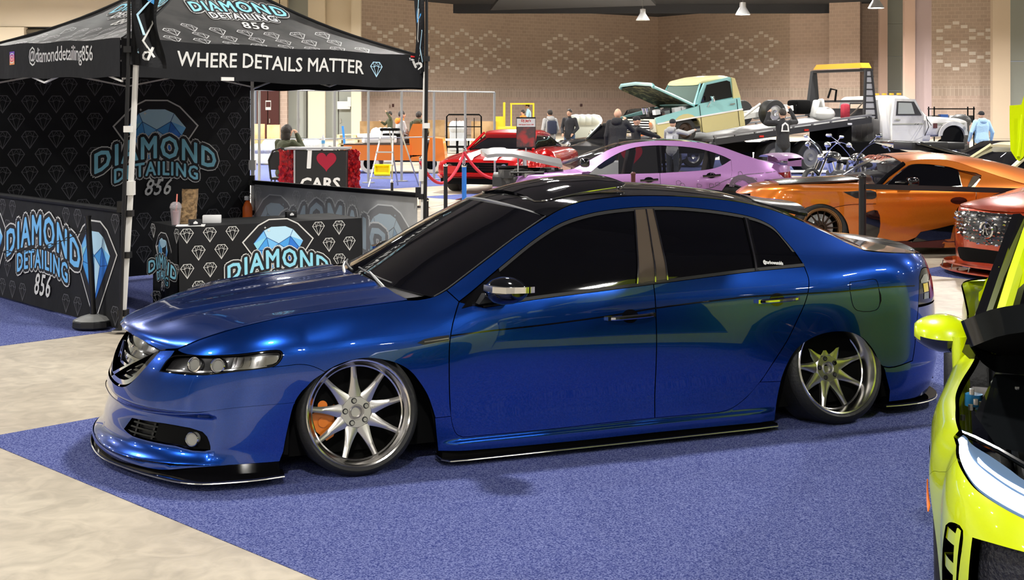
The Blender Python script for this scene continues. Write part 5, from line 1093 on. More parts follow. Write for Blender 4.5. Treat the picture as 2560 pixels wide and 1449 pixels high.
q.build('engine_bay', parent=pc, smooth=None)
for k in range(4): q = MB(); pts = [(.1+rg.random()*.9, .1+.2*k, .84+.02*k) for _ in range(4)]; pts.sort(); q.tube(cr(pts, 4), .015, 'steel' if k % 2 else 'black_plastic', 6); q.build('hose', parent=pc)
for x in (1.55, 2.75):
    q = MB(); q.box((x+.3, .55, .62), (.5, .5, .15), 'black_plastic', bev=.05); q.box((x+.55, .55, .9), (.12, .46, .6), 'black_plastic', ry=.2, bev=.05); q.box((x+.62, .55, 1.2), (.08, .26, .15), 'black_plastic', bev=.03); q.build('seat', parent=pc)
mk('blue_fabric', (.02, .06, .4), .7)
q = MB(); q.box((1.75, .6, 1.0), (.30, .5, .16), 'blue_fabric', ry=-.5, bev=.05); q.build('sunshade', parent=pc)
dark_insides(pc, 4.6, .7)
for x in (.95, 3.55):
    for y, sd in ((.06, -1), (1.74, 1)): make_wheel(pc, (x, y, .33), .33, .24, .24, .02, 10, 'dark_rim', 'dark_rim', side=sd, extras=False, disc=False, detail=0)
q = MB(); q.box((1.42, -.06, .99), (.14, .2, .13), 'black_gloss', bev=.04); q.build('side_mirror', parent=pc, smooth=50)
# ---------------- the orange-red sedan nose at right
paint('redorange_paint', (.42, .035, .008), (.60, .07, .015), rough=.3, metal=.5)
RO = np.array((4.96, 13.75)); RTH = R(27)
rc = empty('sedan', (*RO, 0), RTH, 'glossy orange-red sedan at the right with a sparkling mesh grille and low red lip', 'car')
RB = Body(BLUE.zl, [(x, [v*1.0 for v in r]) for x, r in zip(BLUE.sx, BLUE.sy)], .75, ([.05, .15, .27, .39, .51, .63, .72, .85, 1.1], [.02, .01, .0, .0, .02, .06, .16, .4, .8]), 1.15, 4.1, BLUE.tail, 1.15, 2.2, 2.8)
RS = lambda u, z: RB.S(u, z*.96+.0)*np.array([1, 1, 1/.96])*np.array([1, 1, 1.0])+np.array([0, 0, .03])
rgr = [(-.4,.66),(-.2,.66),(.0,.645),(.18,.62),(.20,.60),(.05,.46),(-.15,.36),(-.4,.33)]
rhl = [(.20,.57),(.30,.64),(.52,.68),(.72,.70),(.70,.66),(.55,.61),(.35,.565)]
skin('front_bumper', RS, loop([(-.4,.09),(.3,.08),(.675,.12)], farch[:5], [(.834,.515),(.80,.56),(.72,.60)], [(.72,.60),(.70,.66),(.72,.70)], [(.72,.70),(.5,.705),(.3,.69),(.0,.68),(-.4,.69)], n=4), 'redorange_paint', rc, .04, holes=[], mirror=True)
skin('fender', RS, loop([(.834,.515),(.80,.56),(.72,.60),(.70,.66),(.72,.70)], [(.72,.70),(1.1,.80),(1.487,.863)], door_f[:6], [(1.474,.303),(1.396,.242)], rv(farch[4:15])), 'redorange_paint', rc, .04, gap=.003, mirror=True)
skin('front_door', RS, fd, 'redorange_paint', rc, .06, gap=.003, mirror=True); skin('rear_door', RS, rd, 'redorange_paint', rc, .06, gap=.003, mirror=True); skin('quarter_panel', RS, quarter, 'redorange_paint', rc, .06, mirror=True); skin('side_skirt', RS, skirt, 'redorange_paint', rc, .05, mirror=True); skin('side_window', RS, win, 'tint_glass', rc, .06, off=-.005, flange=0, mirror=True); skin('rear_bumper', RS, rear_bumper, 'redorange_paint', rc, .08, mirror=True)
o = patch('hood', [tuple(RS(u, z)[0]) for u, z in [(-.05,.688),(.15,.688),(.40,.70),(.72,.715),(1.1,.79),(1.487,.86)]], [(.05, 0, .73), (.15, 0, .77), (.35, 0, .82), (.7, 0, .87), (1.1, 0, .91), (1.25, 0, .93)], 'redorange_paint', rc, n=5, ns=16, pw=2.4)
patch('windshield', [(a+.0, b, c+.03) for a, b, c in A_in], [(a, b, c+.03) for a, b, c in C_in], 'tint_glass', rc, n=4, ns=10, flange=0); patch('roof', [(a, b, c+.03) for a, b, c in R_E], [(a, b, c+.03) for a, b, c in R_C], 'redorange_paint', rc, n=3, ns=10); patch('rear_window', [(a, b, c+.03) for a, b, c in RG_E], [(a, b, c+.03) for a, b, c in RG_C], 'tint_glass', rc, n=3, ns=10, flange=0); patch('trunk_lid', [(a, b, c+.03) for a, b, c in T_E], [(a, b, c+.03) for a, b, c in T_C], 'redorange_paint', rc, n=3, ns=10)
skin('grille', RS, loop(rgr, n=3), 'lamp_dark', rc, .03, off=.006, flange=.01, mirror=True)
mk('sparkle', (.9, .9, .9), .12, 1.)
q = MB(); gp, gT, _ = fill(loop(rgr, n=3), .040); rr2 = random.Random(11)
for (u, z) in gp:
    p = RS(u, z)[0]; s = .005+.011*rr2.random(); a = 3.14*rr2.random()
    for sg_ in (1, -1): q.add([(p[0]-.02-.01*rr2.random(), sg_*p[1]+s*1.7*math.cos(a), p[2]+s*math.sin(a)), (p[0]-.012, sg_*p[1]-s*math.sin(a), p[2]+s*math.cos(a)), (p[0]-.012, sg_*p[1]-s*1.7*math.cos(a), p[2]-s*math.sin(a)), (p[0]-.035, sg_*p[1]+s*math.sin(a), p[2]-s*math.cos(a))], [(0, 1, 2, 3), (0, 1, 3), (1, 2, 3)], 'sparkle')
gm = q.build('grille_mesh', parent=rc, smooth=None); gm['kind'] = 'stuff'
q = MB(); q.lathe([(.070, -.01), (.085, -.02), (.095, -.01), (.085, 0)], 'chrome', 24, 'x'); q.tube([(-.02, -.03, -.05), (-.025, 0, .05), (-.02, .03, -.05)], .008, 'chrome', 6); o = q.build('nose_emblem', parent=rc); o.location = (-.02, 0, .52)
skin('headlight', RS, loop(rhl), 'lamp_dark', rc, .04, off=.004, flange=.006, mirror=True); skin('running_light', RS, loop([(.24,.60),(.32,.645),(.50,.675),(.62,.685),(.62,.672),(.50,.66),(.34,.625),(.27,.59)]), 'reflector', rc, .03, off=.010, flange=.004, mirror=True)
skin('corner_vent', RS, loop([(.25,.25),(.45,.25),(.5,.34),(.3,.36)]), 'matt_black', rc, .04, off=.004, flange=.004, mirror=True); skin('lower_mouth', RS, loop([(-.4,.14),(.0,.14),(.05,.24),(-.1,.27),(-.4,.28)]), 'matt_black', rc, .05, off=.004, flange=.004, mirror=True)
sl = [(-.16,0),(-.15,-.2),(-.10,-.42),(.0,-.64),(.12,-.80),(.26,-.90),(.45,-.95),(.62,-.95)]
for s in (1, -1):
    Q = [(p[0], p[1]*s) for p in sl]+[(.6, -.8*s), (.2, -.6*s), (.1, 0)]
    q = MB(); q.prism(Q, .05, .066, 'redorange_paint', 'z'); q.prism([(p[0]+.03, p[1]*.97) for p in Q], .12, .135, 'redorange_paint', 'z'); q.build('splitter', parent=rc)
for y in (-.75, -.45, -.15, .15, .45, .75): q = MB(); xx = np.interp(abs(y), [0, .2, .42, .64, .8, .9], [-.14, -.13, -.08, .02, .14, .28]); q.cyl((xx, y, .06), (xx+.02, y, .125), .006, 'reflector', 6); q.build('splitter_rod', parent=rc)
q = MB(); q.box((2.3, 0, .36), (3.6, 1.5, .45), 'matt_black'); q.build('underbody', parent=rc)
for x in (1.0, 3.8):
    for s in (-1, 1): make_wheel(rc, (x, s*.88, .31), .31, .24, .24, .02, 10, 'dark_rim', 'dark_rim', side=s, extras=False, disc=False, detail=0)
CIVIC = Body(
 [.10, .20, .30, .42, .54, .64, .72, .80, .86, .92, 1.0, 1.15, 1.3],
 [(.60, [.85, .88, .892, .898, .90, .893, .875, .83, .76, .67, .6, .5, .4]),
  (.85, [.88, .905, .925, .935, .94, .935, .92, .87, .79, .70, .6, .5, .4]),
  (1.15,[.88, .905, .925, .935, .94, .935, .925, .89, .82, .73, .62, .5, .4]),
  (1.6, [.84, .85, .86, .87, .875, .88, .878, .865, .85, .82, .78, .70, .6]),
  (3.2, [.76, .77, .78, .785, .79, .79, .788, .78, .88, .85, .79, .71, .6]),
  (3.9, [.76, .77, .78, .785, .79, .79, .788, .78, .88, .84, .78, .70, .6])],
 .60, ([.1, .3, .45, .55, .65, .75, .85, 1.1], [-.02, .0, .0, .01, .05, .14, .30, .7]), 1.05,
 4.0, ([.1, .5, 1.1], [4.55, 4.56, 4.4]), 1.0, 2.4, 2.6)
# ------------------------------------------------------------------ the neon yellow hatchback at the right edge
mk('neon', (.62, .76, .0), .28, 0, coat=1., crough=.03); mk('carbon_gloss', (.006, .007, .008), .10, coat=.6, crough=.02, spec=.3); mk('glow_white', (1, 1, 1), .3, emit=(.86, .95, 1), es=5.5); mk('glow_soft', (.8, .9, 1), .2, emit=(.72, .86, 1), es=1.3)
mk('lens_blue', (.10, .16, .26), .08, coat=1); mk('marker_orange', (.9, .25, .01), .3, emit=(1, .2, .02), es=.6); mk('mouth_mesh', (.012, .013, .02), .45, bump=(70, .6)); mk('blue_cap', (.05, .35, .75), .4)
CO = (1.9769, 3.1574); CT = R(72)
yc = empty('hatchback', (*CO, 0), CT, 'neon yellow hatchback cut by the right edge, black hood raised, headlight glowing, doors lifted', 'car')
for r_ in CIVIC.sy: r_ *= 1.006
YS = CIVIC.S
def w2l(X, Y, z): dx, dy = X-CO[0], Y-CO[1]; c, s = math.cos(CT), math.sin(CT); return (dx*c+dy*s, -dx*s+dy*c, z)
def wl(px, py, Z): return w2l(at(px, Z), Z, zt(py, Z))
ytop = [(.67,.795),(.77,.805),(.878,.817),(1.05,.832),(1.183,.856),(1.272,.885),(1.35,.915)]
yhl = [(.67,.776),(.50,.751),(.39,.728),(.31,.709),(.21,.692),(.12,.677),(.02,.662)]; yht = [(.02,.748),(.135,.765),(.205,.781),(.329,.797),(.545,.800),(.65,.795),(.67,.776)]
yarch = [(.62,.12),(.64,.35),(.70,.50),(.80,.615),(.98,.665),(1.14,.625),(1.25,.52),(1.32,.38),(1.34,.12)]
yseam = [(.80,.615),(.74,.645),(.656,.667),(.56,.70),(.50,.751)]
vent_c = [(.475,.565),(.42,.590),(.335,.590),(.36,.46),(.40,.30),(.41,.22),(.60,.22),(.57,.36),(.52,.48)]
ymouth = [(.30,.592),(.20,.600),(.05,.606),(-.4,.610)]
ybump = loop([(-.4,.12),(.3,.11),(.62,.12)], yarch[:4], yseam, yhl[1:], [(.02,.662),(-.4,.655)])
skin('front_bumper', YS, ybump, 'neon', yc, .03, holes=[loop(vent_c, n=3), loop([(.285,.585),(.20,.592),(.05,.597),(-.36,.60)], [(-.36,.60),(-.36,.20)], [(-.36,.2),(.25,.2)], [(.25,.2),(.33,.25),(.31,.42),(.285,.585)])], flange=.03, mirror=True)
skin('fender', YS, loop(rv(yseam), rv(yarch[3:]) and yarch[3:], [(1.34,.12),(1.50,.12)], [(1.50,.12),(1.52,.5),(1.50,.80),(1.42,.92)], rv(ytop), [(.67,.795),(.67,.776)], [(.67,.776),(.50,.751)]), 'neon', yc, .03, gap=.001, flange=.02, mirror=True)
skin('mouth', YS, loop([(.30,.59),(.05,.60),(-.4,.60)], [(-.4,.60),(-.4,.15)], [(-.4,.15),(.3,.15),(.34,.3),(.30,.59)]), 'mouth_mesh', yc, .05, off=-.035, flange=0, mirror=True)
skin('vent_back', YS, loop(vent_c, n=3), 'matt_black', yc, .04, off=-.06, flange=0, mirror=True)
for k, z in enumerate((.545, .455, .365, .275)):
    skin('vent_slat', YS, loop([(.33+.02*k,z-.013),(.50+.02*k,z-.022)], [(.50+.02*k,z-.022),(.505+.02*k,z+.016)], [(.505+.02*k,z+.016),(.33+.02*k,z+.022)]), 'neon', yc, .03, off=-.006, flange=.035, mirror=True)
skin('vent_post', YS, loop([(.340,.588),(.365,.588),(.39,.46),(.43,.22)], [(.43,.22),(.405,.22),(.37,.44),(.340,.588)]), 'neon', yc, .03, off=.004, flange=.03, mirror=True)
skin('headlight', YS, loop(rv(yhl), [(.67,.776),(.65,.795)], rv(yht[:-1]), [(.02,.748),(.02,.662)]), 'lens_blue', yc, .03, off=-.012, flange=.0, mirror=True)
skin('headlight_glow', YS, loop([(.64,.778),(.50,.757),(.39,.735),(.31,.716),(.21,.70),(.12,.686),(.03,.672)], [(.03,.672),(.03,.715)], [(.03,.715),(.13,.728),(.25,.750),(.37,.768),(.54,.787),(.63,.789),(.64,.778)]), 'glow_white', yc, .03, off=-.006, flange=.004, mirror=True)
skin('light_bar', YS, loop([(.05,.730),(.14,.745),(.26,.765),(.36,.782)], [(.36,.782),(.36,.775),(.26,.757),(.14,.735),(.05,.72)]), 'glow_soft', yc, .03, off=-.004, flange=.004, mirror=True)
skin('side_marker', YS, loop([(.76,.53),(.82,.57),(.87,.585),(.85,.53),(.80,.50)], n=2), 'marker_orange', yc, .03, off=.003, flange=.004, mirror=True)
# doors folded up, sills, rear
skin('side_sill', YS, loop([(1.50,.12),(3.2,.12)], [(3.2,.12),(3.2,.30)], [(3.2,.3),(1.52,.30)]), 'neon', yc, .06, mirror=True)
skin('rear_quarter', YS, loop([(3.2,.12),(3.3,.12)], [(3.35,.4),(3.5,.6),(3.75,.66),(4.0,.6),(4.1,.3),(4.12,.15)], [(4.9,.15),(4.9,.82)], [(4.9,.82),(3.0,.80)], [(3.0,.8),(3.2,.30)]), 'neon', yc, .06, mirror=True)
o = patch('roof', [(2.1,-.55,1.33),(2.4,-.50,1.36),(3.0,-.44,1.34),(3.5,-.40,1.26)], [(2.0,0,1.38),(2.4,0,1.42),(3.0,0,1.41),(3.6,0,1.33)], 'neon', yc, n=4, ns=10)
patch('rear_window', [(3.5,-.40,1.26),(4.0,-.50,1.05),(4.2,-.60,.85)], [(3.6,0,1.33),(4.1,0,1.12),(4.4,0,.92)], 'tint_glass', yc, n=4, ns=8, flange=0)
patch('windshield', [(1.32,-.70,.95),(1.7,-.63,1.16),(2.1,-.54,1.33)], [(1.15,0,1.0),(1.55,0,1.2),(2.0,0,1.375)], 'tint_glass', yc, n=4, ns=10, flange=0)
q = MB(); q.box((2.9, 0, .55), (2.6, 1.35, .5), 'matt_black'); q.build('cabin_floor', parent=yc)
for s in (1, -1):
    q = MB(); q.tube([(1.30, s*.80, .93), (1.65, s*.71, 1.13), (2.05, s*.61, 1.34)], [.036, .036, .03], 'black_gloss', 6); q.build('pillar_seal', parent=yc)
    q = MB(); q.tube([(1.27, s*.735, .95), (1.65, s*.645, 1.16), (2.08, s*.55, 1.35)], [.028, .028, .026], 'neon', 6); q.build('pillar', parent=yc)
    q = MB(); q.cyl((1.50, s*.82, .5), (1.50, s*.84, .95), .03, 'neon'); q.build('hinge_post', parent=yc)
# raised door pieces seen at the right edge
D1 = [(2498, 668), (2464, 702), (2457, 724), (2447, 733), (2446, 752), (2451, 762), (2486, 744), (2500, 712)]
q = MB(); n_ = len(D1); V = [wl(a, b, 4.98) for a, b in D1]+[wl(a+6, b-2, 5.05) for a, b in D1]; T_ = tess(D1)
q.add(V, [t for t in T_]+[tuple(i+n_ for i in t[::-1]) for t in T_]+[(i, (i+1) % n_, n_+(i+1) % n_, n_+i) for i in range(n_)], 'neon'); q.build('door_corner', parent=yc, smooth=30)
D2 = [(2524, 266), (2553, 264), (2562, 235), (2660, 90), (2960, 60), (2900, 350), (2780, 600), (2650, 765), (2530, 745), (2600, 560), (2640, 455), (2615, 395), (2572, 372), (2557, 396), (2547, 405), (2540, 400), (2526, 378), (2524, 320)]
dz_ = lambda y_: 4.86+(745-y_)/475*.55
q = MB(); n_ = len(D2); V = [wl(a, b, dz_(b)) for a, b in D2]+[wl(a+5, b, dz_(b)+.07) for a, b in D2]; T_ = tess(D2)
q.add(V, [t for t in T_]+[tuple(i+n_ for i in t[::-1]) for t in T_]+[(i, (i+1) % n_, n_+(i+1) % n_, n_+i) for i in range(n_)], 'neon')
q.tube([wl(2556, 290, 5.36), wl(2552, 350, 5.30), wl(2546, 395, 5.25)], .006, 'neon', 6); q.build('raised_door', parent=yc, smooth=30)
# mirrors
for s in (1, -1):
    q = MB(); n = 18; V = []; m_ = 16
    for i in range(n+1):
        t = i/n; r = (math.sin(math.pi*(.04+.92*t)))**.42
        for j in range(m_):
            a = 2*math.pi*j/m_; V.append((1.56+.10*math.cos(a)*r+.05*t, s*(.80+.20*t), .945+.072*math.sin(a)*r*(1-.15*t)+.012*math.cos(a)*r))
    F_ = [(i*m_+j, i*m_+(j+1) % m_, (i+1)*m_+(j+1) % m_, (i+1)*m_+j) for i in range(n) for j in range(m_)]+[tuple(range(m_)), tuple(range(n*m_, n*m_+m_))]
    top = [f for f in F_ if np.mean([V[i][2] for i in f]) > .928]; bot = [f for f in F_ if f not in top]
    q.add(V, top, 'neon'); q.add(V, bot, 'black_gloss'); q.tube([(1.55, s*.74, .93), (1.57, s*.82, .925)], .03, 'black_gloss', 8); q.build('side_mirror', parent=yc, smooth=60)
# raised carbon hood, engine bay
def hbulge(x, y, t): return -.02*sstep(y, .45, .6)*(1-sstep(y, .62, .78))
patch('raised_hood', [(.775,-.845,1.115),(.95,-.82,1.065),(1.12,-.78,1.01),(1.30,-.72,.955)], [(.44,0,1.335),(.75,0,1.215),(1.05,0,1.09),(1.30,0,.99)], 'carbon_gloss', yc, n=5, ns=20, pw=2.4, px=1.8, flange=.085, bulge=hbulge)
patch('hood_underside', [(.80,-.81,1.045),(.95,-.79,1.005),(1.12,-.75,.965),(1.30,-.70,.92)], [(.48,0,1.27),(.75,0,1.16),(1.05,0,1.04),(1.28,0,.95)], 'matt_black', yc, n=4, ns=10, pw=2.4, px=1.8, flange=.0)
skin('bay_gutter', lambda u, z: np.stack([np.broadcast_arrays(np.asarray(u, float), np.asarray(z, float))[0], -np.asarray(z, float)*np.ones_like(u), np.interp(u, [.3, .67, 1.3], [.76, .785, .90])-.03], -1), [np.array(p) for p in [(.42,.2),(.66,.74),(.9,.80),(1.3,.72),(1.3,.05),(.34,.05)]], 'carbon_gloss', yc, .08, flange=0, mirror=True)
rg = random.Random(9)
q = MB(); q.box((.85, 0, .66), (.9, 1.35, .10), 'bay_black'); q.box((.95, -.05, .74), (.5, .55, .14), 'black_plastic', bev=.03); q.box((1.18, .45, .80), (.25, .35, .10), 'black_plastic', bev=.03)
for k in range(40): q.box((.45+rg.random()*.85, -.65+rg.random()*1.2, .72+rg.random()*.06), (.04+rg.random()*.1, .04+rg.random()*.1, .04+rg.random()*.08), rg.choice(['black_plastic', 'bay_black', 'black_plastic']), rz=rg.random()*3)
q.build('engine_bay', parent=yc, smooth=None)
def pipe(pts, r, m, nm='hose'): q = MB(); q.tube([wl(*p) for p in pts] and cr([wl(*p) for p in pts], 5), r, m, 8); q.build(nm, parent=yc, smooth=50)
pipe([(2440, 1018, 4.55), (2470, 1016, 4.5), (2505, 1018, 4.45), (2545, 1020, 4.4)], .007, 'steel')
pipe([(2443, 1028, 4.5), (2470, 1042, 4.4), (2500, 1058, 4.3), (2530, 1078, 4.2), (2560, 1100, 4.1)], .009, 'aluminium')
pipe([(2475, 1038, 4.42), (2510, 1036, 4.4), (2532, 1040, 4.35), (2538, 1060, 4.3), (2555, 1075, 4.25)], .012, 'aluminium')
pipe([(2519, 1070, 4.25), (2535, 1085, 4.2), (2548, 1100, 4.15), (2558, 1110, 4.1)], .012, 'aluminium')
pipe([(2520, 965, 4.7), (2540, 958, 4.65), (2575, 968, 4.6)], .022, 'steel', 'intake_pipe'); pipe([(2522, 905, 4.8), (2550, 895, 4.78), (2590, 900, 4.75)], .03, 'aluminium', 'intercooler_pipe')
q = MB(); c = wl(2434, 994, 4.55); q.cyl((c[0], c[1], c[2]-.03), (c[0], c[1], c[2]+.01), .030, 'blue_cap', 20); q.build('reservoir_cap', parent=yc)
q = MB(); c = wl(2443, 450+540, 4.6); q.box((c[0]+.08, c[1]-.05, c[2]-.03), (.2, .14, .05), 'black_plastic', bev=.01); q.build('fuse_box', parent=yc)
for k in range(12): q = MB(); c = wl(2405+rg.random()*150, 970+rg.random()*110, 4.5-rg.random()*.3); q.cyl((c[0], c[1], c[2]-.01), (c[0], c[1], c[2]+.008), .008, 'steel', 6); q.build('bolt', parent=yc)
q = MB(); q.tube([wl(2392, 1080, 4.13), wl(2440, 1100, 4.05), wl(2500, 1130, 3.95), wl(2560, 1165, 3.85), wl(2650, 1230, 3.7)], .010, 'carbon_gloss', 8); q.build('bay_seal', parent=yc)
for s in (1, -1): make_wheel(yc, (.98, s*.915, .325), .325, .255, .24, .03, 10, 'dark_rim', 'dark_rim', camber=1, side=s, extras=False, disc=False, detail=0); make_wheel(yc, (3.72, s*.88, .325), .325, .255, .24, .03, 10, 'dark_rim', 'dark_rim', side=s, extras=False, disc=False, detail=0)
# ------------------------------------------------------------------ vehicles and stalls in the background
def hull(mb, secs, m, n=24, e=.45, cap=True):
    """rounded body: sections (x, z0, z1, half width[, half width at top])"""
    V = []
    for s in secs:
        x, z0, z1, w = s[:4]; wt = s[4] if len(s) > 4 else w; zc, h = (z0+z1)/2, (z1-z0)/2
        for k in range(n):
            a = 2*math.pi*k/n; c, q = math.cos(a), math.sin(a); zz = math.copysign(abs(q)**e, q); f = (zz+1)/2
            V.append((x, math.copysign(abs(c)**e, c)*(w*(1-f)+wt*f), zc+h*zz))
    F_ = [(i*n+k, i*n+(k+1) % n, (i+1)*n+(k+1) % n, (i+1)*n+k) for i in range(len(secs)-1) for k in range(n)]
    if cap: F_ += [tuple(range(n))[::-1], tuple(range((len(secs)-1)*n, len(secs)*n))]
    mb.add(V, F_, m)
def part(name, root, fn, smooth=35): q = MB(); fn(q); return q.build(name, parent=root, smooth=smooth)
def arch_poly(x0, x1, z0, ztop, arches, zl=None):
    """side outline with wheel openings; ztop: list of (x,z) from front to back"""
    P = [(x0, z0)]+list(ztop)+[(x1, z0)]
    for cx, r in sorted(arches, reverse=True):
        P += [(cx+r*math.cos(a), z0+max(0, r*math.sin(a))) for a in np.linspace(0, math.pi, 13)]
    return P
def small_wheel(root, x, y, z, r=.33, rim='steel', w=.22, tire='rubber', side=-1):
    q = MB(); q.lathe([(r*.6, 0), (r*.64, -.01), (r*.95, 0), (r, .03), (r, w-.03), (r*.95, w), (0, w)], tire, 28, 'y'); q.lathe([(0, .03), (r*.2, .0), (r*.25, .04), (r*.5, .05), (r*.62, .0)], rim, 28, 'y'); o = q.build('wheel', parent=root, smooth=40)
    o.location = (x, y, z); o.rotation_euler = (0, 0, 0 if side < 0 else math.pi); return o
# tow truck with tilted deck, and the two-tone pickup on it
AX = R(27); ca, sa = math.cos(AX), math.sin(AX)
mk('deck_grey', (.20, .20, .205), .5, .4); mk('rack_black', (.015, .015, .017), .5); mk('rack_mesh', (.42, .42, .42), .6); mk('amber', (.75, .30, .02), .3, coat=.8, emit=(1, .45, .03), es=.25); mk('gmc_white', (.66, .65, .62), .35, coat=.5, noise=(1.2, (.40, .39, .38), .45, .62)); mk('primer_grey', (.22, .22, .215), .6, noise=(1.5, (.30, .29, .28), .4, .6)); mk('red_lamp', (.5, .02, .01), .3)
tt = empty('tow_truck', (5.21, 34.1, 0), AX, 'old white flatbed tow truck with tilted deck and amber light bar', 'truck')
L_ = 5.15; DZ = lambda x: 1.025+(1.56-1.025)*x/L_
def deck(q):
    V = [(x, y, DZ(x)+dz) for x in (0, L_+.15) for y in (.02, 2.45) for dz in (-.10, -.04)]; q.add(V, [(0, 1, 3, 2), (4, 6, 7, 5), (0, 4, 5, 1), (2, 3, 7, 6), (0, 2, 6, 4), (1, 5, 7, 3)], 'deck_grey')
part('deck', tt, deck, None)
for y in (0, 2.45):
    def rail(q):
        for dz, h in ((-.20, .16), (.0, .05)): 
            V = [(x, yy, DZ(x)+z) for x in (0, L_+.15) for yy in (y-.03, y+.03) for z in (dz, dz+h)]; q.add(V, [(0, 1, 3, 2), (4, 6, 7, 5), (0, 4, 5, 1), (2, 3, 7, 6), (0, 2, 6, 4), (1, 5, 7, 3)], 'rack_black' if dz < 0 else 'deck_grey')
        for x in np.linspace(.05, L_, 9): q.box((x, y, DZ(x)-.0), (.05, .05, .08), 'deck_grey')
    part('side_rail', tt, rail, None)
for x in (1.5, 3.0, 4.5): part('marker_lamp', tt, lambda q: q.box((x, -.04, DZ(x)-.14), (.14, .03, .05), 'red_lamp' if x != 4.5 else 'white'))
RX = L_+.05
part('rack_post', tt, lambda q: q.prism([(RX-.22, DZ(RX)), (RX+.26, DZ(RX)-.08), (RX+.12, 2.86), (RX-.02, 2.86)], 2.30, 2.42, 'rack_black'))
def near_post(q):
    A, B = [(RX-.14, DZ(RX)), (RX-.08, DZ(RX)), (RX-.02, 2.86), (RX-.08, 2.86)], [(RX+.30, DZ(RX)-.08), (RX+.36, DZ(RX)-.08), (RX+.17, 2.86), (RX+.11, 2.86)]
    q.prism(A, .02, .08, 'rack_black'); q.prism(B, .02, .08, 'rack_black')
    for z in np.linspace(DZ(RX)+.02, 2.84, 8): q.box((RX+.06+(2.86-z)*.03, .05, z), (.42-.1*(z-1.5), .04, .04), 'rack_black')
part('rack_post', tt, near_post, None); part('rack_mesh', tt, lambda q: q.prism([(RX-.08, DZ(RX)), (RX+.32, DZ(RX)-.05), (RX+.14, 2.84), (RX-.04, 2.84)], .04, .05, 'rack_mesh'))
part('rack_beam', tt, lambda q: (q.box((RX+.05, 1.2, 2.84), (.14, 2.35, .07), 'rack_black'), q.box((RX+.05, 1.2, 1.98), (.06, 2.3, .06), 'rack_black'), q.box((RX+.1, 1.2, 1.60), (.05, 2.3, .35), 'rack_black')), None)
part('light_bar', tt, lambda q: q.prism([(.12, 2.90), (.22, 3.04), (2.05, 3.04), (2.2, 2.90)], RX-.10, RX+.22, 'amber', 'x'))
mk('red_cloth', (.35, .02, .04), .8); mk('white_duffel', (.72, .72, .70), .6)
part('cargo', tt, lambda q: (q.ball((RX-1.0, .7, DZ(RX)+.06), (.38, .25, .20), 'white_duffel'), q.box((RX-1.3, .7, DZ(RX)+.20), (.12, .2, .5), 'white_duffel', ry=.3, bev=.04), q.box((RX-1.05, .7, DZ(RX)+.28), (.10, .2, .4), 'white_duffel', ry=-.2, bev=.04), q.box((RX-.3, .6, DZ(RX)+.12), (.24, .2, .45), 'red_cloth', bev=.07), q.box((RX-1.6, 1.0, DZ(RX)+.25), (.5, .5, .4), 'matt_black', bev=.08), q.tube([(RX-1.0, .5, DZ(RX)+.5), (RX-.9, .5, DZ(RX)+.75), (RX-.7, .5, DZ(RX)+.72), (RX-.75, .5, DZ(RX)+.4)], .03, 'matt_black')))
part('hanging_chain', tt, lambda q: q.tube([(RX, .2+2.0*t, 1.95-.5*math.sin(math.pi*t)) for t in np.linspace(0, 1, 12)], .02, 'bronze_trim', 5))
# cab
def cab(q):
    x0 = RX+.75
    hull(q, [(x0, .78, 2.06, .93, .80), (x0+.03, .76, 2.12, .98, .84), (x0+1.05, .76, 2.16, .98, .84), (x0+1.25, .76, 2.10, .98, .82), (x0+1.75, .76, 1.62, .98, .92), (x0+1.80, .78, 1.56, .97, .93)], 'gmc_white', e=.30)
    hull(q, [(x0+1.6, .95, 1.56, .99), (x0+2.3, .95, 1.54, .98), (x0+3.0, .95, 1.50, .96), (x0+3.25, .98, 1.44, .94), (x0+3.3, 1.0, 1.40, .9)], 'gmc_white', e=.28)
CX0 = RX+.75
part('cab', tt, cab); 
GY = 1.22  # centre line of the truck
for o in list(tt.children):
    if o.name.startswith('cab'): o.location.y = GY
part('rear_panel', tt, lambda q: (q.prism([(-.88, .80), (.88, .80), (.86, 1.55), (.76, 2.02), (-.76, 2.02), (-.86, 1.55)], CX0-.02, CX0+.04, 'primer_grey', 'x'), [q.box((CX0-.02, y, 1.2), (.03, .05, .55), 'primer_grey') for y in (-.6, -.36, -.12, .12, .36, .6)], q.prism([(-.36, 1.66), (.36, 1.66), (.34, 1.94), (-.34, 1.94)], CX0-.04, CX0-.02, 'rack_black', 'x'), q.prism([(-.31, 1.70), (.31, 1.70), (.30, 1.90), (-.30, 1.90)], CX0-.05, CX0-.04, 'cream_shade', 'x'))).location.y = GY
part('door', tt, lambda q: (q.prism([(CX0+.32, .82), (CX0+1.45, .82), (CX0+1.52, 1.56), (CX0+1.18, 2.04), (CX0+.42, 2.06), (CX0+.32, 1.5)], -1.0, -.93, 'gmc_white'), q.prism([(CX0+.46, 1.58), (CX0+1.42, 1.58), (CX0+1.12, 1.97), (CX0+.50, 1.98)], -1.02, -1.0, 'rack_black'), q.prism([(CX0+.52, 1.62), (CX0+1.14, 1.62), (CX0+1.02, 1.93), (CX0+.54, 1.94)], -1.025, -1.02, 'grey_panel'), q.box((CX0+.5, -1.03, 1.45), (.16, .03, .04), 'chrome'))).location.y = GY
part('mirror_arm', tt, lambda q: (q.tube([(CX0+1.6, -1.0, 1.55), (CX0+1.35, -1.35, 1.25), (CX0+1.55, -1.0, 1.0)], .012, 'rack_black', 5), q.tube([(CX0+1.5, -1.3, 1.3), (CX0+1.6, -1.0, 1.5)], .012, 'rack_black', 5))).location.y = GY
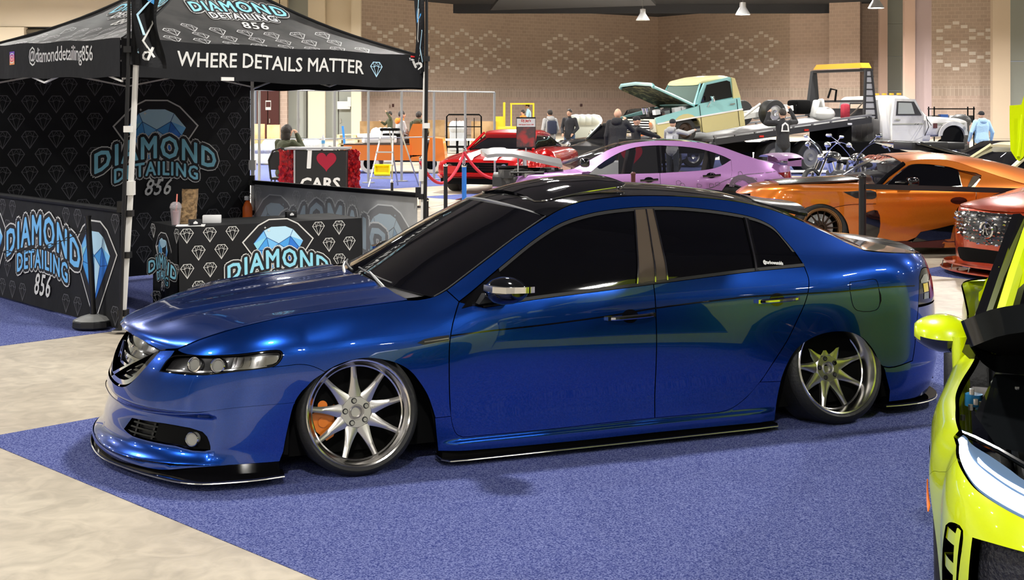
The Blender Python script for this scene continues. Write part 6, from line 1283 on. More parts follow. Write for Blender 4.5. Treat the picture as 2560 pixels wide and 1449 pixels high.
def fenders(q, sd_=-1):
    for s in (sd_,):
        cx = CX0+2.62
        q.prism([(cx+.56*math.cos(a), 1.0+.40*math.sin(a)) for a in np.linspace(math.pi*1.02, 0, 16)]+[(cx+.44*math.cos(a), 1.0+.29*math.sin(a)) for a in np.linspace(0, math.pi, 16)], s*1.0, s*1.05, 'gmc_white')
        q.prism([(cx+.45*math.cos(a), .93+.36*math.sin(a)) for a in np.linspace(0, 2*math.pi, 20)], s*.99, s*.997, 'matt_black')
part('fender', tt, fenders).location.y = GY; part('fender', tt, lambda q: fenders(q, 1)).location.y = GY
part('roof_lamp', tt, lambda q: [q.box((CX0+.95, y, 2.19), (.08, .1, .05), 'amber') for y in (-.6, -.3, 0, .3, .6)]).location.y = GY
part('badge', tt, lambda q: q.box((CX0+1.95, -1.0, 1.28), (.14, .02, .14), 'maroon')).location.y = GY
part('side_trim', tt, lambda q: (q.box((CX0+2.5, -.985, 1.33), (1.2, .02, .05), 'chrome'), q.box((CX0+.9, -1.005, 1.33), (1.15, .02, .03), 'chrome'))).location.y = GY
part('chassis', tt, lambda q: (q.box((L_*.6, 1.22, .72), (7.5, .9, .25), 'matt_black'), q.box((RX-.3, 1.22, 1.05), (.5, 1.2, .6), 'matt_black'), q.box((RX+.2, .35, .65), (1.6, .5, .4), 'matt_black'), q.box((RX+2, 1.22, .55), (3.2, 1.6, .35), 'matt_black')), None)
for x in (2.2, 3.4): 
    for y, sd in ((.25, -1), (2.2, 1)): small_wheel(tt, x, y, .45, .45, 'deck_grey', .4, side=sd)
for y, sd in ((.30, -1), (2.15, 1)): small_wheel(tt, CX0+2.62, y, .45, .45, 'deck_grey', .3, side=sd)
# pickup
paint('mint_paint', (.30, .62, .62), (.34, .68, .68), .3, .1); paint('butter_paint', (.66, .58, .26), (.70, .62, .30), .32, .1); mk('cream_paint', (.75, .72, .55), .3, coat=.8); mk('hood_inside', (.05, .055, .03), .7, noise=(7, (.25, .24, .12), .5, .62))
pk = empty('pickup_truck', (4.49, 34.05, 1.22), AX, 'pale blue and butter yellow vintage pickup with open hood and bare rear frame', 'truck'); pk.rotation_euler = (0, R(-8), AX)
W = .93
def flank_lower(q):
    for s in (0, 1):
        y0 = 0 if s == 0 else 2*W-.06
        q.prism([(-.84, -.12), (-.86, .0), (-.86, .28), (-.5, .32), (1.85, .26), (1.88, .20), (1.88, -.16), (.62, -.16)]+[(.47*math.cos(a)+.02, -.02+.44*math.sin(a)) for a in np.linspace(-.2, math.pi+.1, 12)], y0, y0+.06, 'butter_paint')
part('lower_body', pk, flank_lower, None)
part('upper_body', pk, lambda q: [q.prism([(-.86, .28), (-.86, .44), (-.3, .50), (.48, .56), (.55, .62), (1.82, .60), (1.86, .26)], y, y+.08, 'mint_paint') for y in (.01, 2*W-.09)])
part('belt_strip', pk, lambda q: [q.box((.5, y, .285), (2.7, .03, .035), 'white') for y in (-.01, 2*W+.01)])
part('grille', pk, lambda q: (q.box((-.88, W, .24), (.08, 2*W-.1, .34), 'cream_paint', bev=.02), [q.box((-.93, W, .14+.065*k), (.03, 1.35, .03), 'white') for k in range(4)], [q.cyl((-.94, W+s*.75, .25), (-.90, W+s*.75, .25), .09, 'reflector') for s in (-1, 1)], q.box((-.925, W, .24), (.01, 1.35, .28), 'matt_black')))
part('bumper', pk, lambda q: q.box((-.98, W, -.02), (.12, 2*W, .16), 'chrome', bev=.02))
def cabu(q):
    for y in (.02, 2*W-.08):
        q.prism([(.42, .60), (.80, 1.12), (1.60, 1.18), (1.74, 1.10), (1.86, .60)], y+(.07 if y < 1 else -.07), y+(.13 if y < 1 else -.01), 'mint_paint')
    q.prism([(1.60, -.1), (1.87, -.1), (1.87, .62), (1.76, 1.12), (1.66, 1.16)], .05, 2*W-.05, 'butter_paint')
part('cab', pk, cabu)
def roofc(q): hull(q, [(.70, 1.08, 1.16, .72), (.80, 1.08, 1.22, .78), (1.2, 1.08, 1.255, .80), (1.55, 1.08, 1.24, .79), (1.72, 1.04, 1.18, .76), (1.80, .95, 1.08, .74)], 'cream_yellow', e=.6)
mk('cream_yellow', (.72, .66, .36), .35, coat=.6)
part('roof', pk, roofc).location.y = W
for y in (.065, 2*W-.085): part('side_window', pk, lambda q: q.prism([(.60, .62), (.86, 1.07), (1.50, 1.10), (1.60, 1.05), (1.62, .64)], y, y+.02, 'tint_glass'))
mk('windshield_glass', (.13, .17, .15), .08, coat=1)
part('windshield', pk, lambda q: q.add([(.40, .12, .60), (.40, 2*W-.12, .60), (.74, 2*W-.22, 1.10), (.74, .22, 1.10)], [(0, 1, 2, 3)], 'windshield_glass'))
part('windshield_frame', pk, lambda q: q.tube([(.40, .10, .60), (.75, .20, 1.12), (.75, 2*W-.2, 1.12), (.40, 2*W-.1, .60), (.40, .10, .60)], .03, 'mint_paint', 6))
part('door_line', pk, lambda q: (q.box((.50, -.004, .22), (.012, .01, .72), 'matt_black'), q.box((1.70, -.004, .22), (.012, .01, .72), 'matt_black')), None)
part('door_handle', pk, lambda q: q.box((1.52, -.03, .47), (.16, .03, .03), 'chrome')); part('side_mirror', pk, lambda q: (q.box((.82, -.14, .70), (.05, .2, .16), 'chrome', bev=.02), q.cyl((.75, .0, .5), (.82, -.1, .65), .012, 'chrome')))
def phood(q):
    A = R(30); n = 8; V = []; Ln = 1.35
    for i in range(n+1):
        t = i/n; x = .42-Ln*t*math.cos(A); z = .62+Ln*t*math.sin(A)-.03*t*t
        for y, dz in ((.12, -.04), (.2, .02), (W, .06), (2*W-.2, .02), (2*W-.12, -.04)): V.append((x, y, z+dz))
    F_ = [(i*5+j, i*5+j+1, (i+1)*5+j+1, (i+1)*5+j) for i in range(n) for j in range(4)]; q.add(V, F_, 'mint_paint')
    q.add([(a+.04*math.sin(A), b, c-.07) for a, b, c in V], [f[::-1] for f in F_], 'hood_inside')
    k = [(i*5) for i in range(n+1)]; q.tube([V[i] for i in k], .04, 'mint_paint', 6); q.tube([V[i*5+4] for i in range(n+1)], .04, 'mint_paint', 6); q.tube([V[n*5+j] for j in range(5)], .05, 'mint_paint', 6)
part('raised_hood', pk, phood)
part('engine_bay', pk, lambda q: (q.box((-.1, W, .30), (1.2, 1.5, .25), 'matt_black'), [q.box((-.55+random.random()*.9, .2+random.random()*1.4, .48+random.random()*.1), (.15, .15, .12), random.choice(['bay_black', 'white', 'steel', 'bay_black'])) for _ in range(16)]), None)
part('ram_stack', pk, lambda q: [q.cyl((-.55, W-.08+.16*k, .5), (-.57, W-.08+.16*k, .66), .05, 'chrome') for k in range(2)])
mk('frame_white', (.70, .70, .68), .45)
part('rear_frame', pk, lambda q: ([q.box((2.9, y, .02), (2.1, .06, .14), 'frame_white') for y in (.55, 1.3)], [q.box((2.0+.42*k, W, .05), (.06, .8, .08), 'frame_white') for k in range(6)], q.box((3.0, W, .0), (.12, 1.5, .12), 'frame_white', bev=.02), [q.cyl((2.05, y, .0), (2.75, y, .30), .035, 'frame_white') for y in (.4, 1.45)], q.ball((3.0, W, .02), (.2, .2, .18), 'frame_white')), None)
small_wheel(pk, 0.02, .06, -.02, .345, 'dark_rim', .24); small_wheel(pk, .02, 2*W-.06, -.02, .345, 'dark_rim', .24, side=1); small_wheel(pk, 2.97, .05, .02, .36, 'steel', .32); small_wheel(pk, 2.97, 2*W-.05, .02, .36, 'steel', .32, side=1)
# red muscle car with white stripes
paint('red_paint', (.42, .004, .006), (.55, .008, .01), .25, .3); mk('stripe_white', (.78, .78, .78), .3, coat=1)
mc = empty('muscle_car', (at(1193, 27.5), 27.5, 0), R(71), 'red muscle car with two white hood stripes facing the camera behind the velvet ropes', 'car')
def mbody(q): hull(q, [(.0, .30, .62, .80), (.06, .24, .72, .90), (.5, .22, .80, .94), (1.2, .22, .86, .95), (1.6, .22, .90, .95), (3.4, .22, .92, .96), (4.2, .26, .90, .92), (4.6, .32, .84, .86)], 'red_paint', e=.42)
part('body', mc, mbody); part('roof', mc, lambda q: hull(q, [(2.05, 1.16, 1.24, .58), (2.2, 1.14, 1.29, .62), (2.7, 1.12, 1.31, .63), (3.2, 1.08, 1.24, .60)], 'red_paint', e=.55))
part('windshield', mc, lambda q: hull(q, [(1.45, .86, .90, .74, .72), (2.08, .86, 1.22, .74, .58), (3.1, .86, 1.22, .74, .58), (3.8, .86, .92, .72, .70)], 'tint_glass', e=.3)); 
for s in (-1, 1): part('pillar', mc, lambda q: q.tube([(1.42, s*.76, .88), (2.08, s*.61, 1.23)], .03, 'red_paint', 6))
for s in (-1, 1):
    part('hood_stripe', mc, lambda q: q.add([(x, s*.12+dy, z) for x, z in ((.03, .700), (.12, .755), (.5, .812), (1.0, .855), (1.45, .895)) for dy in (0, s*.30)], [(2*i, 2*i+1, 2*i+3, 2*i+2) for i in range(4)], 'stripe_white'), None); small_wheel(mc, .85, s*.92 if s < 0 else .92, .32, .32, 'steel', .24, side=s); small_wheel(mc, 3.6, s*.92, .32, .32, 'steel', .24, side=s)
part('hood_scoop', mc, lambda q: hull(q, [(.55, .80, .83, .14), (.65, .80, .90, .16), (1.3, .84, .93, .18)], 'stripe_white'))
part('grille', mc, lambda q: (q.box((-.0, 0, .55), (.08, 1.35, .20), 'matt_black'), q.box((-.05, 0, .55), (.02, .12, .05), 'chrome'), [q.box((-.04, 0, .50+.05*k), (.01, 1.3, .01), 'lamp_dark') for k in range(3)]))
part('bumper', mc, lambda q: hull(q, [(-.10, .36, .42, .80), (-.04, .34, .44, .88), (.1, .36, .42, .92)], 'red_paint')); part('headlight', mc, lambda q: [q.cyl((-.05, s*.60, .55), (.0, s*.60, .55), .075, 'reflector') for s in (-1, 1)]); part('licence_plate', mc, lambda q: q.box((-.13, .55, .50), (.01, .26, .16), 'red_print'))
part('lower_lip', mc, lambda q: q.box((.0, 0, .26), (.1, 1.6, .12), 'matt_black'))
# dark cars, cream car
def small_car(name, loc, th, lab, paint_, glass='tint_glass', L=4.6, W_=.92, zb=.88, top=1.38, cab=(1.4, 2.0, 3.2, 3.9), zlow=.22, rimm='steel', group=None):
    e = empty(name, (*loc, 0), th, lab, 'car', group)
    part('body', e, lambda q: hull(q, [(0, zlow+.1, zb-.25, W_*.85), (.08, zlow, zb-.14, W_*.95), (cab[0]*.7, zlow, zb-.04, W_), (cab[0], zlow, zb, W_), (cab[3], zlow, zb+.02, W_), (L-.1, zlow+.05, zb-.03, W_*.95), (L, zlow+.15, zb-.1, W_*.88)], paint_, e=.42))
    part('window', e, lambda q: hull(q, [(cab[0], zb-.05, zb, W_*.84), (cab[1], zb-.05, top-.05, W_*.86, W_*.66), (cab[2], zb-.05, top-.05, W_*.86, W_*.66), (cab[3], zb-.05, zb+.02, W_*.82)], glass, e=.3))
    part('roof', e, lambda q: hull(q, [(cab[1]-.05, top-.10, top-.05, W_*.62), (cab[1]+.1, top-.11, top-.01, W_*.68), (cab[2]-.1, top-.11, top, W_*.69), (cab[2]+.1, top-.14, top-.06, W_*.64)], paint_, e=.55))
    for s in (-1, 1):
        for x0, x1 in ((cab[0], cab[1]), (cab[3], cab[2]), ((cab[1]+cab[2])/2, (cab[1]+cab[2])/2)): part('pillar', e, lambda q: q.tube([(x0, s*W_*.86, zb-.02), (x1, s*W_*.68, top-.07)], .035, paint_, 6))
    for x in (.85, L-.95):
        for s in (-1, 1): small_wheel(e, x, s*W_*.99, .32, .32, rimm, .22, side=s)
    part('headlight', e, lambda q: [q.ball((.04, s*W_*.68, zb-.26), (.05, .12, .07), 'reflector') for s in (-1, 1)]); part('tail_light', e, lambda q: [q.ball((L-.03, s*W_*.68, zb-.2), (.04, .12, .07), 'red_lens') for s in (-1, 1)])
    return e
paint('black_paint', (.006, .006, .007), (.012, .012, .013), .25, .2); mk('cream_car', (.72, .66, .42), .3, coat=.8)
cr1 = small_car('classic_car', (at(2222, 19.5), 19.0), R(8), 'cream classic coupe with dark windows behind the orange coupe at right', 'cream_car', 'clear_glass', L=4.4, zb=.80, top=1.30, cab=(1.1, 1.75, 3.3, 3.9))
part('seat', cr1, lambda q: [q.box((x, y, .85), (.15, .42, .5), 'matt_black', bev=.06) for x in (2.0, 2.9) for y in (-.4, .4)])
o_ = empty('classic_car', (at(2245, 23), 23, 0), R(15), 'black classic car with its hood lifted, left of the cream coupe', 'car')
part('body', o_, lambda q: hull(q, [(0, .2, .80, .8), (.1, .2, .86, .9), (2.2, .2, .9, .92), (3.6, .2, .88, .9), (4.3, .25, .8, .8)], 'black_paint')); part('raised_hood', o_, lambda q: (q.box((.55, 0, 1.05), (1.2, 1.5, .06), 'black_paint', ry=R(14), bev=.02), q.box((1.0, .2, 1.12), (.6, .5, .12), 'rack_black', bev=.02), q.box((.25, -.3, 1.14), (.7, .6, .14), 'rack_black', bev=.02))); part('windshield', o_, lambda q: hull(q, [(1.5, .85, .88, .7), (2.0, .85, 1.2, .7, .6), (2.9, .85, 1.2, .7, .6), (3.4, .85, .88, .7)], 'tint_glass')); part('hood_prop', o_, lambda q: q.box((.25, -.88, .80), (.16, .05, .35), 'white', ry=.2))
for x in (.8, 3.5):
    for s in (-1, 1): small_wheel(o_, x, s*.9, .32, side=s)
small_car('suv', (at(1497, 45), 45), R(25), 'large black off-road vehicle behind the bald man, below the pickup hood', 'black_paint', 'clear_glass', L=4.6, zb=1.2, top=1.78, cab=(1.2, 1.5, 3.9, 4.4), zlow=.4)
small_car('classic_car', (at(1478, 34), 34), R(62), 'black car with open doors between the red muscle car and the men', 'black_paint', L=4.8, zb=.95, top=1.40)
small_car('classic_car', (at(1405, 40), 40), R(10), 'low black car in the second row behind the man in the black jacket', 'black_paint', L=4.8, zb=.95, top=1.45)
# orange utility cart
mk('cart_orange', (.80, .20, .015), .45, coat=.4); mk('tire_white', (.68, .62, .50), .7)
uc = empty('utility_cart', (at(1124, 38), 37.4, 0), R(180), 'orange flat utility cart carrying people, parked left of the red muscle car', 'cart')
part('bed', uc, lambda q: q.prism([(1.0, .36), (2.72, .36), (2.80, .60), (2.80, .80), (.98, .78)], -.02, 1.35, 'cart_orange')); part('nose', uc, lambda q: (q.prism([(.02, .34), (.10, .95), (.45, .98), (.52, .50), (.95, .45), (1.0, .34)], -.02, 1.35, 'cart_orange'), q.prism([(.62, .5), (1.0, .5), (1.02, 1.1), (.92, 1.35), (.62, 1.35)], .05, 1.3, 'cart_orange')))
part('floor_plate', uc, lambda q: q.box((.75, .66, .33), (1.4, 1.3, .04), 'rack_black')); part('bed_rim', uc, lambda q: q.box((1.9, .66, .80), (1.8, 1.42, .03), 'bronze_trim')); 
for y, sd in ((.0, -1), (1.33, 1)): small_wheel(uc, .42, y if sd > 0 else y, .27, .27, 'matt_black', .2, 'tire_white', side=sd); small_wheel(uc, 2.1, y, .27, .27, 'matt_black', .2, 'tire_white', side=sd)
small = [(1.5, .3, .95), (2.0, .9, .92)]
part('load', uc, lambda q: (q.box((1.9, .7, .92), (.9, .8, .2), 'white', rz=.2, bev=.03), q.box((1.5, .5, 1.02), (.5, .6, .12), 'matt_black', rz=-.2, bev=.02), q.box((2.2, .6, 1.02), (.5, .5, .1), 'white', rz=.5, bev=.02)))
# yellow forklift
mk('lift_yellow', (.75, .55, .02), .45, coat=.3)
fk = empty('forklift', (at(1300, 60), 60, 0), 0, 'yellow forklift with black counterweight far behind the red muscle car', 'forklift')
part('chassis', fk, lambda q: (q.box((-.3, .6, .55), (1.5, 1.1, .8), 'lift_yellow', bev=.05), q.box((.4, .6, .8), (.5, 1.0, .9), 'matt_black', bev=.05))); part('overhead_guard', fk, lambda q: (q.box((.1, .6, 1.98), (1.1, 1.0, .07), 'lift_yellow'), [q.box((x, y, 1.45), (.07, .07, 1.1), 'lift_yellow') for x in (-.4, .62) for y in (.12, 1.05)]))
part('mast', fk, lambda q: ([q.box((-.72, y, 1.05), (.1, .12, 2.0), 'lift_yellow') for y in (.2, .95)], [q.box((-.95, y, .95), (.42, .05, .9), 'lift_yellow') for y in (.1, .35, .6, .85)])); small_wheel(fk, -.6, .0, .3, .3); small_wheel(fk, .5, .0, .3, .3)
# ------------------------------------------------------------------ clutter behind the tent
def pieces(name, lab, cat, loc, rz, fn, group=None): e = empty(name, loc, rz, lab, cat, group); fn(e); return e
# pipe frame
pf_ = empty('pipe_frame', (at(650, 31), 31, 0), 0, 'long grey metal pipe frame of upright poles standing behind the tent', 'frame'); mk('pipe_grey', (.36, .37, .37), .4, .6)
PX = [(648, 30.2), (745, 30.6), (836, 31), (921, 31.5), (1004, 32.2), (1085, 33), (1163, 33.8), (1236, 34.6)]; bx0 = at(650, 31)
for i, (p, Z) in enumerate(PX):
    q = MB(); x, y = at(p, Z)-bx0, Z-31; q.cyl((x, y, 0), (x, y, 2.20), .032, 'pipe_grey', 10); q.build('pole', parent=pf_); q = MB(); q.cyl((x, y, 0), (x, y, .02), .15, 'pipe_grey', 16); q.build('base_plate', parent=pf_)
for z in (2.2, 1.07):
    q = MB(); q.tube([(at(p, Z)-bx0, Z-31, z) for p, Z in ([(628, 30)]+PX if z > 2 else [(628, 30)]+PX[:6])], .02 if z > 2 else .012, 'pipe_grey', 8); q.build('rail', parent=pf_)
# I love cars stand
mk('cards_black', (.012, .012, .013), .6); mk('heart_red', (.35, .005, .03), .5); mk('tinsel', (.55, .01, .015), .3, .4, coat=.5, noise=(14, (.25, .0, .01), .45, .55))
SZ = 24.0; sx = at(800, SZ)
stn = empty('sign_stand', (sx, SZ, 0), 0, 'black counter stand reading I heart CARS with a white top', 'stand')
part('front_panel', stn, lambda q: (q.box((0, 0, .52), (.94, .04, 1.0), 'cards_black'), q.box((-.46, -.0, .52), (.03, .06, 1.0), 'aluminium')), None); part('counter_top', stn, lambda q: q.box((-.07, .3, 1.05), (1.14, .7, .035), 'aluminium')); part('side_panel', stn, lambda q: (q.box((-.46, .3, .52), (.03, .6, 1.0), 'cards_black'), q.box((.46, .3, .52), (.03, .6, 1.0), 'cards_black')), None)
q = MB(); pr = Print(); pr.text('I', -.20, .70, .42, 'print_white', 0, .012, .05, 1, None, 1.3, 1.1); pr.text('CARS', .0, .31, .30, 'print_white', 0, .010, .05, 1, None, 1.0, 1)
pr.poly([(.12+.18*(math.sin(t)**3), .83+.155*(.8125*math.cos(t)-.3125*math.cos(2*t)-.125*math.cos(3*t)-.0625*math.cos(4*t))*1.25) for t in np.linspace(0, 2*math.pi, 40)[:-1]], 'heart_red', 0)
pr.onto(q, lambda s, t, o: np.column_stack([s, -.024-o+0*s, t])); q.build('lettering', parent=stn, smooth=None)
for x0, x1, lab in ((697, 738, 'red shredded tinsel curtain left of the I heart CARS panel'), (866, 899, 'red shredded tinsel curtain right of the I heart CARS panel')):
    q = MB(); a, b = at(x0, SZ+.3), at(x1, SZ+.3); rr = random.Random(x0)
    q.box(((a+b)/2, SZ+.35, .5), (b-a-.02, .10, 1.0), 'tinsel')
    for k in range(160):
        x, z = a+rr.random()*(b-a), rr.random()*1.02; q.box((x, SZ+.29, z), (.05, .015, .03+.03*rr.random()), 'tinsel', ry=rr.random()*3, rz=rr.random()-.5)
    tag(q.build('tinsel_curtain', smooth=None), lab, 'curtain')[('kind')] = 'stuff'
wb = empty('water_bottle', (at(808, 24.3), 24.3, 1.068), 0, 'clear water bottle with blue label on the I heart CARS counter', 'bottle'); part('bottle', wb, lambda q: q.lathe([(0, 0), (.032, 0), (.033, .17), (.014, .21), (.014, .23), (0, .23)], 'lamp_glass', 16)); part('label', wb, lambda q: q.lathe([(.034, .07), (.034, .13)], 'ink_sky', 16))
def chair(x, y, rz, lab):
    e = empty('folding_chair', (x, y, 0), rz, lab, 'chair'); part('seat', e, lambda q: q.box((0, 0, .45), (.42, .42, .05), 'cards_black', bev=.015)); part('backrest', e, lambda q: q.tube([(-.2, .2, .45), (-.23, .24, .8), (-.15, .25, .98), (0, .25, 1.03), (.15, .25, .98), (.23, .24, .8), (.2, .2, .45)], .02, 'cards_black', 8)); part('back_cloth', e, lambda q: q.prism([(-.2, .62), (-.22, .85), (-.13, .96), (.13, .96), (.22, .85), (.2, .62)], .225, .245, 'cards_black'))
    for sx_ in (-.19, .19):
        for sy_ in (-.19, .19): part('leg', e, lambda q: q.cyl((sx_, sy_, .45), (sx_*1.1, sy_*1.1, 0), .014, 'cards_black', 6))
chair(at(820, 25.6), 25.6, 0, 'black chair behind the I heart CARS counter beside the water bottle'); chair(at(708, 25.2), 25.2, R(180), 'black chair in which the woman in the olive jacket sits')
# step ladder with yellow tray
ld = empty('step_ladder', (at(975, 30), 30, 0), R(-12), 'aluminium folding step ladder with black top cap before the orange cart', 'ladder')
part('top_cap', ld, lambda q: q.box((0, 0, 1.30), (.42, .22, .06), 'matt_black', bev=.02))
for s in (-1, 1): part('front_rail', ld, lambda q: q.tube([(s*.13-.05, -.02, 1.28), (s*.27-.12, -.35, .01)], .022, 'aluminium', 4)); part('rear_rail', ld, lambda q: q.tube([(s*.13+.1, .05, 1.28), (s*.25+.30, .45, .01)], .018, 'steel', 4))
for k in range(4): t = (k+.7)/4.4; part('step', ld, lambda q: q.box((-.05-.07*t, -.02-.33*t, 1.28-1.27*t), (.30+.26*t, .09, .03), 'aluminium'))
mk('tray_yellow', (.85, .70, .0), .4); ty = empty('plastic_tray', (at(955, 29.5), 29.60, .28), 0, 'bright yellow plastic tray hung on the front of the step ladder', 'tray')
part('tray', ty, lambda q: (q.box((0, 0, .1), (.34, .03, .22), 'tray_yellow'), q.box((0, -.06, -.0), (.34, .14, .03), 'tray_yellow'), q.box((0, -.06, .21), (.34, .14, .03), 'tray_yellow'), q.box((-.165, -.06, .1), (.02, .14, .22), 'tray_yellow'), q.box((.165, -.06, .1), (.02, .14, .22), 'tray_yellow')), None); ty.rotation_euler = (R(-20), 0, 0)
# pallets, sheets
mk('pallet_wood', (.62, .50, .28), .8)
for k in range(7):
    e = empty('pallet', (at(893, 41), 41, .14*k), R(3*(k % 3-1)), 'pale wooden pallet in the stack behind the orange cart, layer %s from the floor' % ('one two three four five six seven'.split()[k]), 'pallet', 'stacked wooden pallets'); part('deck_boards', e, lambda q: [q.box((0, -.45+.18*j, .125), (1.1, .10, .02), 'pallet_wood') for j in range(6)], None); part('stringer', e, lambda q: [q.box((x, 0, .06), (.09, 1.0, .10), 'pallet_wood') for x in (-.5, 0, .5)], None)
q = MB(); q.box((at(862, 40.3), 40.3, .62), (.06, .06, 1.24), 'ink_blue', ry=R(-6)); tag(q.build('blue_post'), 'leaning blue post in front of the pallet stack', 'post')
mk('plywood', (.50, .33, .17), .8, noise=(2, (.36, .22, .10), .4, .6)); mk('sheet_white', (.50, .52, .54), .6, noise=(4, (.50, .53, .58), .4, .6))
for i, (x0, x1, y0, Z) in enumerate(((632, 662, 310, 48), (668, 700, 312, 48.3), (1060, 1112, 300, 62), (1116, 1150, 305, 61), (1178, 1240, 303, 60), (900, 975, 303, 62))):
    q = MB(); q.box((at((x0+x1)/2, Z), Z, zt(y0, Z)/2), (at(x1, Z)-at(x0, Z), .12, zt(y0, Z)), 'plywood'); tag(q.build('wooden_crate'), ['brown wooden crate at the wall just right of the tent back wall', 'brown wooden crate below the maroon door notice', 'brown plywood crate behind the cart driver', 'narrow plywood crate left of the frame rack', 'plywood crate inside the dark frame rack', 'dark plywood panel behind the cart bed'][i], 'crate')
for i, (x0, x1, y0, y1, Z) in enumerate(((630, 700, 362, 380, 42), (660, 692, 352, 366, 43), (1125, 1165, 305, 345, 55), (930, 985, 322, 342, 43), (1425, 1500, 288, 300, 70), (760, 800, 350, 376, 44))):
    q = MB(); a, b = at(x0, Z), at(x1, Z); z0, z1 = max(.0, zt(y1, Z)) , zt(y0, Z); z0 = 0
    q.box(((a+b)/2, Z, z1/2), (b-a, .7, z1), ('sheet_white' if i != 4 else 'grey_panel'), bev=.06); [q.ball((a+(b-a)*k/5, Z-.1, z1*.8), ((b-a)*.28, .38, z1*.22+.03), ('sheet_white' if i != 4 else 'grey_panel'), 10, 6) for k in range(1, 5)]; o = q.build('covered_bundle', smooth=60); tag(o, ['long white wrapped bundle on the floor right of the tent back wall', 'small white bundle lying behind the seated woman', 'white plastic-wrapped pile left of the frame rack', 'white covered pile behind the cart bed', 'long white covered pile in front of the grey wall door', 'pale bundle behind the black chair'][i], 'bundle')
fr = empty('frame_rack', (at(1160, 52), 52, 0), 0, 'dark metal frame rack on wheels before the brick wall', 'rack'); part('frame', fr, lambda q: (q.tube([(-.68, 0, .0), (-.68, 0, 1.45), (-.6, 0, 1.53), (.6, 0, 1.53), (.68, 0, 1.45), (.68, 0, .0)], .03, 'matt_black', 8), q.box((0, 0, 1.05), (1.36, .04, .04), 'matt_black'), q.box((0, .5, .25), (1.36, 1.0, .06), 'matt_black'), [q.box((x, 0, .8), (.03, .03, 1.2), 'matt_black') for x in (-.3, .1, .4)]))
bt = empty('folding_table', (at(1128, 42), 42, 0), 0, 'black folding table with white cover between the cart and the muscle car', 'table'); part('table_top', bt, lambda q: q.box((0, 0, .78), (1.5, .7, .05), 'white')); [part('leg', bt, lambda q: q.tube([(x, -.3, .75), (x+.06, -.3, .02), (x-.06, .3, .02), (x, .3, .75)], .025, 'matt_black', 6)) for x in (-.55, -.2, .2, .55)]
# ropes, posts, poster
mk('velvet', (.45, .01, .03), .8); 
def post(px, Z, ptop, lab, m='pole_black', base=True, r=.03, rim='chrome'):
    h = zt(ptop, Z); e = empty('stanchion', (at(px, Z), Z, 0), 0, lab, 'stanchion'); part('post', e, lambda q: q.cyl((0, 0, .03), (0, 0, h), r, m, 12)); part('base', e, lambda q: q.lathe([(0, 0), (.17, 0), (.17, .02), (.05, .05), (0, .05)], m, 20)); part('cap', e, lambda q: q.ball((0, 0, h), (r*1.2, r*1.2, r*.9), rim, 12, 6)); return e
post(1160, 25.5, 373, 'chrome rope stanchion in front of the red muscle car', 'chrome'); post(1052, 23.5, 395, 'rope stanchion hidden beside the right tent leg', 'chrome'); post(1237, 25, 404, 'thin chrome stanchion right of the velvet rope end', 'chrome', r=.018)
for a, b, lab in (((at(1052, 23.5), 23.4, zt(405, 23.5)), (at(1160, 25.5), 25.4, zt(385, 25.5)), 'dark red velvet rope left of the chrome stanchion'), ((at(1160, 25.5), 25.4, zt(380, 25.5)), (at(1310, 25.0), 25, zt(392, 25.0)), 'dark red velvet rope sagging before the muscle car grille')):
    q = MB(); q.tube([(a[0]+(b[0]-a[0])*t, a[1]+(b[1]-a[1])*t, a[2]+(b[2]-a[2])*t-.46*4*t*(1-t)) for t in np.linspace(0, 1, 24)], .028, 'velvet', 8); tag(q.build('velvet_rope'), lab, 'rope')
post(1310, 25, 392, 'rope stanchion hidden behind the raised silver hood', 'chrome')
post(1114, 19.5, 414, 'black post left of the blue wrapped post'); q = post(1160.5, 18.8, 415, 'blue tape wrapped post right of the tent leg', 'ink_blue', r=.034); post(1066, 17.0, 500, 'short black barrier post beside the grey half wall'); post(980, 27.5, 455, 'small black post behind the grey half wall rail'); post(1583, 17.6, 435, 'dark post standing before the purple front door', 'maroon', r=.03, rim='maroon')
rp = post(2156, 15.3, 442, 'black belt barrier post in front of the orange coupe', r=.042, rim='pole_black')
q = MB(); a, b = (at(2160, 15.3), 15.25, zt(466, 15.3)), (at(2610, 15.68), 15.63, zt(479, 15.68)); q.add([(a[0], a[1], a[2]+.03), (b[0], b[1], b[2]+.03), (b[0], b[1], b[2]-.03), (a[0], a[1], a[2]-.03)], [(0, 1, 2, 3)], 'black_plastic'); q.add([(a[0], a[1]+.003, a[2]+.03), (b[0], b[1]+.003, b[2]+.03), (b[0], b[1]+.003, b[2]-.03), (a[0], a[1]+.003, a[2]-.03)], [(3, 2, 1, 0)], 'black_plastic'); tag(q.build('barrier_belt', smooth=None), 'black barrier belt stretched across the orange coupe window', 'belt')
q_ = post(2612, 15.68, 466, 'black belt barrier post just beyond the right edge')
pb = empty('poster_board', (at(1315, 25.8), 25.8, 0), 0, 'show poster board on a stand in front of the red muscle car', 'poster'); mk('poster_photo', (.10, .06, .06), .5, noise=(3, (.45, .05, .05), .5, .6)); part('board', pb, lambda q: (q.box((0, 0, 1.31), (.38, .02, .60), 'cards_black'), q.box((0, -.011, 1.50), (.36, .004, .16), 'white'), q.box((0, -.011, 1.22), (.36, .004, .38), 'poster_photo')), None); part('stand', pb, lambda q: (q.cyl((0, .02, 0), (0, .02, 1.1), .015, 'steel', 8), q.box((0, .02, .01), (.4, .3, .02), 'steel')))
q = MB(); pr = Print(); pr.text('DJ Jay\'s', 0, 1.52, .065, 'red_print', 0, .002); pr.text('1969 Special Camaro Z28', 0, 1.455, .028, 'red_print', 0, .001); pr.onto(q, lambda s, t, o: np.column_stack([s, -.015-o+0*s, t])); q.build('lettering', parent=pb, smooth=None)
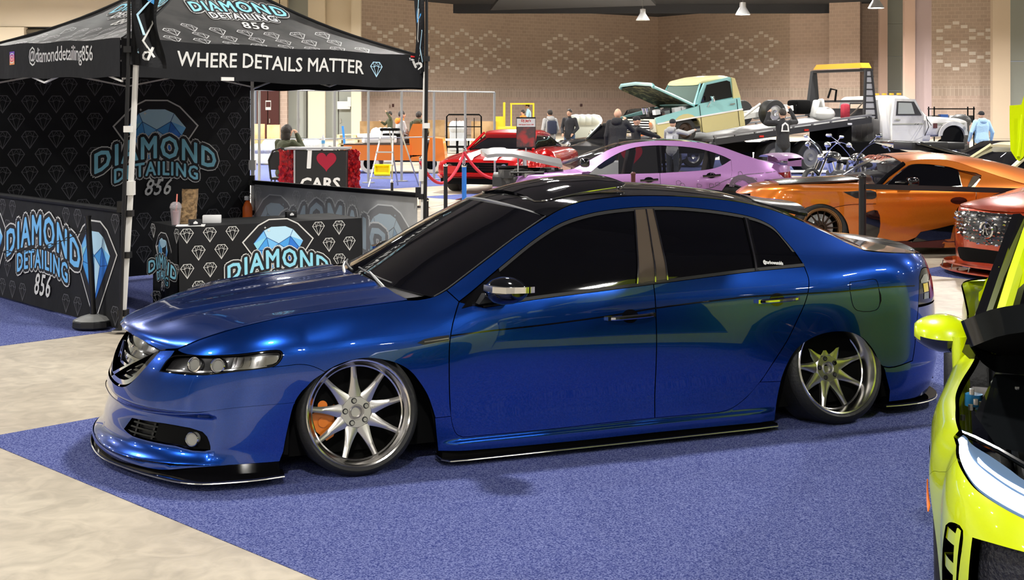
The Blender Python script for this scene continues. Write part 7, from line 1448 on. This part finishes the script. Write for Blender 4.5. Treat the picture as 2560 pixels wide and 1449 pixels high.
hb = empty('heart_board', (at(1600, 23), 23, 0), 0, 'dark board with a red heart seen through the purple car windows', 'board'); part('board', hb, lambda q: q.box((0, 0, .75), (.75, .04, 1.0), 'cards_black')); part('stand', hb, lambda q: q.box((0, .1, .13), (.5, .3, .26), 'cards_black')); q = MB(); q.prism([(-.15+.19*(math.sin(t)**3), .98+.16*(.8125*math.cos(t)-.3125*math.cos(2*t)-.125*math.cos(3*t)-.0625*math.cos(4*t))*1.4) for t in np.linspace(0, 2*math.pi, 40)[:-1]], -.03, -.022, 'heart_red'); q.build('heart', parent=hb)
mk('foil_red', (.50, .01, .01), .15, .6, coat=1, bump=(9, 1.)); q = MB(); q.ball((at(1363, 26.5), 26.5, .45), (.32, .3, .52), 'foil_red', 20, 14); q.ball((at(1342, 26.3), 26.3, .5), (.22, .25, .42), 'foil_red', 20, 14); o = q.build('foil_display', smooth=60); tag(o, 'crumpled shiny red foil display right of the muscle car', 'display')
q = MB(); q.box((at(1527, 24), 24, .42), (.8, .6, .82), 'lamp_glass', bev=.05); tag(q.build('clear_cooler'), 'pale translucent tub by the windshield of the purple sedan', 'tub')
# motorcycle of chrome bars between purple and orange cars
mo = empty('motorcycle', (at(2135, 24.5), 24.5, 0), R(60), 'chrome and black custom motorcycle with tall handlebars behind the orange windshield', 'motorcycle')
part('handlebar', mo, lambda q: [q.tube(cr([(0, 0, .85), (0, s*.12, 1.05), (.05, s*.40, 1.28), (.18, s*.62, 1.20), (.3, s*.66, 1.1)], 4), .012, 'chrome', 8) for s in (-1, 1)]); part('fork', mo, lambda q: [q.cyl((-.05, s*.1, .9), (-.45, s*.1, .32), .028, 'chrome', 10) for s in (-1, 1)])
part('engine', mo, lambda q: (q.box((.45, 0, .45), (.4, .3, .3), 'bay_black', bev=.04), [q.cyl((.45+d, 0, .5), (.45+d*2.2, 0, .80), .085, 'chrome', 12) for d in (-.1, .1)], q.tube([(.45, .2, .5), (.8, .22, .3), (1.3, .22, .3)], .035, 'chrome', 8))); part('tank', mo, lambda q: q.ball((.3, 0, .92), (.33, .16, .13), 'black_paint')); part('seat', mo, lambda q: q.ball((.85, 0, .78), (.3, .15, .07), 'matt_black'))
for x in (-.5, 1.15): part('wheel', mo, lambda q: (q.lathe([(.26, -.05), (.33, -.05), (.34, 0), (.33, .05), (.26, .05)], 'rubber', 28, 'y', (x, 0, .34)), q.lathe([(.24, -.03), (.27, -.03), (.27, .03), (.24, .03), (.24, -.03)], 'chrome', 28, 'y', (x, 0, .34)), [q.cyl((x, 0, .34), (x+.25*math.cos(a), 0, .34+.25*math.sin(a)), .008, 'chrome', 5) for a in np.linspace(0, 6.28, 13)[:-1]]))
part('lever_grip', mo, lambda q: [(q.ball((.16, s*.60, 1.22), (.07, .07, .06), 'chrome'), q.cyl((.05, s*.3, 1.25), (-.02, s*.5, 1.42), .01, 'chrome'), q.ball((-.02, s*.52, 1.42), (.03, .07, .04), 'chrome')) for s in (-1, 1)]); part('headlamp', mo, lambda q: q.ball((-.12, 0, .92), (.09, .09, .09), 'chrome'))
m2 = mo.copy(); col.objects.link(m2); m2.location = (at(2060, 27), 27, 0); m2.rotation_euler = (0, 0, R(40)); tag(m2, 'second chrome motorcycle with high bars behind the purple rear wing', 'motorcycle')
mo.scale = (.9, .9, .9); m2.scale = (.85, .85, .85)
for ch in list(mo.children): c = ch.copy(); col.objects.link(c); c.parent = m2
q = MB(); q.box((at(2075, 30), 30, .35), (3.0, .7, .02), 'white'); [q.cyl((at(2075, 30)+x*.7, 30, 0), (at(2075, 30)+x*.7, 30, .35), .02, 'steel') for x in (-2, 0, 2)]; tag(q.build('low_table'), 'long low white table on blue carpet behind the purple wing', 'table')
# equipment rack by the right wall
er = empty('equipment_rack', (at(2385, 60), 60, 0), 0, 'black equipment rack with monitors by the wall behind the grey truck hood', 'rack'); part('frame', er, lambda q: [q.box((x, y, .925), (.05, .05, 1.85), 'matt_black') for x in (-.9, .9) for y in (0, .8)]); part('shelf', er, lambda q: [q.box((0, .4, z), (1.9, .85, .05), 'matt_black') for z in (.6, 1.15, 1.75)]); part('equipment', er, lambda q: [q.box((-.8+.4*k, .3, 1.30+.05*(k % 2)), (.34, .4, .30), ['rack_black', 'ink_deep', 'white_plastic', 'rack_black', 'black_plastic'][k]) for k in range(5)])
q = MB(); q.ball((at(2400, 52), 52, 1.25), (.45, .3, .3), 'bay_black'); q.box((at(2398, 52), 52, .6), (.7, .5, 1.2), 'bay_black', bev=.1); tag(q.build('covered_bundle'), 'dark covered pile between the truck hood and the man in light blue', 'bundle')
# ------------------------------------------------------------------ people
mk('skin', (.52, .30, .20), .6); mk('skin_dark', (.25, .13, .08), .6); mk('hair_dark', (.02, .014, .010), .6, bump=(80, .5)); mk('hair_brown', (.06, .035, .02), .6)
for n_, c_ in dict(olive=(.055, .06, .03), grey_hoodie=(.36, .36, .36), black_cloth=(.014, .014, .016), black_jacket=(.02, .02, .024), denim=(.045, .085, .17), dark_jeans=(.03, .036, .045), sky_hoodie=(.38, .58, .72), khaki=(.45, .34, .2), shoe=(.3, .3, .3), orange_vest=(.8, .2, .02), navy=(.02, .025, .05), print_light=(.6, .6, .6)).items(): mk(n_, c_, .85, bump=(40, .4))
BASE = dict(pelvis=(0, 0, .94), waist=(0, 0, 1.08), chest=(0, .0, 1.30), neck=(0, -.01, 1.47), head=(0, .02, 1.62), shl=(-.18, 0, 1.41), shr=(.18, 0, 1.41), ell=(-.25, -.03, 1.13), elr=(.25, -.03, 1.13), wrl=(-.26, .05, .88), wrr=(.26, .05, .88), hil=(-.09, 0, .90), hir=(.09, 0, .90), knl=(-.11, .02, .49), knr=(.11, .02, .49), anl=(-.12, -.02, .08), anr=(.12, -.02, .08))
def person(loc, rz, lab, top='black_cloth', pants='denim', hair='hair_dark', skn='skin', pose={}, H=1.76, hairkind='short', shoe='shoe', extras=None, bulk=1., face=None):
    J = {k: Vector(v) for k, v in BASE.items()}
    for k, v in pose.items(): J[k] = Vector(v)
    s = H/1.76; e = empty('person', loc, rz, lab, 'person'); e.scale = (s, s, s)
    bm = bmesh.new(); regs = []
    def cap(a, b, ra, rb, reg, fl=1.):
        a, b = Vector(a), Vector(b); L = max((b-a).length, .01); k = max(2, int(L/.035))
        for i in range(k+1):
            t = i/k; c = a+(b-a)*t; r = ra+(rb-ra)*t
            bmesh.ops.create_icosphere(bm, subdivisions=2, radius=1, matrix=Matrix.Translation(c) @ Matrix.Diagonal((r, r*fl, r, 1)))
        regs.append((a, b, (ra+rb)/2, reg))
    B = bulk
    cap(J['pelvis']+Vector((0, 0, -.03)), J['waist'], .178*B, .158*B, 'T', .74); cap(J['waist'], J['chest'], .158*B, .178*B, 'T', .70); cap(J['chest'], J['neck']-Vector((0, 0, .08)), .165*B, .10, 'T', .65)
    cap(J['shl']+Vector((.04, 0, -.01)), J['shr']-Vector((.04, 0, .01)), .064, .064, 'T')
    cap(J['neck']-Vector((0, 0, .03)), J['head']-Vector((0, .0, .05)), .058, .052, 'S')
    h = J['head']; bmesh.ops.create_icosphere(bm, subdivisions=3, radius=1, matrix=Matrix.Translation(h) @ Matrix.Diagonal((.078, .096, .115, 1))); regs.append((h-Vector((0, 0, .03)), h+Vector((0, 0, .05)), .09, 'S'))
    bmesh.ops.create_icosphere(bm, subdivisions=2, radius=1, matrix=Matrix.Translation(h+Vector((0, .03, -.075))) @ Matrix.Diagonal((.052, .058, .045, 1)))   # jaw
    bmesh.ops.create_icosphere(bm, subdivisions=2, radius=1, matrix=Matrix.Translation(h+Vector((0, .100, -.015))) @ Matrix.Diagonal((.016, .022, .028, 1)))    # nose
    for sx_ in (-1, 1): bmesh.ops.create_icosphere(bm, subdivisions=2, radius=1, matrix=Matrix.Translation(h+Vector((sx_*.080, -.005, -.005))) @ Matrix.Diagonal((.012, .022, .032, 1)))
    for q in 'lr':
        cap(J['sh'+q], J['el'+q], .068*B, .058, 'T'); cap(J['el'+q], J['wr'+q], .062, .046, 'T')
        d = (J['wr'+q]-J['el'+q]).normalized(); sd = d.cross(Vector((0, 0, 1))); sd = sd.normalized() if sd.length > .1 else Vector((0, 1, 0)); up = sd.cross(d)
        w_ = J['wr'+q]; pm = w_+d*.075; cap(w_, pm, .030, .036, 'S', .8)
        for i, (o_, ln) in enumerate(((-.030, .060), (-.010, .072), (.010, .068), (.028, .052))): cap(pm+sd*o_+d*.02, pm+sd*(o_*1.2)+d*ln+up*-.02, .0115, .009, 'S')
        cap(w_+d*.03+sd*-.03, w_+d*.075+sd*-.062-up*.01, .013, .010, 'S')
        cap(J['hi'+q], J['kn'+q], .098*B, .072, 'P'); cap(J['kn'+q], J['an'+q], .072, .062, 'P'); a = J['an'+q]; fd_ = Vector((0, 1, 0)); cap(a+Vector((0, -.03, -.03)), a+fd_*.15+Vector((0, 0, -.045)), .044, .036, 'F')
    me = bpy.data.meshes.new('p'); bm.to_mesh(me); bm.free(); o = bpy.data.objects.new('body', me); col.objects.link(o)
    md = o.modifiers.new('r', 'REMESH'); md.mode = 'VOXEL'; md.voxel_size = .0135; sm = o.modifiers.new('s', 'SMOOTH'); sm.factor = .5; sm.iterations = 3
    dg = bpy.context.evaluated_depsgraph_get(); m2 = bpy.data.meshes.new_from_object(o.evaluated_get(dg)); bpy.data.objects.remove(o); bpy.data.meshes.remove(me)
    o = bpy.data.objects.new('body', m2); col.objects.link(o); o.parent = e; m2.materials.clear()
    for k in (top, pants, skn, shoe): m2.materials.append(M[k])
    n = len(m2.polygons); C = np.empty(n*3); m2.polygons.foreach_get('center', C); C = C.reshape(-1, 3); best = np.full(n, 1e9); idx = np.zeros(n, int)
    for a, b, r, g in regs:
        A, Bv = np.array(a), np.array(b); ab = Bv-A; t = np.clip(((C-A)@ab)/max(ab@ab, 1e-9), 0, 1); d = np.linalg.norm(C-A-t[:, None]*ab, axis=1)-r
        k = {'T': 0, 'P': 1, 'S': 2, 'F': 3}[g]; up_ = d < best; best[up_] = d[up_]; idx[up_] = k
    m2.polygons.foreach_set('material_index', idx.tolist()); m2.polygons.foreach_set('use_smooth', [True]*n); m2.update()
    if hairkind in ('short', 'long'):
        q = MB(); q.ball((h[0], h[1]-.012, h[2]+.022), (.086, .100, .105), hair, 18, 12)
        if hairkind == 'long': q.ball((h[0], h[1]-.05, h[2]-.09), (.10, .075, .17), hair, 16, 10); q.ball((h[0], h[1]-.04, h[2]+.0), (.10, .09, .11), hair, 16, 10)
        q.build('hair', parent=e, smooth=60)
    if hairkind == 'cap': q = MB(); q.ball((h[0], h[1]-.005, h[2]+.04), (.088, .104, .085), hair, 18, 10); q.box((h[0], h[1]+.12, h[2]+.03), (.12, .09, .012), hair); q.build('cap', parent=e, smooth=60)
    q = MB(); [q.ball((h[0]+sx_*.03, h[1]+.088, h[2]+.012), (.010, .008, .006), 'matt_black', 8, 6) for sx_ in (-1, 1)]; q.build('eye', parent=e)
    q = MB(); q.box((h[0], h[1]+.088, h[2]-.062), (.038, .012, .006), 'velvet'); q.build('mouth', parent=e)
    if extras: extras(e, J)
    return e
def hood_on(m, back=True):
    def f(e, J): n = J['neck']; q = MB(); q.lathe([(.085, -.03), (.115, -.01), (.12, .03), (.09, .06)], m, 16, 'z', (n[0], n[1]-.03, n[2])); q.ball((n[0], n[1]-.11, n[2]-.02), (.12, .06, .09), m, 14, 8); q.build('hood', parent=e, smooth=60)
    return f
sit = dict(pelvis=(0, 0, .55), waist=(0, 0, .70), chest=(0, .02, .95), neck=(0, .04, 1.13), head=(0, .07, 1.28), shl=(-.18, .02, 1.06), shr=(.18, .02, 1.06), ell=(-.24, .08, .82), elr=(.24, .08, .82), wrl=(-.15, .28, .72), wrr=(.15, .28, .72), hil=(-.1, .0, .52), hir=(.1, 0, .52), knl=(-.13, .42, .54), knr=(.13, .42, .54), anl=(-.13, .42, .08), anr=(.13, .42, .08))
P = person
def px_person(px, Z, rz, *a, z=0, **k): return person((at(px, Z), Z, z), rz, *a, **k)
w1 = dict(sit); w1.update(elr=(.30, .18, .92), wrr=(.12, .20, 1.20)); 
e = px_person(712, 25.3, R(-35), 'woman with long dark hair in an olive jacket seated, holding a phone', 'olive', 'dark_jeans', 'hair_dark', pose=w1, H=1.85, hairkind='long', bulk=1.12)
px_person(975, 52, R(100), 'person in a dark green jacket raising one arm behind the cart', 'olive', 'dark_jeans', H=1.68, pose=dict(ell=(-.28, .0, 1.45), wrl=(-.26, .15, 1.68), elr=(.2, .2, 1.2), wrr=(.1, .35, 1.3)))
s2 = {k: (v[0], v[1], v[2]+.0) for k, v in sit.items()}
px_person(999, 36.8, R(-60), 'man with a beard in a grey hoodie sitting on the cart bed', 'grey_hoodie', 'dark_jeans', pose=s2, z=.32, extras=hood_on('orange_vest'))
px_person(1045, 36.5, R(-20), 'person in an olive coat driving the orange cart, seen from behind', 'olive', 'dark_jeans', pose=s2, z=.30, bulk=1.15, extras=hood_on('olive'))
def backpack(e, J): q = MB(); q.box((0, -.17, 1.18), (.30, .16, .42), 'navy', bev=.05); q.build('backpack', parent=e); hood_on('grey_hoodie')(e, J)
px_person(1375, 41.5, R(20), 'man in a light grey hoodie with a dark blue backpack, back to the camera', 'grey_hoodie', 'denim', hair='hair_dark', extras=backpack, pose=dict(wrr=(.22, .12, .95)))
px_person(1424, 42, R(155), 'man in a black jacket and blue jeans walking towards the camera', 'black_jacket', 'denim', H=1.78, pose=dict(elr=(.26, -.02, 1.14), wrr=(.18, .14, .98), wrl=(-.18, .14, .98), ell=(-.26, -.02, 1.14), knl=(-.13, .10, .5), anl=(-.16, .18, .09), anr=(.12, -.16, .10)))
px_person(1544, 30, R(-20), 'bald man in a black hoodie seen from behind, hand at his face', 'black_cloth', 'dark_jeans', skn='skin', hairkind='none', H=1.80, bulk=1.25, extras=hood_on('black_cloth'), pose=dict(elr=(.30, .18, 1.25), wrr=(.14, .24, 1.46)))
px_person(1590, 31, R(-75), 'person in a dark top and cap stretching an arm towards the pickup', 'black_cloth', 'dark_jeans', 'black_cloth', hairkind='cap', H=1.62, pose=dict(ell=(-.3, .25, 1.32), wrl=(-.22, .52, 1.22), elr=(.25, .28, 1.3), wrr=(.15, .56, 1.2)))
def lett(e, J): q = MB(); q.box((-.02, -.135, 1.25), (.20, .01, .10), 'print_light'); q.build('back_print', parent=e); hood_on('grey_hoodie')(e, J)
px_person(1681, 31, R(-35), 'man in a grey hoodie and black cap reaching to the pickup front wheel', 'grey_hoodie', 'dark_jeans', 'black_cloth', hairkind='cap', H=1.55, extras=lett, pose=dict(elr=(.34, .2, 1.35), wrr=(.40, .42, 1.42), ell=(-.28, .15, 1.2), wrl=(-.2, .35, 1.2)))
def tee(e, J):
    q = MB(); q.prism([(-.10, 1.20), (.10, 1.20), (.08, 1.36), (0, 1.42), (-.08, 1.36)], -.139, -.135, 'print_light'); q.prism([(-.06, 1.23), (.06, 1.23), (.05, 1.33), (0, 1.38), (-.05, 1.33)], -.143, -.14, 'black_cloth'); q.build('back_print', parent=e)
px_person(1957, 31.5, R(12), 'man in a black printed t-shirt with both arms raised at the tow deck', 'black_cloth', 'dark_jeans', H=1.80, extras=tee, pose=dict(ell=(-.36, .14, 1.40), wrl=(-.22, .28, 1.62), elr=(.38, .12, 1.42), wrr=(.30, .26, 1.70)))
px_person(2454, 38, R(8), 'man in a light blue hoodie and black cap with khaki trousers, seen from behind', 'sky_hoodie', 'khaki', 'black_cloth', hairkind='cap', H=1.72, bulk=1.3, extras=hood_on('sky_hoodie'), pose=dict(elr=(.33, -.02, 1.12), wrr=(.36, .1, .9), ell=(-.33, -.02, 1.12), wrl=(-.34, .1, .88)))
px_person(1322, 60.4, R(90), 'forklift driver in a blue top under the yellow guard', 'sky_hoodie', 'dark_jeans', pose=s2, z=.6, hairkind='short')
px_person(1308, 58, R(60), 'person in an orange top standing beside the forklift mast', 'orange_vest', 'dark_jeans', H=1.74)
# ------------------------------------------------------------------ everything on the floor stands on the carpet's pile height
for o in list(col.objects):
    if o.parent is None and o.get('kind') != 'structure' and o.type in ('MESH', 'EMPTY') and abs(o.location.z) < .02 and o.name.split('.')[0] != 'carpet': o.location.z += .004
